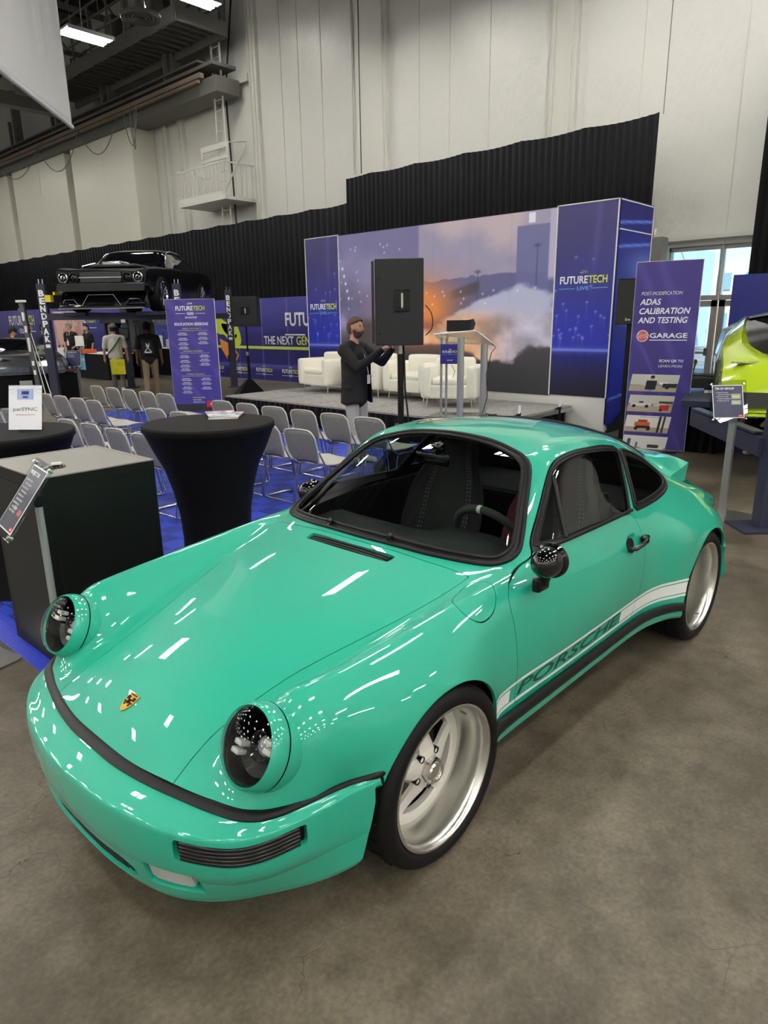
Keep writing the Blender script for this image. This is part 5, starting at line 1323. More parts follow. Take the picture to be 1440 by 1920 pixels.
# ------------------------------------------------------------------ stage
SKIRT = CURT; STC = mat('grey_stage_carpet', (146, 143, 140), rough=.85)
nn_, rrr, _ = noise_color(STC, (128, 126, 124), (162, 158, 154), 14, 8, .7)
link(STC, rrr.outputs[0], bsdf(STC).inputs[0])
st = empty('stage', (7.45, 6.3, 0), 0, 'low grey carpeted stage platform with black skirt in front of the screen', 'stage'); sinv = Matrix.Translation((-7.45, -6.3, 0))
def sput(o): o.parent = st; o.matrix_parent_inverse = sinv; return o
mb = MB(); mb.box((7.43, 6.3, .385), (2.42, 6.06, .03)); sput(mb.build('deck', STC))
for y in (4.5, 5.7, 6.9, 8.1): sput(MB().box((7.43, y, .4008), (2.40, .008, .002)).build('deck_seam', mat('dark_seam', (90, 88, 86), rough=.8)))
mb = MB()
for z in (.355, .33): mb.box((7.45, 3.275, z), (2.4, .03, .022))
mb.box((7.45, 3.285, .343), (2.4, .02, .05)); sput(mb.build('edge_rail', ALUB))
V = []; n = 500
for i in range(n+1):
    y = 9.33-6.0*i/n
    for z, k in ((.375, .3), (.24, 1), (.012, 1.3)): V.append((6.205-.016*k*math.sin(i*.55+1.5*math.sin(i*.13)), y, z))
F = [(i*3+j, (i+1)*3+j, (i+1)*3+j+1, i*3+j+1) for i in range(n) for j in range(2)]
sput(MB().add(V, F).build('skirt', CURT, smooth=70))
V = []
for i in range(161):
    x = 6.2+2.4*i/160
    for z, k in ((.375, .3), (.24, 1), (.012, 1.3)): V.append((x, 9.34+.012*k*math.sin(i*.6), z))
F = [(i*3+j, (i+1)*3+j, (i+1)*3+j+1, i*3+j+1) for i in range(160) for j in range(2)]
sput(MB().add(V, F).build('side_skirt', CURT, smooth=70))
for x in (6.9, 7.7, 8.5):
    sput(MB().box((x, 3.34, .18), (.05, .05, .35)).build('leg', TRIMBLK)); sput(MB().tube([(x, 3.36, .05), (x-.5, 3.36, .34)], .015, 6).build('diagonal_brace', TRIMBLK))
sput(MB().box((7.4, 6.3, .2), (2.2, 5.9, .28)).build('dark_underframe', GAP))
TAPE = mat('white_tape', (235, 235, 232), rough=.6)
for x, y, l in ((7.1, 3.30, 'nearer to the car roof'), (8.15, 3.22, 'further back near the tower')):
    t = empty('cable_post', (x, y, .40), 0, 'short black post wrapped in white tape at the stage edge, '+l, 'post')
    MB().tube([(0, 0, -.4), (0, 0, .03)], .018, 8).build('post_tube', TRIMBLK, t); MB().tube([(0, 0, .03), (0, 0, .15)], .021, 10).build('tape_wrap', TAPE, t, smooth=50); MB().prism([(-.09, 0), (.02, 0), (.02, .05)], -.02, .02, Matrix(((.7, 0, -.7, 0), (-.7, 0, -.7, 0), (0, 1, 0, 0), (0, 0, 0, 1)))).build('base_wedge', TRIMBLK, t)
# ------------------------------------------------------------------ white armchairs on the stage
WL = mat('white_leather', (232, 230, 216), rough=.42, coat=.15)
def armchair(loc, rz, label, w=.92):
    t = empty('armchair', loc, rz, label, 'armchair', 'white leather armchairs on the stage')
    def cush(name, c, d, b, bulge=.0):
        bm = bmesh.new(); bmesh.ops.create_cube(bm, size=1)
        bmesh.ops.subdivide_edges(bm, edges=bm.edges[:], cuts=3, use_grid_fill=True)
        for v in bm.verts:
            x, y, z = v.co*2; k = 1+bulge*(1-x*x)*(1-y*y)*1.0; v.co = Vector((x*d[0]/2*(1+bulge*(1-y*y)*(1-z*z)), y*d[1]/2*(1+bulge*(1-x*x)*(1-z*z)), z*d[2]/2*(1+bulge*(1-x*x)*(1-y*y))))+Vector(c)
        o = bm_obj(name, bm, WL, t, smooth=True); md = o.modifiers.new('b', 'BEVEL'); md.width = b; md.segments = 3; md.limit_method = 'ANGLE'; md.angle_limit = math.radians(40); return o
    cush('base', (0, 0, .25), (.72, w-.04, .22), .03); cush('seat', (-.03, 0, .40), (.62, w-.36, .14), .035, .06); cush('backrest', (.27, 0, .53), (.20, w-.28, .46), .05, .05)
    for s in (-1, 1): cush('armrest', (0, s*(w/2-.09), .40), (.76, .17, .50), .05, .03)
    for sx in (-1, 1):
        for sy in (-1, 1): MB().tube([(sx*.28, sy*(w/2-.11), .15), (sx*.30, sy*(w/2-.09), 0)], [.018, .013], 8).build('leg', ALU, t, smooth=50)
    return t
armchair((7.95, 8.28, .40), -.12, 'white leather armchair at the left end of the stage, fully visible', 1.0)
armchair((7.98, 7.05, .40), .0, 'white armchair on stage mostly hidden behind the man in the black blazer', 1.0)
armchair((7.95, 5.95, .40), .0, 'white armchair on stage just right of the large speaker pole', 1.0)
armchair((7.55, 4.85, .40), .45, 'white armchair seen from its side behind the lectern')
t = MB().box((8.42, 7.66, .60), (.22, .20, .38), b=.02).build('side_table', mat('black_table', (16, 16, 17), rough=.5)); tag(t, 'low black block table between the two left armchairs', 'table')
# ------------------------------------------------------------------ lectern
SIL = mat('silver_powder_coat', (176, 178, 178), rough=.32, metal=.6)
LP = Vector((6.45, 3.98, .40)); lrz = 0
t = empty('lectern', LP, math.radians(0), 'clear acrylic lectern with silver columns and blue event sign', 'lectern')
D_ = Vector((.55, -.835, 0)); E_ = Vector((.835, .55, 0))       # D to the image right, E away
def lp(a, b, z): return D_*a+E_*b+Vector((0, 0, z))
MB().prism([tuple(lp(a, b, 0)[:2]) for a, b in ((-.42, -.08), (.10, -.26), (.50, .0), (.42, .35), (-.20, .42))], 0, .02).build('base_plate', glass_mat('acrylic', (226, 232, 232)), t)
def col_(a, b, h, r, name='column'):
    mb = MB(); V = []
    for z in (0.02, h):
        for k in range(16):
            an = 2*math.pi*k/16; V.append(lp(a+r*math.cos(an), b+r*.55*math.sin(an), z))
    F = [(k, (k+1) % 16, 16+(k+1) % 16, 16+k) for k in range(16)]+[tuple(range(16)), tuple(range(31, 15, -1))]; mb.add(V, F); return mb.build(name, SIL, t, smooth=50)
col_(.08, -.16, 1.13, .048); col_(.40, .08, 1.02, .050); col_(-.20, -.02, 1.12, .018); col_(-.14, .16, 1.08, .018)
AC = MATS['acrylic']
tp = MB(); P = [lp(-.30, -.14, 1.18), lp(.30, -.22, 1.22), lp(.52, .14, 1.02), lp(-.20, .30, 1.04)]
tp.add([p for p in P]+[p-Vector((0, 0, .012)) for p in P], [(0, 1, 2, 3), (7, 6, 5, 4), (0, 4, 5, 1), (1, 5, 6, 2), (2, 6, 7, 3), (3, 7, 4, 0)]); tp.build('acrylic_top', AC, t)
mb = MB(); mb.tube([lp(-.30, -.14, 1.17), lp(.26, -.225, 1.215), lp(.31, -.22, 1.20), lp(.53, .13, 1.02)], .009, 6); mb.build('top_rim', mat('bright_edge', (232, 235, 236), rough=.2), t, smooth=60)
M = frame(lp(-.07, -.125, .86), D_+E_*-.06, Up, None); M = Matrix(((D_.x, 0, -E_.x, lp(-.07, -.15, 0).x), (D_.y, 0, -E_.y, lp(-.07, -.15, 0).y), (0, 1, 0, .90), (0, 0, 0, 1)))
sg = MB().box((0, 0, 0), (.27, .27, .008), M=M).build('lectern_sign', mat('royal_blue_print', (44, 42, 128), rough=.5), t); logo(sg, M @ Matrix.Translation((0, .03, .002)), .22, 'LIVE', CYN)
V, F = text_mesh('SEMA EDUCATION', .022, ext=.0006, width=.08, bold=.0006); mesh_obj('sponsor_line', [M @ (Vector(v)+Vector((0, -.085, .006))) for v in V], F, WHT, sg)
o = MB().tube([lp(-.05, -.1, .75), lp(0, -.1, .66), lp(-.03, -.1, .58), lp(.03, -.1, .56), lp(.05, -.1, .68), lp(.08, -.1, .76)], .004, 6).build('hanging_lead', CABLE, t)
o = MB().tube([lp(.50, .12, 1.02), lp(.56, .15, .98), lp(.50, .12, .9), (lp(.44, .04, .6)), lp(.46, 0, .3), lp(.40, -.06, .06), lp(.3, -.2, .012), lp(.0, -.3, .012)], .006, 6).build('side_lead', CABLE, t)
t = empty('laptop', LP+lp(.02, .0, 1.20), 0, 'open black laptop and folder standing on the lectern top', 'laptop')
M = Matrix(((D_.x, 0, -E_.x, 0), (D_.y, 0, -E_.y, 0), (0, 1, 0, .07), (0, 0, 0, 1)))
MB().box((.02, .01, .01), (.34, .15, .012), M=M).build('lid', mat('laptop_black', (22, 23, 28), rough=.35), t); MB().box((.0, -.055, -.10), (.32, .012, .2), M=M).build('keyboard_base', MATS['laptop_black'], t)
MB().prism([(.10, .075), (.22, .10), (.25, .04), (.22, -.05), (.10, -.05)], -.16, .0, M).build('folder', mat('folder_navy', (40, 42, 62), rough=.5), t)
t = MB().box(LP+lp(-.17, .02, 1.20), (.14, .10, .02), rz=.6).build('paper_stack', mat('paper', (206, 206, 214), rough=.8)); tag(t, 'loose papers lying left of the laptop on the lectern', 'papers')
t = MB().box((6.78, 3.55, .42), (.12, .08, .04), b=.01).tube([(6.6, 3.66, .41), (6.72, 3.6, .45), (6.78, 3.55, .43), (6.9, 3.42, .41)], .006, 6).build('power_strip', CABLE); tag(t, 'small black power block with leads on the stage floor by the lectern', 'power strip')
# ------------------------------------------------------------------ loudspeakers
SPK = mat('speaker_black', (34, 35, 37), rough=.62); GRL = mat('speaker_grille', (20, 20, 22), rough=.5)
DR = Vector((.68, -.733, 0)); FW = Vector((.733, .68, 0))
def speaker(loc, rz, w, d, h, label):
    """w: across the image, d: depth; the grille is on the local -x side"""
    t = empty('loudspeaker', loc, rz, label, 'loudspeaker')
    P = [(-w/2+.03, -d*.42), (w/2, -d/2), (w/2, d/2), (-w/2+.03, d*.42)]
    bm = bmesh.new(); vs = [bm.verts.new((x, y, z)) for z in (0, h) for x, y in P]
    for f in ((3, 2, 1, 0), (4, 5, 6, 7), (0, 1, 5, 4), (1, 2, 6, 5), (2, 3, 7, 6), (3, 0, 4, 7)): bm.faces.new([vs[i] for i in f])
    bmesh.ops.bevel(bm, geom=bm.edges[:], offset=.012, segments=2, affect='EDGES', profile=.5); bm_obj('cabinet', bm, SPK, t)
    V = []; n = 10
    for k in range(n+1):
        y = -d*.42+d*.84*k/n; x = -w/2+.03-.030*(1-(2*k/n-1)**2)-.01
        for z in (.02, h-.02): V.append((x, y, z))
    F = [(2*k, 2*k+2, 2*k+3, 2*k+1) for k in range(n)]; o = MB().add(V, F).build('grille', GRL, t, smooth=60)
    MB().box((.08*w, -d/2+.012, h*.52), (w*.30, .03, h*.25), b=.008).build('handle_recess', GLOSSBLK, t)
    mb = MB(); mb.box((.08*w-.055*w*1.6, -d/2-.006, h*.52), (.014, .02, h*.19), b=.004); mb.box((.08*w+.055*w*1.6, -d/2-.006, h*.52), (.014, .02, h*.19), b=.004); mb.build('handle_grip', TRIMBLK, t)
    MB().box((.08*w, -d/2-.006, h*.52), (.022, .012, h*.18)).build('serial_label', ALUB, t)
    V, F = text_mesh('K', .06*h, ext=.001, bold=.002)
    for zz in (.42, .62):
        mesh_obj('maker_letter', [Matrix.Translation((.08*w, -d/2-.013, h*(zz+.0))) @ Matrix.Rotation(math.pi/2, 4, 'X') @ Vector(v) for v in V], F, GRL, t)
    for z in (h*.14, h*.78): MB().tube([(-w*.36, -d/2-.004, z), (-w*.36, -d/2+.01, z)], .008, 8).build('side_screw', GLOSSBLK, t)
    return t
rzS = math.atan2(DR.y, DR.x)
speaker((4.45, 3.31, 1.50), rzS, .56, .46, .91, 'large black loudspeaker on a pole beside the man in the black blazer')
t = empty('speaker_stand', (4.46, 3.28, 0), 0, 'thick black speaker pole with a tripod cover standing behind the car roof', 'speaker stand')
MB().tube([(0, 0, .02), (0, 0, 1.40)], .036, 14).build('pole', TRIMBLK, t, smooth=60); MB().tube([(0, 0, 1.38), (0, 0, 1.5)], .026, 12).build('pole_top', ALUB, t, smooth=60)
mb = MB(); mb.lathe([(.05, .48), (.09, .44), (.30, .18), (.46, .02)], 4); mb.build('tripod_cover', CURT, t); MB().tube([(0, 0, .46), (0, 0, .60)], .07, 12).build('strap_bundle', mat('purple_label', (64, 60, 120), rough=.4), t, smooth=60); MB().tube([(0, 0, .48), (0, 0, .54)], .078, 12).build('label_band', mat('silver_label', (196, 180, 160), rough=.4), t, smooth=60)
o = MB().tube([(.05, .0, 1.49), (.03, -.03, 1.38), (.03, -.04, 1.0), (.05, -.06, .75), (.06, -.07, .55)], .012, 6).build('speaker_cable', CABLE, t, smooth=60)
cable('speaker_cable', [tuple(q) for q in cr_open([(4.66, 3.08, 1.93), (4.70, 3.03, 1.85), (4.71, 3.01, 1.74), (4.69, 3.02, 1.66), (4.64, 3.06, 1.60)], 6)], .006, 'short black cable loop at the back of the large loudspeaker')
speaker((9.05, 12.35, 1.66), rzS, .66, .52, .70, 'smaller black loudspeaker on a stand left of the stage')
t = empty('speaker_stand', (9.05, 12.35, 0), 0, 'black speaker stand with pyramid cloth foot left of the stage', 'speaker stand')
MB().tube([(0, 0, .3), (0, 0, 1.0)], .035, 10).build('pole', TRIMBLK, t); MB().tube([(0, 0, 1.0), (0, 0, 1.66)], .022, 10).build('upper_pole', TRIMBLK, t); MB().tube([(0, 0, .96), (0, 0, 1.05)], .055, 10).build('collar', ALUB, t)
mb = MB(); mb.lathe([(.05, .38), (.10, .36), (.52, .005)], 4, Matrix.Rotation(.3, 4, 'Z')); mb.build('cloth_foot', CURT, t)
# ------------------------------------------------------------------ rows of chairs
CHB = mat('grey_perforated_back', (140, 141, 143), rough=.55); CHS = mat('light_grey_seat', (188, 184, 174), rough=.45); CHR = mat('pale_chair_rim', (188, 186, 180), rough=.4); CHROME = mat('chrome_tube', (190, 190, 192), rough=.15, metal=1)
vn = node(CHB, 'ShaderNodeTexVoronoi'); vn.inputs['Scale'].default_value = 110; tcc = node(CHB, 'ShaderNodeTexCoord'); link(CHB, tcc.outputs['Object'], vn.inputs['Vector'])
rc = node(CHB, 'ShaderNodeValToRGB'); rc.color_ramp.elements[0].position = .25; rc.color_ramp.elements[1].position = .5; rc.color_ramp.elements[0].color = srgb((106, 104, 98)); rc.color_ramp.elements[1].color = srgb((132, 130, 123)); link(CHB, vn.outputs[0], rc.inputs[0]); link(CHB, rc.outputs[0], bsdf(CHB).inputs[0])
def make_chair():
    """faces +x; origin under the middle of the backrest foot"""
    t = empty('stacking_chair', (0, 0, 0))
    # back shell: curved trapezoid
    prof = [(.10, .47), (.075, .50), (.055, .56), (.03, .65), (.01, .74), (.0, .79)]
    wid = [.150, .185, .21, .218, .214, .185]
    V = []; n = 10
    for (x, z), w in zip(prof, wid):
        for k in range(n+1):
            u = 2*k/n-1; V.append((x+.035*(1-u*u)-.03, u*w, z-(.012*abs(u)**6 if z > .78 else 0)))
    F = [(i*(n+1)+k, i*(n+1)+k+1, (i+1)*(n+1)+k+1, (i+1)*(n+1)+k) for i in range(len(prof)-1) for k in range(n)]
    V = [(x-.0, y, z) for x, y, z in V]
    o = MB().add(V, F).build('backrest', CHB, t, smooth=70); md = o.modifiers.new('s', 'SOLIDIFY'); md.thickness = .008; md.offset = 0
    rim = [V[i*(n+1)] for i in range(len(prof))]+[V[(len(prof)-1)*(n+1)+k] for k in range(1, n)]+[V[i*(n+1)+n] for i in range(len(prof)-1, -1, -1)]
    MB().tube(rim, .0085, 6).build('back_rim', CHR, t, smooth=70)
    V = []; prof = [(.10, .455), (.16, .440), (.30, .438), (.44, .450), (.52, .445), (.545, .425)]; wid = [.16, .215, .225, .222, .20, .18]
    for (x, z), w in zip(prof, wid):
        for k in range(n+1):
            u = 2*k/n-1; V.append((x, u*w, z+.012*u*u))
    F = [(i*(n+1)+k, i*(n+1)+k+1, (i+1)*(n+1)+k+1, (i+1)*(n+1)+k) for i in range(len(prof)-1) for k in range(n)]
    o = MB().add(V, F).build('seat', CHS, t, smooth=70); md = o.modifiers.new('s', 'SOLIDIFY'); md.thickness = .012; md.offset = 1
    for s in (-1, 1):
        y = s*.235
        MB().tube([(.03, s*.205, .60), (.09, s*.222, .47), (.16, y, .415), (.46, y, .415), (.50, y, .38), (.56, y, .03), (.53, y, .012), (.12, y, .012), (.09, y, .03), (.16, y, .40)], .0085, 8).build('side_frame', CHROME, t, smooth=70)
    MB().tube([(.30, -.235, .41), (.30, .235, .41)], .008, 6).build('cross_bar', CHROME, t)
    MB().tube([(.12, -.235, .013), (.12, .235, .013)], .007, 6).build('rear_stretcher', CHROME, t)
    return t
rows = []
def ord_(i): return ['first', 'second', 'third', 'fourth', 'fifth', 'sixth', 'seventh', 'eighth'][i]
for y, l in zip((5.47, 4.95, 4.43, 3.91, 3.40, 2.88), ('left of the magazines, leftmost chair of the front row beside the blue schedule banner', 'front-row chair directly above the magazines on the round table', 'third chair from the left in the front row by the stage skirt', 'fourth chair from the left in the front row by the stage skirt', 'front-row chair just left of the man in the black blazer', 'front-row chair directly in front of the man in the black blazer')): rows.append((3.52, y, l))
for y, l in zip((5.42, 4.88, 4.36, 3.86, 3.36, 2.86), ('middle-row chair at the aisle, second column left of the round table', 'middle-row chair showing only its top edge behind the round table', 'middle-row chair hidden behind the left part of the round table', 'middle-row chair hidden behind the round table under the magazines', 'middle-row chair half hidden by the right rim of the round table', 'middle-row chair standing clear just right of the round table')): rows.append((2.56, y, l))
for y, l in zip((5.34, 4.82, 4.29, 3.77), ('back-row chair touching the edge of the left round table', 'back-row chair second from the left behind the black cabinet', 'back-row chair behind the right half of the black cabinet', 'back-row chair with its seat showing between cabinet and round table')): rows.append((1.50, y, l))
for y, l in zip((8.98, 8.45, 7.93, 7.40, 6.90), ('far-left block, leftmost front chair under the yellow bag', 'far-left block, second front chair from the left', 'far-left block, third front chair from the left', 'far-left block, fourth front chair below the walking man in khaki', 'far-left block, front chair touching the blue schedule banner')): rows.append((3.55, y, l))
for y, l in zip((8.40, 7.90, 7.38, 6.90), ('far-left block, second-row chair right behind the white product sign', 'far-left block, second-row chair under the dark lift post', 'far-left block, second-row chair, second from the aisle', 'far-left block, second-row chair at the aisle with its seat in full view')): rows.append((2.52, y, l))
for y, l in zip((7.35, 6.85), ('rearmost chair cut off by the left image edge', 'rearmost chair hidden behind the white product sign')): rows.append((1.46, y, l))
ch0 = make_chair()
for i, (x, y, l) in enumerate(rows):
    o = ch0 if i == 0 else copy_tree(ch0); o.location = (x, y, .016); o.rotation_euler = (0, 0, random.Random(i).uniform(-.03, .03))
    tag(o, 'grey stacking chair, '+l if not l.startswith('left of') else 'grey stacking chair, leftmost of the front row beside the blue schedule banner', 'chair', 'grey stacking chairs')
    o['label'] = ' '.join(o['label'].split()[:16])
# ------------------------------------------------------------------ cocktail tables, cabinet, small things
CLOTH = mat('black_stretch_cloth', (7, 7, 8), rough=.75, spec=.3); CLTOP = mat('black_table_top_cloth', (34, 32, 32), rough=.85, spec=.2)
def cocktail(loc, label):
    t = empty('cocktail_table', loc, 0, label, 'table', 'round high tables with black stretch covers')
    R = .455; H = 1.09
    MB().lathe([(R, H-.012), (R-.006, H), (R-.03, H+.001), (0, H+.001)], 72).build('top_cover', CLTOP, t, smooth=40)
    mb = MB(); V = []; prof = [(R, H-.012), (R+.002, H-.04), (R-.012, H-.055), (.40, .93), (.33, .78), (.285, .62), (.255, .45), (.245, .28), (.25, .12), (.275, .0)]
    nn2 = 96
    for i, (r, z) in enumerate(prof):
        for k in range(nn2):
            a = 2*math.pi*k/nn2; f = smoothstep(.95, .1, z); rr_ = r*(1+.035*float(f)*math.cos(4*a)+.012*float(f)*math.sin(11*a+z*3)); V.append((rr_*math.cos(a), rr_*math.sin(a), z))
    F = [(i*nn2+k, i*nn2+(k+1) % nn2, (i+1)*nn2+(k+1) % nn2, (i+1)*nn2+k) for i in range(len(prof)-1) for k in range(nn2)]
    mb.add(V, F).build('stretch_cover', CLOTH, t, smooth=60); return t
cocktail((1.135, 2.165, .016), 'tall round table with black stretch cover and magazines, beside the car bonnet')
cocktail((.02, 2.90, .016), 'tall round table with black cover and white product sign, cut by the left edge')
MAGC = [((206, 210, 220), (190, 40, 44)), ((214, 214, 214), (180, 46, 44)), ((120, 140, 180), (60, 70, 100))]
tz = 1.107
for k, (dx, dy, rz_, dz) in enumerate(((0, 0, .15, 0), (.015, -.01, .05, .009), (-.01, .02, .32, .018))):
    t = empty('magazine', (1.36+dx, 2.30+dy, tz+dz), rz_+.75, ('bottom magazine of the small pile on the round table', 'middle magazine of the small pile on the round table', 'top magazine with blue and white cover on the round table pile')[k], 'magazine', 'magazines on the round table')
    MB().box((0, 0, .004), (.29, .21, .008)).build('pages', mat('magazine_pages', (222, 220, 216), rough=.7), t)
    def mf(u, v, k=k):
        n = fbm(u*6+k*3, v*5, k+31, 4); c = np.ones(u.shape+(3,))*np.array([222., 222, 226]); c = vmix(c, (96, 112, 150), smoothstep(.45, .6, n)); c = vmix(c, (196, 40, 46), smoothstep(.86, .88, u)); return c
    graphic('cover', Matrix.Translation((0, 0, .0085)), .288, .208, 30, 24, mf, PRINT, t, .0006)
cab = empty('display_cabinet', (-.015, 1.775, .016), 0, 'square black display cabinet with grey top, left of the car', 'cabinet')
CBK = mat('cabinet_black', (13, 15, 14), rough=.45, spec=.3); CBT = mat('cabinet_grey_top', (142, 139, 134), rough=.5)
w, d, h = .61, .69, 1.045
MB().box((0, 0, h/2), (w, d, h), b=.004).build('carcass', CBK, cab)
MB().box((0, 0, h+.0006), (w-.05, d-.05, .003)).build('top_panel', CBT, cab)
mb = MB(); 
for sx_ in (-1, 1): mb.box((sx_*(w/2-.0125), 0, h+.001), (.025, d, .006)); mb.box((0, sx_*(d/2-.0125), h+.001), (w-.0502, .025, .006))
mb.build('top_frame', CBT, cab)
MB().box((-w/2-.0015, 0, h/2), (.003, d-.11, h-.13)).build('side_panel', mat('cabinet_panel', (15, 17, 16), rough=.42, spec=.3), cab); MB().box((0, -d/2-.0015, h/2), (w-.09, .003, h-.13)).build('front_panel', MATS['cabinet_panel'], cab)
GRO = mat('panel_groove', (10, 10, 10), rough=.8)
mb = MB(); y2 = d/2-.055; z1_, z2_ = .065, h-.065
mb.tube([(-w/2-.001, -y2, z1_), (-w/2-.001, y2, z1_), (-w/2-.001, y2, z2_), (-w/2-.001, -y2, z2_)], .0025, 4, closed=True); mb.build('side_groove', GRO, cab)
mb = MB(); x2 = w/2-.045; mb.tube([(-x2, -d/2-.001, z1_), (x2, -d/2-.001, z1_), (x2, -d/2-.001, z2_), (-x2, -d/2-.001, z2_)], .0025, 4, closed=True); mb.build('front_groove', GRO, cab)
ms = empty('oval_fitting', (-.205, 1.66, 1.068), 0, 'small grey and black oval fitting lying on the cabinet top', 'fitting')
for k, (x, y) in enumerate(((0, 0), (.055, -.035))):
    mb = MB(); mb.lathe([(0, .012), (.022, .011), (.036, .006), (.040, 0)], 24, Matrix.Translation((x, y, 0)) @ Matrix.Diagonal((1.15, .75, 1, 1))); mb.build('oval_plate', ALUB if k == 0 else GLOSSBLK, ms, smooth=50)
MB().box((.06, -.03, .016), (.05, .03, .012), rz=-.5, b=.004).build('latch_bar', mat('white_plastic', (225, 225, 222), rough=.4), ms)
# product sign on the left table
t = empty('product_sign', (.165, 2.79, tz), 0, 'white product sign with blue battery case picture on the left round table', 'sign')
SX = Vector((.63, -.777, 0)); SN = Vector((-.777, -.63, 0)); tl = Vector((.777*.28, .63*.28, 1)).normalized()
M = Matrix(((SX.x, tl.x, SX.cross(tl).x, 0), (SX.y, tl.y, SX.cross(tl).y, 0), (SX.z, tl.z, SX.cross(tl).z, .15), (0, 0, 0, 1)))
def ps(u, v):
    c = np.ones(u.shape+(3,))*np.array([232., 234, 240]); top = smoothstep(.62, .7, v)
    r = np.abs(np.sin(np.arctan2(v-.95, u-.5)*16)); c = vmix(c, (196, 200, 212), .7*smoothstep(.4, .9, r)*smoothstep(.72, .95, v))
    box = (np.abs(u-.5) < .24) & (np.abs(v-.80) < .12); c = np.where(box[..., None], np.array([150., 166, 222]), c); c = np.where(((np.abs(u-.5) < .10) & (np.abs(v-.83) < .035))[..., None], np.array([30., 36, 70]), c); c = np.where(((np.abs(u-.5) < .07) & (np.abs(v-.74) < .018))[..., None], np.array([30., 36, 70]), c)
    c = np.where(((np.abs(np.abs(u-.5)-.17) < .012) & (np.abs(v-.80) < .11))[..., None], np.array([190., 200, 240]), c); return c
graphic('sign_card', M, .225, .29, 60, 80, ps, PRINT, t, .004); MB().box((0, 0, 0), (.235, .30, .004), M=M).build('acrylic_holder', CLEAR, t); MB().box((-.02*SN.x, -.02*SN.y, .01), (.14, .05, .02), rz=math.atan2(SX.y, SX.x)).build('holder_foot', TRIMBLK, t)
GRY = mat('grey_print', (96, 96, 104), rough=.6); REDP = mat('red_print', (204, 44, 52), rough=.6)
for s_, sz, y, ww, m_ in (('parSYNC', .032, -.012, .16, GRY), ('with Plan Based Load Flow Tools', .010, -.047, .13, REDP), ('www.parsync.com', .009, -.145, .07, GRY)):
    V, F = text_mesh(s_, sz, ext=.0003, width=ww); mesh_obj('sign_lettering', [M @ (Vector(v)+Vector((0, y, .0052))) for v in V], F, m_, t)
# acrylic sign stands --------------------------------------------------------
def info_sign(name, M, w, h, label, title, lines, parentloc, navy=(44, 44, 78), red=True, extra=None, lead=.045):
    t = empty(name, parentloc, 0, label, 'sign stand'); Mi = Matrix.Translation(-Vector(parentloc)) @ M
    MB().box((0, 0, 0), (w+.055*w/.22, h+.07*w/.22, .006), M=Mi).build('acrylic_holder', CLEAR, t)
    for sx_ in (-1, 1):
        for sy_ in (-1, 1): MB().lathe([(0, .014), (.009, .013), (.009, -.008), (0, -.008)], 12, Mi @ Matrix.Translation((sx_*(w/2+.008), sy_*(h/2+.010), 0))).build('standoff', ALU, t, smooth=40)
    MB().box((0, 0, .0035), (w, h, .001), M=Mi).build('white_border', WHT, t)
    def f(u, v):
        n = fbm(u*4, v*4, 8, 3); c = np.ones(u.shape+(3,))*np.array(navy, float); c *= (.85+.35*n)[..., None]
        if extra: c = extra(c, u, v)
        return c
    cd = graphic('card', Mi, w-.012, h-.012, 40, 56, f, PRINT, t, .0048)
    V, F = text_mesh(title, h*.085, ext=.0003, width=w*.62, bold=h*.0012); mesh_obj('card_title', [Mi @ (Vector(v)+Vector((-w*.10, h*.39, .0055))) for v in V], F, WHT, cd)
    for k, ln in enumerate(lines):
        V, F = text_mesh(ln, h*.038, ext=.0002, width=w*.40, align='CENTER'); mesh_obj('card_line', [Mi @ (Vector(v)+Vector((-w*.18 if k % 2 == 0 else -w*.12, h*(.27-.062*k), .0055))) for v in V], F, WHT, cd)
    if red: MB().box((w*.38, -h*.44, .0055), (w*.16, h*.07, .001), M=Mi).build('red_tab', REDP, cd)
    V, F = text_mesh('SEMA', h*.04, ext=.0002, width=w*.11); mesh_obj('tab_lettering', [Mi @ (Vector(v)+Vector((w*.38, -h*.44, .0065))) for v in V], F, WHT, cd)
    return t
# near sign, leaning over the cabinet
X_ = Vector((.35, -.94, 0)).normalized(); dn_ = Vector((-.27, -.10, -.20)).normalized(); Y_ = -(dn_-X_*dn_.dot(X_)).normalized(); Z_ = X_.cross(Y_)
c0 = Vector((-.523, 1.071, 1.063)); X_, Y_, Z_ = Vector((-.0963, -.9935, -.0599)), Vector((.59, -.1054, .8005)), Vector((-.8016, .0417, .5964)); M = Matrix(((X_.x, Y_.x, Z_.x, c0.x), (X_.y, Y_.y, Z_.y, c0.y), (X_.z, Y_.z, Z_.z, c0.z), (0, 0, 0, 1)))
def ex1(c, u, v): 
    c = vmix(c, (84, 86, 100), smoothstep(.55, .75, v)); c = np.where(((np.abs(u-.42) < .10) & (np.abs(v-.33) < .04))[..., None], np.array([150., 150, 150]), c); return np.where(((np.abs(u-.80) < .10) & (np.abs(v-.30) < .04))[..., None], np.array([190., 90, 90]), c)
si = info_sign('info_sign', M, .185, .30, 'tilted acrylic sign on a grey pole in front of the black cabinet', 'PROJECT DK', ['RESTOMOD COUPE', 'ENGINE', 'FLAT SIX 3.8', 'WHEELS', 'CENTERLOCK 18', 'BRAKES', 'BIG BRAKE KIT', 'EXHAUST', 'SPORT MUFFLER'], (-.42, 1.2, 0), (40, 40, 66), extra=ex1)
inv = Vector((-.42, 1.2, 0))
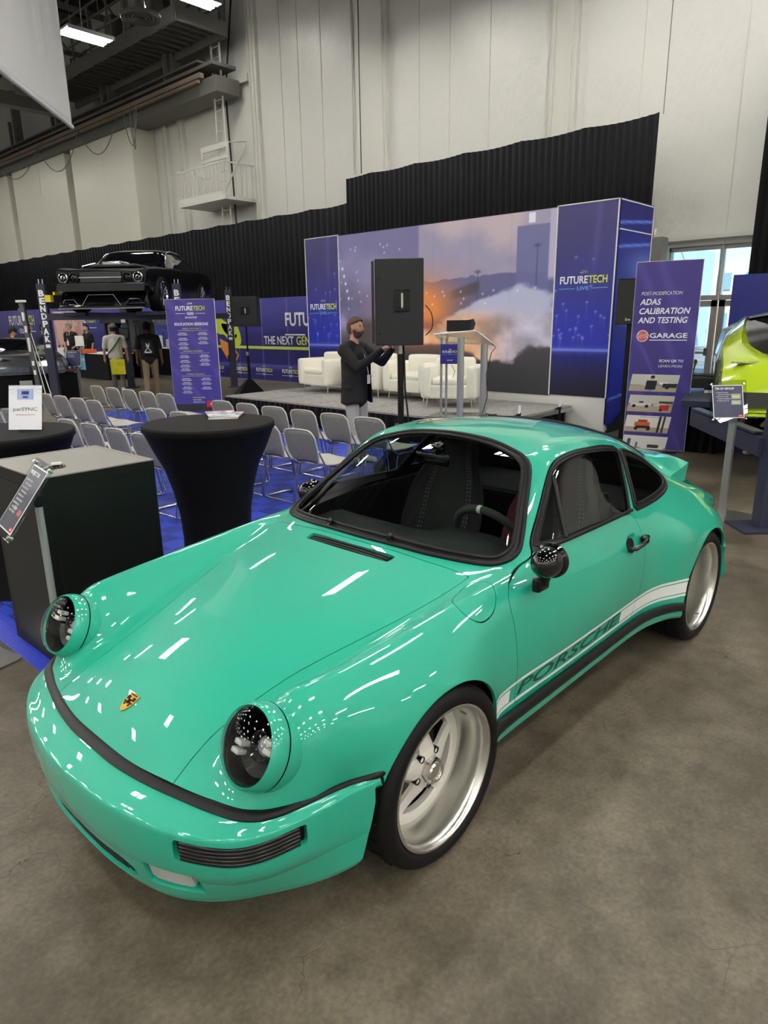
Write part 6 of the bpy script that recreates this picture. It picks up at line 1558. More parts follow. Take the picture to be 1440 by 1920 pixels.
MB().tube([(0, 0, .02), (0, 0, .985)], .0165, 16).build('pole', mat('grey_pole', (164, 168, 168), rough=.35, metal=.4), si, smooth=60); MB().tube([(0, 0, .985), (0, 0, 1.00), (0, 0, 1.03), (.0, -.01, 1.045)], [.018, .024, .024, .016], 14).build('swivel_knob', TRIMBLK, si, smooth=50); MB().box((0, 0, .010), (.26, .30, .008), b=.003).build('foot_plate', ALUB, si)
t = MB().prism(rrect(.34, .42, .05), 0, .008, Matrix.Translation((-.60, 1.99, 0)) @ Matrix.Rotation(.2, 4, 'Z')).build('foot_plate', ALUB); tag(t, 'grey rounded steel foot plate on the concrete at the left edge', 'foot plate')
# TSK sign at right
c0 = Vector((4.86, -.145, 1.05)); yaw = math.atan2(-.733, .68)+.02; X_ = Vector((math.cos(yaw), math.sin(yaw), 0)); Y_ = (Vector((0, 0, 1))+Vector((-X_.y, X_.x, 0))*.35).normalized(); Z_ = X_.cross(Y_)
M = Matrix(((X_.x, Y_.x, Z_.x, c0.x), (X_.y, Y_.y, Z_.y, c0.y), (X_.z, Y_.z, Z_.z, c0.z), (0, 0, 0, 1)))
def ex2(c, u, v):
    for y in (.66, .47): 
        b = (np.abs(u-.78) < .16) & (np.abs(v-y) < .075); c = np.where(b[..., None], np.array([150., 160, 168]), c); b = (np.abs(u-.78) < .12) & (np.abs(v-y+.01) < .03); c = np.where(b[..., None], np.array([196., 206, 90]), c)
    return c
si = info_sign('info_sign', M, .27, .29, 'acrylic sign on a square steel post near the lime green sports car', 'TSK EV GROUP', ['CUSTOM BUILD', 'ELECTRIC SUPERCAR', 'SHOWN BY', 'PARTNERS', 'TECH'], (4.92, -.19, 0), (58, 58, 92), extra=ex2)
MB().box((0, 0, .48), (.055, .055, .96)).build('post', mat('steel_post', (150, 151, 152), rough=.35, metal=.5), si); MB().box((.04, -.10, .006), (.42, .30, .010), rz=-.2).build('foot_plate', ALUB, si); MB().tube([(-.03, -.028, .62), (-.034, -.032, .62)], .006, 8).build('post_screw', ALU, si)
# small far sign
c0 = Vector((5.85, 15.0, .97)); M = Matrix(((DR.x, 0, -FW.x, c0.x), (DR.y, 0, -FW.y, c0.y), (0, 1, 0, c0.z), (0, 0, 0, 1))) @ Matrix.Rotation(-.25, 4, 'X')
si = info_sign('info_sign', M, .36, .38, 'small navy sign on a grey post between the lift and the booth', 'SUPERCAR', ['BUILD SHEET', 'ENGINE', 'DRIVE', 'TYRES'], (5.95, 15.1, 0), (44, 44, 96), red=False)
MB().box((0, 0, .42), (.06, .06, .84)).build('post', MATS['steel_post'], si); MB().box((0, 0, .006), (.3, .3, .01)).build('foot_plate', ALUB, si)
# ------------------------------------------------------------------ upright printed banners
def swoosh(base, seed):
    def f(u, v):
        n = fbm(u*2+seed, v*3, seed, 4); c = np.ones(u.shape+(3,))*np.array(base, float)
        a = (v*1.9+u*1.0); 
        for k, w_ in ((.6, .12), (1.05, .08), (1.75, .16), (2.3, .2)): c = vmix(c, (98, 84, 168), .55*smoothstep(w_, 0, np.abs(a-k-.18*np.sin(u*3+k)))*(.5+.8*n))
        c = vmix(c, (52, 44, 150), .4*np.exp(-((u-.6-.2*np.sin(v*4))/.15)**2)*smoothstep(.8, .3, v)); return c
    return f
def banner_text(parent, M, items):
    for s_, x, y, ww, sz, m_, sh in items:
        V, F = text_mesh(s_, sz, ext=.0006, width=ww, bold=sz*.018, shear=sh, align='LEFT'); V = np.array(V)
        if len(V): V[:, 0] -= V[:, 0].min(); V[:, 1] -= (V[:, 1].min()+V[:, 1].max())/2
        mesh_obj('banner_lettering', [M @ (Vector(v)+Vector((x, y, .004))) for v in V], F, m_, parent)
# garage banner near the right tower
gb = empty('garage_banner', (7.72, 1.56, 0), 0, 'tall purple calibration and testing banner with photo strip, right of the stage', 'banner')
W_, H_ = .80, 2.43; rotb = .22; M = face(0, 0, H_/2+.02, rotb)
MB().box((0, 0, H_/2+.02), (.02, W_, H_), rz=-rotb*-1).build('board', WFR, gb)
fb = graphic('banner_print', M, W_-.01, H_-.01, 80, 220, swoosh((66, 56, 130), 3), PRINT, gb, .013)
Mt = M @ Matrix.Translation((0, 0, .012))
banner_text(gb, Mt, [('POST-MODIFICATION', -.31, .82, .50, .062, WHT, .2), ('ADAS', -.32, .715, .26, .105, WHT, .2), ('CALIBRATION', -.32, .60, .62, .105, WHT, .2), ('AND TESTING', -.33, .485, .61, .105, WHT, .2), ('GARAGE', -.165, .29, .46, .085, WHT, 0), ('SCAN QR TO', -.02, -.035, .30, .045, WHT, .1), ('LEARN MORE', -.025, -.10, .30, .045, WHT, .1)])
MB().box((.065, .232, .0045), (.46, .010, .001), M=Mt).build('banner_rule', WHT, gb)
MB().lathe([(0, .004), (.075, .004), (.075, .003)], 32, Mt @ Matrix.Translation((-.255, .285, 0))).build('round_emblem', WHT, gb); MB().lathe([(0, .006), (.066, .006), (.066, .004)], 32, Mt @ Matrix.Translation((-.255, .285, 0))).build('emblem_disc', mat('coral_print', (214, 92, 82), rough=.5), gb)
V, F = text_mesh('SEMA', .085, ext=.0005, width=.115, bold=.001); V = np.array(V); mesh_obj('emblem_lettering', [Mt @ (Vector(v)*1.0+Vector((-.255, .285, .007))) for v in V], F, WHT, gb)
def photo(k):
    def f(u, v):
        n = fbm(u*8, v*6, 40+k, 4); c = vmix(np.ones(u.shape+(3,))*np.array([198., 196, 188]), (176, 160, 140), smoothstep(.38, .34, v))
        c = vmix(c, (120, 120, 116), .7*((v > .34) & (v < .46+.10*n) & (n > .45)))
        def bx(c, x0, x1, y0, y1, col): return np.where(((u > x0) & (u < x1) & (v > y0) & (v < y1))[..., None], np.array(col, float), c)
        def wheel_(c, x, y, r): return np.where((((u-x)*2.3)**2+(v-y)**2 < r*r)[..., None], np.array([28., 28, 30]), c)
        if k == 0:
            c = bx(c, .34, .56, .10, .66, (30, 30, 34)); c = bx(c, .40, .50, .02, .12, (70, 140, 200)); c = np.where((((u-.45)*2.3)**2+(v-.80)**2 < .012)[..., None], np.array([190., 150, 130]), c); c = np.where((((u-.45)*2.3)**2+(v-.86)**2 < .010)[..., None], np.array([26., 24, 24]), c)
            c = bx(c, .62, .80, .42, .56, (236, 236, 236)); c = bx(c, .70, 1, .24, .50, (34, 34, 38)); c = wheel_(c, .80, .26, .10)
        if k == 1:
            c = bx(c, .06, .52, .34, .52, (208, 208, 208)); c = bx(c, .20, .38, .5, .68, (196, 196, 198)); c = bx(c, .24, .34, .53, .64, (50, 54, 60)); c = wheel_(c, .14, .34, .10); c = wheel_(c, .43, .34, .10); c = bx(c, .72, .93, .12, .46, (196, 52, 46)); c = wheel_(c, .76, .14, .08); c = bx(c, .68, 1, .52, .68, (66, 72, 44))
        if k == 2:
            c = bx(c, 0, 1, .3, 1, (224, 222, 216)); c = bx(c, .22, .56, .34, .62, (206, 92, 52)); c = bx(c, .28, .50, .60, .76, (150, 66, 44)); c = bx(c, .26, .58, .22, .40, (34, 32, 32)); c = wheel_(c, .27, .22, .11); c = wheel_(c, .55, .22, .11); c = bx(c, .74, .80, 0, 1, (40, 40, 44)); c = bx(c, .84, .88, 0, 1, (46, 46, 50)); c = bx(c, .30, .85, .90, .94, (50, 50, 54))
        if k == 3:
            c = bx(c, 0, 1, .3, 1, (222, 222, 220)); c = bx(c, .10, .18, .1, .8, (60, 70, 120)); c = bx(c, .45, .95, .0, .34, (228, 228, 228)); c = bx(c, .58, .84, .28, .50, (60, 60, 64)); c = bx(c, .30, .36, .2, .6, (90, 110, 160))
        return c
    return f
for k in range(4):
    yy = -.325-.275*k; w_ = .60 if k == 0 else .57
    sk = Mt @ Matrix(((1, .16, 0, -.06-.02*k), (0, 1, 0, yy), (0, 0, 1, 0), (0, 0, 0, 1)))
    graphic('photo_print', sk, w_, .225, 90, 50, photo(k), PRINT, gb, .003)
MB().box((.03, .0, .01), (.35, .6, .02), rz=rotb).build('foot_plate', TRIMBLK, gb)
# schedule banner
sb = empty('schedule_banner', (6.25, 10.35, 0), 0, 'tall purple education sessions schedule banner behind the chairs', 'banner')
W_, H_ = 1.02, 2.12; rots = .60; M = face(0, 0, H_/2+.10, rots); M = M @ Matrix.Rotation(0, 4, 'X')
MB().box((0, 0, 0), (W_, H_, .02), M=M).build('board', WFR, sb)
graphic('banner_print', M, W_-.01, H_-.01, 80, 180, swoosh((70, 62, 142), 9), PRINT, sb, .013); Mt = M @ Matrix.Translation((0, 0, .012))
MB().box((0, -H_/2-.04, 0), (W_, .20, .03), M=M).build('plinth', mat('dark_plinth', (44, 44, 48), rough=.6), sb)
logo(sb, Mt @ Matrix.Translation((0, .88, 0)), .62, 'STUDIO')
banner_text(sb, Mt, [('PRESENTED BY', -.06, .765, .13, .02, WHT, 0), ('SEMA EDUCATION', -.12, .71, .25, .05, WHT, .2), ('EDUCATION SESSIONS', -.35, .585, .70, .075, WHT, 0), ('TUESDAY, NOVEMBER 4', -.21, .495, .40, .034, YEL, 0), ('WEDNESDAY, NOVEMBER 5', -.23, .06, .43, .034, YEL, 0), ('THURSDAY, NOVEMBER 6', -.20, -.395, .41, .034, YEL, 0), ('SCAN QR CODE', -.10, -.865, .26, .034, YEL, 0), ('FOR MORE', -.10, -.91, .18, .034, WHT, 0), ('INFORMATION', -.10, -.955, .25, .034, WHT, 0)])
for y in (.46, .025, -.43): MB().box((.02, y, .0045), (.62, .004, .001), M=Mt).build('banner_rule', WHT, sb)
for col_x, ys_ in ((-.20, (.41, .31, .22, .14, -.03, -.125, -.215, -.29, -.485, -.565, -.655, -.735)), (.22, (.415, .325, .24, -.02, -.10, -.18, -.475, -.56, -.655))):
    for y in ys_:
        for dy, ww, hh in ((0, .15, .016), (-.022, .23, .008), (-.038, .18, .008)):
            V, F = text_mesh('9:00 AM 10:00 AM' if dy == 0 else 'Session room and speaker', hh*1.6, ext=.0004, width=ww, bold=hh*.08); V = np.array(V); mesh_obj('schedule_entry', [Mt @ (Vector(v)+Vector((col_x, y+dy, .004))) for v in V], F, WHT, sb)
MB().prism([(.20, -.50*H_+.13), (W_/2-.005, -.5*H_+.13), (W_/2-.005, -.5*H_+.005), (.18, -.5*H_+.005)], .004, .005, Mt).build('red_tab', REDP, sb)
banner_text(sb, Mt @ Matrix.Translation((0, 0, .002)), [('SEMA', .25, -H_/2+.07, .19, .06, WHT, .25)])
# ------------------------------------------------------------------ blue graphic wall behind the hall
def ngw(u, v):
    c = np.ones(u.shape+(3,))*np.array([50., 50, 128]); n = fbm(u*16, v*2, 4, 4); c = vmix(c, (84, 82, 170), smoothstep(.45, 1, v)*(.4+.8*n)); c = vmix(c, (44, 44, 120), smoothstep(.72, .6, v+.15*n)); c = vmix(c, (40, 40, 118), smoothstep(.4, .1, v))
    c = vmix(c, (168, 160, 224), np.exp(-((v-.19)/.007)**2)); c = vmix(c, (104, 98, 190), .6*np.exp(-((v-.165)/.03)**2)); 
    s = np.abs((u*26.5/1.22) % 1-.5) > .492; c = np.where(s[..., None], c*.55+np.array([150., 148, 190])*.45, c); return c
NX = 12.0; ya, yb = 37.5, 11.0; yc = (ya+yb)/2
gw = empty('graphic_wall', (NX+.1, yc, 0), 0, 'long blue graphic wall with event slogans behind the lift area', 'graphic wall'); gM = face(-.1, 0, 1.225)
MB().box((0, 0, 1.225), (.16, ya-yb, 2.45)).build('wall_panels', MATS['blue_panel_edge'], gw); graphic('wall_graphic', gM, ya-yb, 2.45, 520, 60, ngw, PRINT, gw, .004)
def gtxt(s, y, z, w, size, m, **k):
    V, F = text_mesh(s, size, ext=.001, width=w, **k); mesh_obj('wall_lettering', [face(-.108, y-yc, z) @ Vector(v) for v in V], F, m, gw)
gtxt('THE NEXT', 14.75, 1.20, 1.40, .34, WHT, bold=.005); gtxt('GENERATION', 12.95, 1.20, 1.95, .34, YEL, bold=.005)
MB().box((-.106, (18.3+11)/2-yc, .99), (.004, 7.3, .085)).build('yellow_rule', YEL, gw)
logo(gw, face(-.108, 13.05-yc, 1.80), 2.75, 'STUDIO')
for k in range(9): logo(gw, face(-.108, 14.25+1.28*k-yc, .30), .82, 'STUDIO')
gtxt('POWERTRAIN', 21.9, 1.80, 2.2, .32, YEL, bold=.006); OUTL = mat('pale_blue_outline', (84, 104, 206), rough=.5)
gtxt('TECHNOLOGIES', 21.35, 1.38, 3.0, .46, OUTL)
logo(gw, face(-.108, 34.3-yc, 1.95), 3.2, 'STUDIO'); logo(gw, face(-.108, 27.6-yc, 1.95), 2.2, 'STUDIO')
ORG = mat('orange_print', (226, 138, 64), rough=.5); LIM = mat('lime_green_print', (196, 210, 60), rough=.5)
Mg = face(-.108, 17.3-yc, 1.35)
def flat(name, pts, m, z=.0): MB().prism(pts, z, z+.002, Mg).build(name, m, gw)
flat('car_picture', cr_closed([(-.85, .30), (-.55, .62), (-.1, .42), (.35, .45), (.62, .10), (.66, -.22), (.45, -.36), (.15, -.30), (-.2, .0), (-.55, .05)], 5), LIM); flat('car_picture_window', cr_closed([(-.35, .36), (0, .34), (.25, .16), (.05, .0), (-.2, .12)], 4), GLOSSBLK, .003); flat('car_picture_lamp', [(.34, .0), (.44, .06), (.46, -.04), (.36, -.10)], GLOSSBLK, .003)
flat('truck_picture', [(-.50, -.10), (.25, -.34), (.52, -.62), (.30, -.86), (-.10, -.80), (-.42, -.44)], ORG, .005); flat('truck_picture_grille', [(.12, -.42), (.44, -.60), (.30, -.80), (.05, -.66)], mat('navy_print', (40, 44, 96), rough=.5), .007); flat('truck_picture_wheel', cr_closed([(-.08, -.62), (.04, -.70), (.02, -.86), (-.10, -.80)], 4), GLOSSBLK, .007)
# ------------------------------------------------------------------ people
def skinned(nodes, edges, sub=2, vox=None):
    """limbs as swept ellipsoids between joints; with vox the pieces are fused into one smooth skin"""
    V = []; F = []
    def ell(c, r):
        rx, ry = r if isinstance(r, tuple) else (r, r); o = []
        for i in range(1, 8):
            ph = math.pi*i/8
            for k in range(12): a = math.pi*k/6; o.append(Vector((c[0]+rx*math.sin(ph)*math.cos(a), c[1]+ry*math.sin(ph)*math.sin(a), c[2]+rx*math.cos(ph))))
        return o+[Vector(c)+Vector((0, 0, rx)), Vector(c)-Vector((0, 0, rx))]
    for a, b in edges:
        bm = bmesh.new(); vs = [bm.verts.new(p) for p in ell(*nodes[a])+ell(*nodes[b])]; r = bmesh.ops.convex_hull(bm, input=vs)
        bmesh.ops.delete(bm, geom=[v for v in bm.verts if not v.link_faces], context='VERTS'); bm.verts.index_update(); n0 = len(V)
        V += [v.co.copy() for v in bm.verts]; F += [tuple(v.index+n0 for v in f.verts) for f in bm.faces]; bm.free()
    return remeshed(V, F, vox, 8) if vox else (V, F)
def remeshed(V, F, vox, it=4):
    me = bpy.data.meshes.new('rm'); me.from_pydata([tuple(v) for v in V], [], F); o = bpy.data.objects.new('rm', me); COL.objects.link(o)
    m = o.modifiers.new('r', 'REMESH'); m.mode = 'VOXEL'; m.voxel_size = vox; m2 = o.modifiers.new('s', 'SMOOTH'); m2.iterations = it; m2.factor = .5
    dg = bpy.context.evaluated_depsgraph_get(); e = bpy.data.meshes.new_from_object(o.evaluated_get(dg)); V = [v.co.copy() for v in e.vertices]; F = [tuple(p.vertices) for p in e.polygons]
    bpy.data.objects.remove(o); bpy.data.meshes.remove(me); bpy.data.meshes.remove(e); return V, F
def head_mesh(c, M3):
    """head with brow, nose, lips, chin and ears; local +x is the face"""
    n, m = 40, 28; V = []; F = []
    for i in range(m+1):
        ph = math.pi*i/m; z = math.cos(ph)
        for k in range(n):
            a = 2*math.pi*k/n; x = math.sin(ph)*math.cos(a); y = math.sin(ph)*math.sin(a)
            X = x*.098; Y = y*.077; Z = z*.118
            if z < 0: Y *= 1+.22*z; X *= 1+.06*z                      # jaw narrows
            if x < 0: X *= 1.04
            fr = max(0, x)
            if fr > 0: X = min(X, .088+.006*math.cos(Z*12))
            g = lambda yy, zz, sy, sz: math.exp(-((Y-yy)/sy)**2-((Z-zz)/sz)**2)*(fr > .3)
            X += .030*g(0, -.018, .012, .020)+.014*g(0, .004, .009, .022)+.007*g(0, .030, .040, .010)-.009*(g(.031, .010, .014, .012)+g(-.031, .010, .014, .012))+.008*g(0, -.052, .022, .008)-.003*g(0, -.057, .025, .003)+.011*g(0, -.095, .022, .016)
            V.append(M3 @ Vector((X, Y, Z))+c)
    for i in range(m):
        for k in range(n): F.append((i*n+k, i*n+(k+1) % n, (i+1)*n+(k+1) % n, (i+1)*n+k))
    for s in (-1, 1):
        b = len(V)
        for i in range(9):
            for k in range(12):
                ph = math.pi*i/8; a = 2*math.pi*k/12; V.append(M3 @ Vector((-.005+.018*math.sin(ph)*math.cos(a), s*(.076+.010*math.sin(ph)*math.sin(a)), -.005+.032*math.cos(ph)))+c)
        for i in range(8):
            for k in range(12): F.append((b+i*12+k, b+i*12+(k+1) % 12, b+(i+1)*12+(k+1) % 12, b+(i+1)*12+k))
    return V, F
def head_shell(c, M3, test, off, name, m, parent):
    V, F = [], []; n, mm = 48, 36; P = {}
    for i in range(mm+1):
        ph = math.pi*i/mm; z = math.cos(ph)
        for k in range(n):
            a = 2*math.pi*k/n; x = math.sin(ph)*math.cos(a); y = math.sin(ph)*math.sin(a); X = x*(.098+off); Y = y*(.077+off); Z = z*(.118+off)
            if z < 0: Y *= 1+.22*z; X *= 1+.06*z
            if x > 0: X = min(X, .090+off)
            V.append(Vector((X, Y, Z)))
    for i in range(mm):
        for k in range(n):
            q = (i*n+k, i*n+(k+1) % n, (i+1)*n+(k+1) % n, (i+1)*n+k); cc = sum((V[j] for j in q), Vector())/4
            if test(cc.x, cc.y, cc.z): F.append(q)
    rs = random.Random(4); W = [M3 @ (v*(1+rs.uniform(-.012, .018)))+c for v in V]
    used = sorted({i for f in F for i in f}); mp = {j: i for i, j in enumerate(used)}
    o = mesh_obj(name, [W[j] for j in used], [tuple(mp[j] for j in f) for f in F], m, parent, smooth=True); md = o.modifiers.new('s', 'SOLIDIFY'); md.thickness = .012; md.offset = -1; return o
SKIN = mat('skin', (206, 156, 132), rough=.55); SKIND = mat('brown_skin', (120, 78, 62), rough=.55)
bsdf(SKIN).inputs['Subsurface Weight'].default_value = .12; bsdf(SKIN).inputs['Subsurface Radius'].default_value = (.02, .008, .004)
def hand_nodes(w, d, s, palm, curl):
    """fingers of unequal length from wrist w pointing along d; palm = palm side vector"""
    d = Vector(d).normalized(); pn = Vector(palm).normalized(); sd = d.cross(pn).normalized()*s; N = {}; E = []
    N['w'] = (w, .024); N['p'] = (w+d*.05, (.022, .036)); E.append(('w', 'p'))
    for k, (o_, L_) in enumerate(((-.030, .062), (-.010, .072), (.010, .068), (.029, .052))):
        b = w+d*.075+sd*o_; q1 = b+(d*math.cos(curl*.5)+pn*math.sin(curl*.5))*L_*.5; q2 = q1+(d*math.cos(curl*1.4)+pn*math.sin(curl*1.4))*L_*.30; q3 = q2+(d*math.cos(curl*2.2)+pn*math.sin(curl*2.2))*L_*.22
        N['a%d' % k] = (b, .0105); N['b%d' % k] = (q1, .0092); N['c%d' % k] = (q2, .0085); N['d%d' % k] = (q3, .007); E += [('p', 'a%d' % k), ('a%d' % k, 'b%d' % k), ('b%d' % k, 'c%d' % k), ('c%d' % k, 'd%d' % k)]
    t0 = w+d*.028-sd*.030; t1 = t0+(d*.7-sd*.6+pn*.3).normalized()*.036; t2 = t1+(d*.85-sd*.2+pn*.5).normalized()*.028
    N['t0'] = (t0, .013); N['t1'] = (t1, .011); N['t2'] = (t2, .009); E += [('w', 't0'), ('t0', 't1'), ('t1', 't2')]
    return N, E
def person(loc, rz, label, H=1.78, arms=None, skin=SKIN, top=None, bottom=None, shoes=None, hair=None, sleeve='short', stride=.0, headturn=0, headtilt=0, vox=.011, torso=1.0, beard=None, cap=None, jacket=False, collar=None, kneel=False):
    k = H/1.80; t = empty('person', loc, rz, label, 'person')
    S = lambda *a: Vector(a)*k
    J = {'pelvis': S(0, 0, .95), 'waist': S(0, 0, 1.08), 'chest': S(.0, 0, 1.30), 'top': S(-.01, 0, 1.44), 'neck': S(0, 0, 1.53), 'hb': S(.012, 0, 1.60)}
    for s, n in ((1, 'L'), (-1, 'R')):
        J['sh'+n] = S(-.01, s*.185*torso, 1.43); J['hip'+n] = S(0, s*.095, .90); st_ = stride*s
        J['kn'+n] = S(.03+.5*st_, s*.105, .50); J['an'+n] = S(-.01+st_-(.08 if st_ < 0 else 0), s*.11, .085+(.03 if st_ < 0 else 0)); J['toe'+n] = S(.16+st_-(.08 if st_ < 0 else 0), s*.13, .035); J['heel'+n] = S(-.05+st_-(.08 if st_ < 0 else 0), s*.11, .035+(.03 if st_ < 0 else 0))
        el, wr = (S(-.03, s*.245*torso, 1.15), S(.06, s*.26*torso, .90))
        if arms and n in arms: el, wr = S(*arms[n][0]), S(*arms[n][1])
        J['el'+n] = el; J['wr'+n] = wr
    if kneel:
        for n, s in (('L', 1), ('R', -1)): pass
    r = lambda a: a*k
    nodes = {'pelvis': (J['pelvis'], (r(.10), r(.15))), 'waist': (J['waist'], (r(.10), r(.135))), 'chest': (J['chest'], (r(.11), r(.155))), 'top': (J['top'], (r(.065), r(.13))), 'neck': (J['neck'], r(.052)), 'hb': (J['hb'], r(.055))}
    edges = [('pelvis', 'waist'), ('waist', 'chest'), ('chest', 'top'), ('top', 'neck'), ('neck', 'hb')]
    for n in 'LR':
        for a, q in (('sh', .062), ('el', .042), ('wr', .027), ('hip', .088), ('kn', .058), ('an', .040), ('toe', .032)): nodes[a+n] = (J[a+n], r(q))
        edges += [('top', 'sh'+n), ('sh'+n, 'el'+n), ('el'+n, 'wr'+n), ('pelvis', 'hip'+n), ('hip'+n, 'kn'+n), ('kn'+n, 'an'+n), ('an'+n, 'toe'+n)]
    V, F = skinned(nodes, edges, 2)
    M3 = (Matrix.Rotation(headturn, 3, 'Z') @ Matrix.Rotation(headtilt, 3, 'Y')); hc = S(.025, 0, 1.68)
    hv, hf = head_mesh(hc, M3); b = len(V); V += hv; F += [tuple(i+b for i in f) for f in hf]
    for s, n in ((1, 'L'), (-1, 'R')):
        d = (J['wr'+n]-J['el'+n]).normalized(); palm = Vector((0, -s, 0)) if abs(d.z) > .6 else Vector((0, 0, -1)) if not (arms and n in arms and len(arms[n]) > 2) else Vector(arms[n][2])
        hn, he = hand_nodes(J['wr'+n], d, s if abs(d.z) > .6 else -s, palm, .45); v_, f_ = skinned(hn, he, 1); b = len(V); V += v_; F += [tuple(i+b for i in f) for f in f_]
    V, F = remeshed(V, F, vox)
    mesh_obj('body', V, F, skin, t, smooth=True)
    # clothing: shells grown on the same skeleton
    g = 1.12 if not jacket else 1.18
    cn = {'pelvis': (J['pelvis']+S(0, 0, -.02 if not jacket else -.12), (r(.135), r(.175*torso))), 'waist': (J['waist'], (r(.128*torso), r(.168*torso))), 'chest': (J['chest'], (r(.130*torso), r(.182*torso))), 'top': (J['top']+S(0, 0, -.02), (r(.085), r(.16))), 'nk': (J['neck']+S(-.015, 0, -.045), r(.064))}
    ce = [('pelvis', 'waist'), ('waist', 'chest'), ('chest', 'top'), ('top', 'nk'), ('nk', 'shL'), ('nk', 'shR')]
    for n in 'LR':
        cn['sh'+n] = (J['sh'+n]+S(0, 0, -.010), r(.082)); ce += [('top', 'sh'+n)]
        if sleeve == 'long': cn['el'+n] = (J['el'+n], r(.058)); cn['wr'+n] = (J['wr'+n].lerp(J['el'+n], .08), r(.042)); ce += [('sh'+n, 'el'+n), ('el'+n, 'wr'+n)]
        else: cn['el'+n] = (J['sh'+n].lerp(J['el'+n], .80), r(.066)); ce += [('sh'+n, 'el'+n)]
    v_, f_ = skinned(cn, ce, 2, .011)
    v_ = [Vector((v.x*1.0 if v.z > J['pelvis'].z else v.x, v.y, v.z)) for v in v_]
    mesh_obj('shirt' if not jacket else 'blazer', v_, f_, top, t, smooth=True)
    ln = {'pelvis': (J['pelvis'], (r(.115), r(.165))), 'w2': (J['waist']+S(0, 0, -.06), (r(.11), r(.15)))}; le = [('pelvis', 'w2')]
    for n in 'LR':
        ln['hip'+n] = (J['hip'+n], r(.100)); ln['kn'+n] = (J['kn'+n], r(.076)); ln['an'+n] = (J['an'+n]+S(0, 0, .01), r(.062)); le += [('pelvis', 'hip'+n), ('hip'+n, 'kn'+n), ('kn'+n, 'an'+n)]
    v_, f_ = skinned(ln, le, 2, .012); mesh_obj('trousers', v_, f_, bottom, t, smooth=True)
    for n in 'LR':
        v_, f_ = skinned({'a': (J['heel'+n]+S(0, 0, .01), r(.042)), 'b': (J['toe'+n]*.5+J['heel'+n]*.5+S(0, 0, .012), r(.046)), 'c': (J['toe'+n]+S(.02, 0, 0), r(.040)), 'd': (J['an'+n]+S(-.01, 0, .0), r(.050))}, [('a', 'b'), ('b', 'c'), ('a', 'd')], 2, .010); v_ = [Vector((v.x, v.y, max(v.z, .004))) for v in v_]; mesh_obj('shoe', v_, f_, shoes, t, smooth=True)
    if hair: head_shell(hc, M3, lambda x, y, z: z > (.040+.55*max(0, x) if x > -.02 else -.062+.9*max(0, x+.045)), .007, 'hair', hair, t)
    if beard: head_shell(hc, M3, lambda x, y, z: z < (-.046 if x > .05 else -.020) and x > .008 and not (abs(y) < .022 and -.066 < z < -.052), .005, 'beard', beard, t)
    if cap:
        head_shell(hc, M3, lambda x, y, z: z > .022-.1*x, .016, 'cap', cap, t)
        if True:
            P = []; 
            for a in np.linspace(-1.1, 1.1, 9): P.append((.085+.075*math.cos(a), .072*math.sin(a)))
            P = [(.06, -.07)]+P+[(.06, .07)]; Mx = Matrix.Translation(hc) @ M3.to_4x4() @ Matrix.Translation((0, 0, .030)); MB().prism(P, 0, .006, Mx).build('cap_brim', cap, t)
    ey = []
    for s in (-1, 1): MB().lathe([(0, .010), (.008, .006), (.0105, 0), (.008, -.006), (0, -.01)], 12, Matrix.Translation(hc+M3 @ Vector((.083, s*.031, .010))) @ M3.to_4x4() @ Matrix.Rotation(math.pi/2, 4, 'Y') @ Matrix.Diagonal((.6, 1.2, .5, 1))).build('eye', mat('dark_eye', (30, 22, 20), rough=.2), t, smooth=60); MB().tube([hc+M3 @ Vector((.088, s*.014, .031)), hc+M3 @ Vector((.091, s*.030, .035)), hc+M3 @ Vector((.083, s*.046, .029))], .0038, 5).build('eyebrow', hair or GLOSSBLK, t)
    return t, J, hc, M3, k
BLZ = mat('black_blazer_cloth', (18, 19, 22), rough=.75); HAIRB = mat('brown_hair', (96, 72, 58), rough=.8); BEARD = mat('greying_beard', (92, 74, 64), rough=.85); JEANL = mat('pale_grey_jeans', (168, 168, 166), rough=.85); WSHOE = mat('white_shoes', (222, 218, 208), rough=.5)
t, J, hc, M3, k = person((4.54, 4.10, .016), math.radians(-78), 'bearded man in black blazer and pale jeans reaching for the loudspeaker pole', 1.79, arms={'R': ((.22, -.27, 1.22), (.46, -.08, 1.43), (0, 0, -1)), 'L': ((.24, .26, 1.26), (.50, .10, 1.45), (0, 0, -1))}, top=BLZ, bottom=JEANL, shoes=WSHOE, hair=HAIRB, beard=BEARD, sleeve='long', jacket=True, vox=.008, torso=1.20)
# blazer skirt, open front edge, lapel, pocket flap, badge
V = []; n = 40
for z, rx, ry in ((1.30, .150, .188), (1.22, .165, .205), (1.05, .165, .205), (.92, .172, .215), (.80, .178, .222), (.765, .180, .224)):
    for i in range(n+1):
        a = math.radians(28+304*i/n); V.append((rx*math.cos(a)+(.02 if i in (0, n) else 0)+.01, ry*math.sin(a), z+.010*math.sin(a*5)))
F = [(j*(n+1)+i, j*(n+1)+i+1, (j+1)*(n+1)+i+1, (j+1)*(n+1)+i) for j in range(5) for i in range(n)]
o = MB().add(V, F).build('blazer_skirt', BLZ, t, smooth=70); md = o.modifiers.new('s', 'SOLIDIFY'); md.thickness = .008
MB().prism([(0, .0), (.03, .06), (.025, .20), (-.03, .22), (-.04, .1)], 0, .012, frame((.150, -.055, 1.17), (0, 1, 0), (-.12, .05, 1))).build('lapel', mat('lapel_cloth', (26, 27, 30), rough=.7), t)
MB().box((.03, -.222, .98), (.12, .012, .045), rz=.1, b=.004).build('pocket_flap', MATS['lapel_cloth'], t)
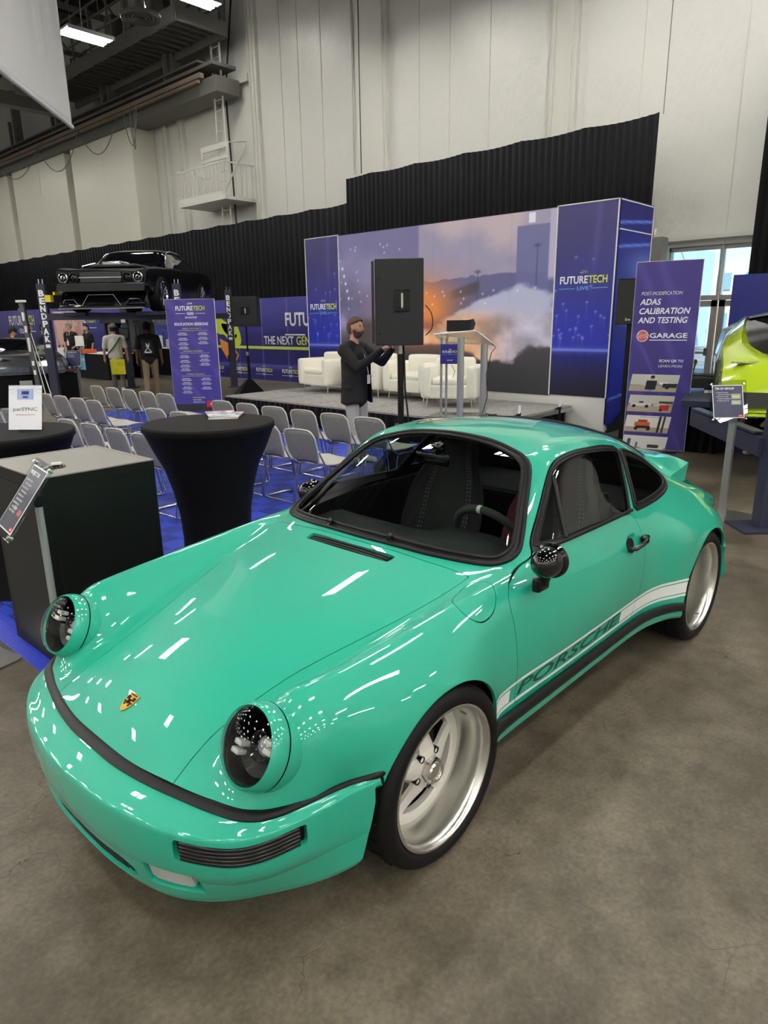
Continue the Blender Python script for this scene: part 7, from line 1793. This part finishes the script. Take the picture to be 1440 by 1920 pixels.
MB().tube([(.155, -.02, 1.36), (.185, .0, 1.2), (.19, .01, 1.12)], .006, 6).build('lanyard', mat('white_lanyard', (220, 220, 226), rough=.6), t); MB().box((.192, .012, 1.06), (.006, .07, .11), b=.004).build('name_badge', MATS['white_lanyard'], t)
# two visitors walking away at the left
WTEE = mat('white_cotton', (214, 212, 206), rough=.85); GREYC = mat('grey_cap_cloth', (104, 104, 106), rough=.8); GREYP = mat('grey_trousers', (116, 114, 112), rough=.85); BTEE = mat('black_cotton', (26, 25, 26), rough=.85); KHAKI = mat('khaki_trousers', (132, 116, 96), rough=.85); DSH = mat('dark_shoes', (30, 30, 32), rough=.6); JEAN = mat('blue_jeans', (52, 60, 84), rough=.85); HAIRG = mat('short_grey_hair', (132, 128, 124), rough=.8); HAIRD = mat('dark_hair', (30, 26, 24), rough=.8)
aw = math.atan2(.87, .49)
t, J, hc, M3, k = person((7.43, 16.0, 0), aw, 'person in oversized white t-shirt and grey cap with yellow tote bag, seen from behind', 1.76, top=WTEE, bottom=GREYP, shoes=WSHOE, cap=GREYC, hair=HAIRD, vox=.009, torso=1.14, stride=.12)
MB().tube([(-.10, -.16, 1.42), (-.165, 0, 1.2), (-.12, .20, .98)], .013, 6).build('shoulder_strap', GLOSSBLK, t)
tb = empty('tote_bag', (7.43, 16.0, 0), aw, 'bright yellow tote bag with printed text hanging from the white-shirted person', 'bag')
YB = mat('yellow_bag', (238, 232, 40), rough=.5); bw_, bh_ = .36, .40
MB().box((-.24, -.04, .66), (.09, bw_, bh_), b=.02).build('bag_body', YB, tb); MB().tube([(-.20, -.17, .85), (-.17, -.165, 1.15), (-.10, -.17, 1.43)], .013, 6).build('bag_strap', mat('yellow_black_strap', (150, 146, 60), rough=.6), tb)
MT = Matrix(((0, 0, -1, -.2865), (-1, 0, 0, -.04), (0, 1, 0, .66), (0, 0, 0, 1)))
for s_, x, y, ww, sz in (('Experience', .05, .12, .14, .022), ('THE FUTURE', .06, .08, .14, .022), ('OF AUTOMOTIVE', .06, .045, .17, .020), ('Welcome', -.04, -.08, .10, .02), ('PARTNERS', .08, -.13, .09, .016)):
    V, F = text_mesh(s_, sz, ext=.0005, width=ww); mesh_obj('bag_lettering', [MT @ (Vector(v)+Vector((x, y, 0))) for v in V], F, GLOSSBLK, tb)
t, J, hc, M3, k = person((7.15, 13.75, 0), math.atan2(.85, .52), 'person in black t-shirt with white backpack emblem and khaki trousers walking away', 1.80, skin=SKIND, top=BTEE, bottom=KHAKI, shoes=DSH, hair=HAIRD, vox=.009, torso=1.1, stride=-.14)
bp_ = MB().box((-.215, 0, 1.22), (.11, .28, .40), b=.05).build('backpack', mat('black_nylon', (20, 20, 22), rough=.6)); bp_.location = (7.15, 13.75, 0); bp_.rotation_euler = (0, 0, math.atan2(.85, .52)); tag(bp_, 'black backpack with white looped emblem worn by the person in khaki trousers', 'backpack')
MT = Matrix(((0, 0, -1, -.272), (-1, 0, 0, 0), (0, 1, 0, 1.20), (0, 0, 0, 1))); mb = MB(); mb.tube([MT @ Vector((x, y, .004)) for x, y in ((-.08, -.09), (.03, .04), (.035, .12), (.01, .06), (0, .0), (-.01, .06), (-.035, .12), (-.03, .04), (.08, -.09))], .010, 5); mb.box((0, -.10, .004), (.16, .03, .004), M=MT); mb.build('emblem', WHT, bp_)
t, J, hc, M3, k = person((9.55, 23.5, 0), math.radians(200), 'grey-haired man in black polo and jeans with lanyard looking down, hand in pocket', 1.80, top=BTEE, bottom=JEAN, shoes=DSH, hair=HAIRG, vox=.009, torso=1.15, headturn=-.5, headtilt=.3, arms={'L': ((-.12, .30, 1.16), (.08, .22, .98))})
MB().box((.165, .02, 1.12), (.01, .09, .16)).build('name_badge', MATS['white_lanyard'], t); MB().tube([(.08, -.06, 1.48), (.165, .01, 1.2), (.08, .07, 1.48)], .006, 5).build('lanyard', MATS['white_lanyard'], t)
person((5.94, 18.9, 0), math.radians(-30), 'person in black cap and black shirt at the far left bending over the silver car', 1.70, top=BTEE, bottom=BTEE, shoes=DSH, cap=mat('black_cap', (22, 22, 24), rough=.8), hair=HAIRD, vox=.009, headtilt=.3)
person((6.35, 18.9, 0), math.radians(-10), 'person in black t-shirt with short dark hair behind the silver car', 1.80, top=BTEE, bottom=BTEE, shoes=DSH, hair=HAIRD, vox=.009, torso=1.1)
person((6.75, 18.8, 0), math.radians(-60), 'person in navy shirt behind the silver car, right of the leaning mast', 1.79, top=mat('navy_cotton', (40, 42, 66), rough=.85), bottom=BTEE, shoes=DSH, hair=HAIRD, vox=.009)
person((9.9, 22.9, 0), math.radians(190), 'person in black clothes half hidden at the edge of the dark booth', 1.74, top=BTEE, bottom=BTEE, shoes=DSH, hair=HAIRD, vox=.009)
person((20.0, 4.3, 0), math.radians(180), 'person in magenta top outside the glass doors', 1.65, top=mat('magenta_cotton', (176, 30, 90), rough=.8), bottom=JEAN, shoes=WSHOE, hair=HAIRD, vox=.009)
# crouching visitor behind the lift: only lower legs and trainers show
BEIGE = mat('beige_trainers', (196, 178, 148), rough=.6)
def crouch(loc, rz, label):
    t = empty('person', loc, rz, label, 'person'); N = {'pelvis': (Vector((-.10, 0, .34)), .13), 'chest': (Vector((.08, 0, .62)), .14), 'top': (Vector((.14, 0, .74)), .10), 'neck': (Vector((.18, 0, .83)), .05)}; E = [('pelvis', 'chest'), ('chest', 'top'), ('top', 'neck')]
    for s, n in ((1, 'L'), (-1, 'R')):
        for a, p, q in (('h', (-.08, s*.10, .32), .095), ('k', (.30, s*.16, .42), .062), ('a', (.10, s*.13, .10), .045), ('t', (.24, s*.14, .04), .035), ('s', (.12, s*.18, .72), .06), ('e', (.32, s*.22, .56), .042), ('w', (.42, s*.14, .44), .03)): N[a+n] = (Vector(p), q)
        E += [('pelvis', 'h'+n), ('h'+n, 'k'+n), ('k'+n, 'a'+n), ('a'+n, 't'+n), ('top', 's'+n), ('s'+n, 'e'+n), ('e'+n, 'w'+n)]
    V, F = skinned(N, E, 2); hv, hf = head_mesh(Vector((.22, 0, .95)), Matrix.Identity(3)); b = len(V); V += hv; F += [tuple(i+b for i in f) for f in hf]; V, F = remeshed(V, F, .014); mesh_obj('body', V, F, SKIN, t, smooth=True)
    N2 = {a: (p, q*1.18) for a, (p, q) in N.items() if a[0] not in 'tnw' or a == 'top'}; E2 = [e for e in E if e[0] in N2 and e[1] in N2]; V, F = skinned(N2, E2, 2, .012); mesh_obj('dark_clothes', V, F, BTEE, t, smooth=True)
    for s in (1, -1): V, F = skinned({'a': (Vector((.06, s*.13, .05)), .046), 'b': (Vector((.16, s*.135, .05)), .05), 'c': (Vector((.27, s*.14, .042)), .04)}, [('a', 'b'), ('b', 'c')], 2, .010); V = [Vector((v.x, v.y, max(v.z, .003))) for v in V]; mesh_obj('shoe', V, F, BEIGE, t, smooth=True)
    head_shell(Vector((.22, 0, .95)), Matrix.Identity(3), lambda x, y, z: z > .03 or x < -.02 and z > -.05, .01, 'hair', HAIRD, t)
crouch((8.35, .28, 0), math.radians(160), 'crouching person in dark clothes whose beige trainers show under the right lift')
# ------------------------------------------------------------------ car lofts
def loft(parent, name, secs, m, nx_=10, smooth=35, cap=True):
    S_ = np.array([[(x, y, z) for y, z in pts] for x, pts in secs], float)
    P = np.concatenate([2*S_[:1]-S_[1:2], S_, 2*S_[-1:]-S_[-2:-1]]); R_ = []
    for i in range(1, len(P)-2):
        for j in range(nx_):
            t_ = j/nx_; p0, p1, p2, p3 = P[i-1:i+3]; h = .5*((2*p1)+(-p0+p2)*t_+(2*p0-5*p1+4*p2-p3)*t_*t_+(-p0+3*p1-3*p2+p3)*t_**3); R_.append(h)
    R_.append(P[-2]); R_ = np.array(R_); Mi = R_[:, ::-1].copy(); Mi[:, :, 1] *= -1; 
    if abs(R_[0, 0, 1]) < 1e-6: Mi = Mi[:, :-1]
    A = np.concatenate([Mi, R_], 1); n, m_ = A.shape[:2]; V = A.reshape(-1, 3)
    F = [(i*m_+k, (i+1)*m_+k, (i+1)*m_+k+1, i*m_+k+1) for i in range(n-1) for k in range(m_-1)]
    if cap: F += [tuple(range(m_)), tuple((n-1)*m_+k for k in range(m_-1, -1, -1))]
    return MB().add(V, F).build(name, m, parent, smooth=smooth)
def simple_wheel(parent, x, y, z, r, w, rimm, s, spokes=10):
    M = Matrix(((1, 0, 0, x), (0, 0, s, y), (0, -s if False else 1, 0, z), (0, 0, 0, 1))) if s > 0 else Matrix(((1, 0, 0, x), (0, 0, -1, y), (0, 1, 0, z), (0, 0, 0, 1)))
    whl = MB().lathe([(r*.72, 0), (r*.74, .006), (r*.70, -.01), (r*.66, -.05), (r*.66, -w)], 40, M).build('wheel', rimm, parent, smooth=40)
    MB().lathe([(r*.74, 0), (r*.86, .01), (r*.96, -.005), (r, -.04), (r, -w+.03), (r*.96, -w)], 44, M).build('tyre', TYRE, whl, smooth=40)
    mb = MB()
    for k_ in range(spokes):
        a = 2*math.pi*k_/spokes; mb.tube([M @ Vector((q*math.cos(a+b_), q*math.sin(a+b_), h_)) for q, b_, h_ in ((r*.08, 0, -.03), (r*.4, .05, -.02), (r*.70, .0, -.012))], [.022, .013, .012], 5)
    mb.lathe([(0, -.01), (.05, -.015), (.06, -.05)], 16, M); mb.build('spokes', rimm, whl, smooth=40)
    return whl
# ---- black muscle car up on the lift
BPAINT = mat('black_car_paint', (4, 4, 8), rough=.3, coat=.35, spec=.3); DGL = mat('dark_glass', (10, 12, 15), rough=.04, coat=1); CHR2 = mat('bright_chrome', (200, 202, 206), rough=.12, metal=1); MESHG = mat('dark_mesh_grille', (60, 62, 66), rough=.4, metal=.5)
mrz = math.atan2(.65, .76)
mc = empty('muscle_car', (5.46, 12.30, 2.02), mrz, 'black muscle car with round headlamps raised high on the lift', 'car')
def sec(x, w, zt, zs, zb, wt=None): wt = wt or w*.9; return (x, [(0, zt), (wt*.5, zt), (wt*.86, zt-.01), (w*.97, zs+.06), (w, zs), (w*1.0, (zs+zb)/2), (w*.97, zb+.05), (w*.88, zb)])
loft(mc, 'body', [sec(.0, .93, .80, .76, .52), sec(.10, .95, .84, .80, .46), sec(.5, .96, .88, .84, .30), sec(1.2, .97, .92, .86, .24), sec(1.55, .97, .94, .88, .22), sec(2.5, .96, .94, .88, .22), sec(3.3, .97, .94, .90, .24), sec(4.0, .98, .96, .92, .26), sec(4.7, .94, .92, .88, .36), sec(4.95, .90, .86, .82, .46)], BPAINT)
gh = [(1.55, .80, .93, .94), (1.75, .74, 1.12, .94), (2.05, .66, 1.34, .94), (2.4, .64, 1.40, .94), (3.0, .63, 1.40, .94), (3.4, .64, 1.30, .94), (3.9, .70, 1.10, .96), (4.3, .76, .97, .96)]
loft(mc, 'greenhouse', [(x, [(0, z), (w*.6, z-.005), (w*.92, z-.03), (w+.02, z-.07 if z > 1 else z-.005), (w+.12*min(1, (z-zb)/.4), (z+zb)/2), (.86, zb)]) for x, w, z, zb in gh], DGL)
loft(mc, 'roof', [(x, [(0, z+.012), (w*.6, z+.007), (w*.92, z-.018), (w+.025, z-.055)]) for x, w, z, zb in gh[2:6]], BPAINT, cap=False)
for s in (-1, 1):
    MB().tube([(1.5, s*.84, .93), (1.78, s*.77, 1.12), (2.05, s*.69, 1.30), (2.4, s*.66, 1.36), (3.0, s*.65, 1.36), (3.4, s*.67, 1.26), (3.9, s*.75, 1.06)], .018, 6).build('roof_rail', CHR2, mc, smooth=60)
MB().box((-.02, 0, .67), (.04, .86, .20), b=.01).build('grille', MESHG, mc); MB().box((-.045, 0, .67), (.02, .90, .018)).build('grille_bar', CHR2, mc)
for y in (-.78, -.56, .56, .78):
    Mx = Matrix(((0, 0, -1, -.02), (-1, 0, 0, y), (0, 1, 0, .67), (0, 0, 0, 1)))
    l_ = MB().lathe([(.098, 0), (.102, .03), (.085, .035), (.080, .0)], 28, Mx).build('headlamp_ring', BPAINT if abs(y) < .7 else CHR2, mc, smooth=40); MB().lathe([(.08, .0), (.05, .02), (0, .026)], 24, Mx).build('lamp', GLOSSBLK, mc, smooth=40); MB().lathe([(.030, .03), (.042, .036), (.030, .042)], 20, Mx).build('halo_ring', CHR2 if abs(y) > .7 else GLOSSBLK, mc)
loft(mc, 'bumper', [(-.10, [(0, .54), (.88, .54), (.92, .50), (.92, .44), (.88, .40), (0, .40)]), (.02, [(0, .56), (.92, .56), (.97, .50), (.97, .42), (.92, .36), (0, .36)])], GLOSSBLK, cap=True)
MB().tube([(-.10, .93, .545), (-.12, 0, .55), (-.10, -.93, .545)], .008, 5).build('bumper_edge', CHR2, mc)
loft(mc, 'chin_spoiler', [(-.16, [(0, .10), (.86, .10), (.90, .07), (.88, .05), (0, .05)]), (.1, [(0, .38), (.90, .38), (.95, .22), (.92, .06), (0, .06)])], GLOSSBLK)
for pts in ([(-.14, -.42, .10), (-.12, -.26, .33), (-.12, .26, .33), (-.14, .42, .10)], [(-.14, .46, .10), (-.10, .58, .24), (-.08, .78, .24), (-.1, .88, .10)], [(-.14, -.46, .10), (-.10, -.58, .24), (-.08, -.78, .24), (-.1, -.88, .10)], [(-.17, -.90, .06), (-.19, 0, .055), (-.17, .90, .06)]): MB().tube(pts, .009, 5).build('spoiler_edge', CHR2, mc)
MB().box((.85, 0, .98), (.50, .42, .12), b=.04).build('air_scoop', CHR2, mc); MB().tube([(.4, .55, .90), (.7, .40, .98), (1.1, .42, .97)], .03, 8).build('engine_pipe', GLOSSBLK, mc); MB().box((1.0, 0, .94), (.9, 1.1, .06), b=.02).build('engine_bay', MESHG, mc)
for x, s in ((.80, 1), (.80, -1), (3.75, 1), (3.75, -1)): simple_wheel(mc, x, s*(1.0 if x < 2 else .99), .36, .36, .28, CHR2, s)
# ---- four-post lift
LIFTM = mat('navy_lift_steel', (46, 50, 68), rough=.4); posts = [(4.72, 13.5, 'left of the lifted black car'), (7.03, 12.05, 'right of the lifted black car behind the banner'), (10.0, 14.35, 'between the schedule banner and the small loudspeaker'), (8.15, 16.7, 'behind the people walking away')]
for i, (x, y, l) in enumerate(posts):
    t = empty('lift_post', (x, y, 0), rzS, 'tall navy lift post with white lettering '+l, 'lift post', 'lift posts')
    h = 2.6; MB().box((0, 0, h/2), (.17, .12, h), b=.004).build('column', LIFTM, t); MB().box((0, 0, .01), (.34, .3, .02)).build('foot_plate', LIFTM, t)
    for sx_ in (-.04, .04): MB().tube([(sx_, 0, h), (sx_, 0, h+.09)], .012, 6).build('top_bolt', ALU, t)
    if i < 3:
        for k_, ch_ in enumerate('BENDPAK'):
            V, F = text_mesh(ch_, .17, ext=.001, bold=.008, width=.115 if ch_ != 'I' else None); mesh_obj('post_letter', [Matrix.Translation((0, -.064, h-.20-.155*k_)) @ Matrix.Rotation(math.pi/2, 4, 'X') @ Vector(v) for v in V], F, WHT, t)
        MB().box((0, -.063, h-1.27), (.10, .004, .07)).build('post_decal', WHT, t)
    else:
        MB().box((0, -.09, 1.9), (.12, .08, .22), b=.01).build('control_box', WHT, t); MB().box((0, -.10, 1.5), (.26, .12, .3), b=.02).build('camera_rig', GLOSSBLK, t)
lp_ = empty('lift_platform', (6.8, 14.2, 0), 0, 'dark blue lift platform carrying the black muscle car', 'lift platform')
def bar(a, b, w, h, name, m=LIFTM):
    a = Vector(a)-Vector((6.8, 14.2, 0)); b = Vector(b)-Vector((6.8, 14.2, 0)); d = b-a; MB().box((a+b)/2, (d.length, w, h), rz=math.atan2(d.y, d.x)).build(name, m, lp_)
bar((4.72, 13.5, 1.93), (7.03, 12.05, 1.93), .14, .14, 'front_beam'); bar((8.15, 16.7, 1.93), (10.0, 14.35, 1.93), .14, .14, 'rear_beam')
for o_ in (-.78, .78):
    a = Vector((5.46, 12.30, 0))+Vector((-.65, .76, 0))*o_+Vector((.76, .65, 0))*.25; b = a+Vector((.76, .65, 0))*4.6; bar((a.x, a.y, 1.98), (b.x, b.y, 1.98), .46, .07, 'runway')
t = MB().box((4.80, 13.38, 2.30), (.12, .14, .14), rz=rzS).box((4.93, 13.25, 2.40), (.20, .05, .06), rz=.4).build('lift_bracket', mat('safety_yellow', (226, 204, 60), rough=.5)); tag(t, 'yellow and black safety bracket at the top of the left lift post', 'bracket'); t['label'] = 'yellow safety bracket at the top of the left lift post'
# ---- silver low car on a draped plinth at the far left
SLV = mat('silver_car_paint', (120, 126, 132), rough=.18, metal=.8, coat=1)
srz = math.radians(80); sc_ = empty('silver_race_car', (4.75, 15.35, .70), srz, 'low silver race car with round lamps on a black draped plinth, far left', 'car')
loft(sc_, 'body', [(-.9, [(0, .16), (.55, .15), (.72, .10), (.78, .03), (.70, 0)]), (-.5, [(0, .36), (.5, .36), (.80, .33), (.93, .2), (.93, .02)]), (.2, [(0, .46), (.5, .44), (.80, .52), (.97, .36), (.98, .02)]), (1.2, [(0, .56), (.5, .54), (.80, .58), (.97, .40), (.98, .02)]), (3.2, [(0, .62), (.5, .6), (.80, .66), (.98, .46), (.98, .04)])], SLV)
loft(sc_, 'cockpit', [(.5, [(0, .50), (.5, .5), (.62, .46)]), (1.1, [(0, .74), (.45, .72), (.62, .52)]), (1.8, [(0, .78), (.45, .75), (.62, .56)]), (2.8, [(0, .66), (.4, .64), (.6, .6)])], DGL)
for y in (.42, -.30): MB().lathe([(.14, .0), (.15, .03), (.12, .035), (.11, .0), (0, -.01)], 24, Matrix(((0, 0, -1, -.62), (-1, 0, 0, y), (0, 1, 0, .22), (0, 0, 0, 1)))).build('round_lamp', GLOSSBLK, sc_, smooth=40)
MB().box((.1, 0, .04), (2.0, 1.99, .03)).build('red_sill', mat('dark_red_trim', (110, 30, 32), rough=.4), sc_)
t = empty('draped_plinth', (4.75, 15.35, 0), srz, 'long black cloth covered plinth under the silver race car', 'plinth'); MB().box((1.1, 0, .34), (3.9, 2.0, .68), b=.01).build('plinth_cloth', CURT, t); mb = MB()
MB().box((-.86, .1, .50), (.012, .26, .13)).build('white_grid_label', mat('grid_label', (170, 170, 172), rough=.5), t)
t = empty('leaning_mast', (4.60, 14.05, 0), 0, 'leaning grey equipment mast with lettering and thin silver bars, far left', 'mast')
MB().tube([(.04, .05, 0), (.10, .58, 2.25)], .07, 4).build('mast_column', mat('mast_grey', (72, 74, 78), rough=.4, metal=.4), t); MB().box((.10, .60, 2.28), (.14, .24, .05)).build('mast_cap', TAPE, t)
for o_ in (.10, .20): MB().tube([(.04+o_*.9, .05-o_*.9, 0), (.06+o_*.3, .42-o_*.3, 1.6)], .012, 5).build('side_bar', TAPE, t)
for k_, (z, hh) in enumerate(((1.95, .18), (1.68, .14), (1.35, .3), (.95, .1), (.75, .1))): MB().box((.055+.0266*z-.05, .05+.235*z-.055, z), (.05, .05, hh), rz=rzS).build('white_letter_patch', TAPE, t)
# ---- printing booth
PO = empty('booth_poster', (9.9, 24.35, 0), rzS, 'tall pink and white printer poster board with white brand word', 'poster')
def pof(u, v):
    n = fbm(u*5, v*5, 61, 4); c = np.where((v > .42)[..., None], np.array([196., 160, 152]), np.array([226., 226, 222])); c = vmix(c, (150, 110, 104), .5*((v > .42) & (n > .5))); c = np.where((((np.abs((u*6) % 1-.5) < .25) & (np.abs(v-.44) < .02)))[..., None], np.array([50., 46, 46]), c); return np.where(((np.abs(v-.03) < .03))[..., None], np.array([36., 36, 38]), c)
MP = Matrix(((1, 0, 0, 0), (0, 0, -1, -.02), (0, 1, 0, 1.12), (0, 0, 0, 1))); MB().box((0, 0, 1.12), (1.05, .03, 2.2)).build('board', WFR, PO); graphic('poster_print', MP, 1.04, 2.18, 50, 90, pof, PRINT, PO, .002); V, F = text_mesh('bigrep', .22, ext=.001, width=.62, bold=.006); mesh_obj('poster_lettering', [MP @ (Vector(v)+Vector((.05, .97, .006))) for v in V], F, WHT, PO)
t = empty('booth_table', (9.35, 20.8, 0), 0, 'black draped booth table with a light blue cloth banner', 'table'); MB().box((.1, 0, .41), (.9, 2.1, .80), b=.01).build('table_cloth', CURT, t); MB().box((.1, 0, .825), (.95, 2.15, .02)).build('table_top', TAPE, t)
MTt = face(-.37, .72, .55); MB().box((0, -.02, 0), (.42, .50, .006), M=MTt).build('blue_cloth', mat('light_blue_cloth', (104, 164, 200), rough=.8), t); V, F = text_mesh('bigrep', .15, ext=.001, width=.34); mesh_obj('cloth_lettering', [MTt @ (Vector(v)+Vector((0, .08, .006))) for v in V], F, WHT, t)
t = empty('booth_printer', (10.2, 20.6, 0), 0, 'tall dark printer cabinet with cobalt blue part in the booth', 'printer'); MB().box((0, 0, 1.95), (.7, 2.3, .35), b=.01).build('printer_hood', SPK, t); MB().box((.2, 0, .9), (.4, 2.3, 1.8)).build('printer_back', GLOSSBLK, t)
for y in (-1.1, .55, 1.1): MB().box((-.1, y, .9), (.2, .12, 1.8)).build('printer_upright', SPK, t)
MB().tube([(-.25, -.35, 1.3), (-.25, -.35, 1.72)], .10, 14).build('blue_vase_part', mat('cobalt_blue', (30, 62, 190), rough=.3), t, smooth=50); MB().box((-.2, .7, 1.35), (.1, .2, .8)).build('printed_column', STEELD, t)
t = MB().box((9.1, 21.3, .93), (.3, .7, .12)).build('orange_box', mat('orange_plastic', (222, 96, 52), rough=.5)); tag(t, 'orange box standing on the booth table', 'box'); t.location.z = -.035
t = empty('wheelchair_easel', (9.6, 22.9, 0), 0, '', ''); bpy.data.objects.remove(t)
t = empty('display_easel', (9.5, 22.7, 0), 0, 'silver display easel with tilted panel beside the pink poster', 'easel'); MB().tube([(0, -.25, 0), (.1, -.1, 1.3)], .02, 6).build('easel_leg', ALUB, t); MB().tube([(0, .25, 0), (.1, .1, 1.3)], .02, 6).build('easel_leg', ALUB, t); MB().box((.0, .0, 1.2), (.03, .4, .35), rz=.3).build('tilted_panel', TAPE, t); MB().tube([(.05+.12*math.cos(a), .25*math.sin(a), .95+.1*math.cos(a)) for a in np.linspace(0, 6.28, 16, endpoint=False)], .03, 6, closed=True).build('round_part', SPK, t)
t = empty('low_shelf', (11.6, 20.4, 0), 0, 'black draped shelf with white products below the blue slogan wall', 'shelf'); MB().box((0, 0, .45), (.6, 3.0, .9), b=.01).build('shelf_cloth', CURT, t); MB().box((0, 0, .91), (.62, 3.02, .02)).build('shelf_top', TAPE, t)
for y, h_ in ((-1.0, .5), (-.3, .3), (.6, .42), (1.1, .25)):
    o = MB().box((11.55, 20.4+y, .92+h_/2), (.25, .3, h_), b=.02).build('display_box', TAPE); tag(o, 'white product box on the draped shelf, %s' % {-1.0: 'tallest, at its right end', -.3: 'second from the right', .6: 'third from the right', 1.1: 'smallest, at its left end'}[y], 'box', 'product boxes on the draped shelf')
# ------------------------------------------------------------------ right side: lime supercar on a second lift
LIME = mat('lime_car_paint', (176, 200, 34), rough=.22, coat=1); grz = math.radians(17)
gc = empty('lime_supercar', (6.58, -.50, .79), grz, 'lime green electric sports car nose raised on the right lift, cut by the edge', 'car')
def gs(x, pts): return (x, pts)
loft(gc, 'body', [gs(-.30, [(0, .12), (.40, .11), (.66, .10), (.84, .08), (.90, .04), (.86, .02)]), gs(-.22, [(0, .30), (.40, .29), (.66, .27), (.88, .20), (.93, .08), (.88, .02)]), gs(-.08, [(0, .46), (.40, .46), (.68, .46), (.90, .38), (.95, .14), (.90, .02)]), gs(.15, [(0, .58), (.40, .58), (.70, .60), (.90, .52), (.96, .2), (.92, .03)]), gs(.7, [(0, .60), (.40, .60), (.74, .78), (.92, .68), (.98, .3), (.94, .05)]), gs(1.3, [(0, .6), (.4, .6), (.72, .98), (.90, .80), (1.0, .4), (.96, .06)]), gs(2.2, [(0, .6), (.4, .6), (.68, 1.06), (.90, .84), (1.0, .4), (.96, .06)]), gs(3.4, [(0, .6), (.4, .6), (.68, 1.02), (.95, .84), (1.02, .4), (.98, .06)])], LIME, smooth=50)
loft(gc, 'windscreen', [gs(.30, [(0, .60), (.45, .59), (.70, .58)]), gs(.8, [(0, .84), (.45, .83), (.72, .77)]), gs(1.3, [(0, 1.02), (.42, 1.01), (.71, .95)]), gs(2.2, [(0, 1.10), (.40, 1.09), (.68, 1.03)]), gs(3.2, [(0, 1.06), (.38, 1.05), (.68, .98)])], DGL, smooth=50, cap=False)
loft(gc, 'roof_arch', [gs(1.6, [(0, 1.08), (.40, 1.07), (.66, 1.02)]), gs(2.2, [(0, 1.115), (.40, 1.105), (.66, 1.045)]), gs(3.2, [(0, 1.075), (.38, 1.065), (.66, 1.0)])], LIME, smooth=50, cap=False)
for s in (-1, 1):
    MB().add([(-.30, s*.80, .05), (-.30, s*.80, .05), (-.345, s*.76, .07), (-.345, s*.14, .10), (-.262, s*.30, .24), (-.262, s*.76, .24)], [(2, 3, 4, 5)]).build('air_intake', mat('black_honeycomb', (16, 17, 14), rough=.5), gc)
    MB().box((.05, s*.66, .545), (.10, .34, .02), rz=s*.5, b=.008).build('lamp_strip', CHR2, gc)
    simple_wheel(gc, .75, s*.97, .20, .34, .28, CHR2, s)
MB().box((-.20, 0, .005), (.5, 1.8, .02), b=.006).build('front_splitter', LIME, gc)
gc.scale = (1, 1, .92)
lr = empty('right_lift', (6.2, .4, 0), 0, 'navy lift runway under the lime green car', 'lift platform')
def bar2(a, b, w, h, name, m=LIFTM):
    a = Vector(a)-Vector((6.2, .4, 0)); b = Vector(b)-Vector((6.2, .4, 0)); d = b-a; MB().box((a+b)/2, (d.length, w, h), rz=math.atan2(d.y, d.x)).build(name, m, lr)
bar2((4.78, -.50, .70), (6.22, .56, .70), .10, .16, 'front_beam'); bar2((4.9, -.42, .80), (6.22, .56, .80), .10, .02, 'beam_edge'); bar2((7.0, .78, .755), (9.6, 1.6, .755), .40, .07, 'runway'); bar2((6.4, -1.15, .755), (10.1, 0.05, .755), .46, .07, 'runway'); bar2((8.0, .80, .81), (8.7, 1.02, .81), .50, .03, 'white_tray', TAPE)
t = empty('lift_post', (4.80, -.575, 0), rzS, 'short navy lift post with foot plate at the right edge', 'lift post'); MB().box((0, 0, .52), (.16, .14, 1.04), b=.004).build('column', LIFTM, t); MB().box((-.05, 0, .01), (.42, .36, .02)).build('foot_plate', LIFTM, t); MB().box((0, .0, 1.08), (.05, .03, .14), rz=.3).build('safety_lever', MATS['safety_yellow'], t)
t = empty('battery_pack', (8.2, 1.15, .83), .4, 'black battery hardware and seat frame lying on the lift tray', 'battery pack'); MB().box((0, 0, .09), (.5, .45, .14), b=.02).build('pack_case', SPK, t); MB().tube([(-.15, .2, .1), (-.05, .15, .3), (.1, .12, .34)], .035, 8).build('seat_rail', GLOSSBLK, t, smooth=50)
for q in range(4): MB().tube([(-.2+.1*q, -.2, .17), (-.18+.1*q, .2, .19)], .012, 6).build('coolant_pipe', CHR2 if q % 2 else SPK, t)
dr = curtain('draped_table_skirt', (7.95, -.4+1.25), (7.95, 1.9), .01, .74, 'black pleated skirt of the table behind the info sign on the right', step=.02, wl=.12, seed=8, sag=0, cat='table skirt')
t = MB().box((8.45, 1.37, .37), (.9, 1.06, .72)).build('draped_table', CURT); tag(t, 'black draped display table behind the garage banner', 'table')
t = MB().box((11.05, 1.05, 1.2), (.08, 1.42, 2.4)).build('blue_panel', mat('royal_blue_panel', (46, 50, 128), rough=.5)); tag(t, 'plain royal blue partition panel behind the lime green car', 'panel')
t = empty('truss_column', (12.2, 3.55, 0), 0, 'grey metal column end visible above the garage banner', 'column'); MB().box((0, 0, 1.6), (.3, .3, 3.2), b=.01).build('column_body', STEELD, t); MB().box((-.1, .0, 3.25), (.04, .04, .2)).build('column_bolt', ALU, t)
# dark strut hanging at the top centre
a = Vector((9.9, 16.2, 11.6));
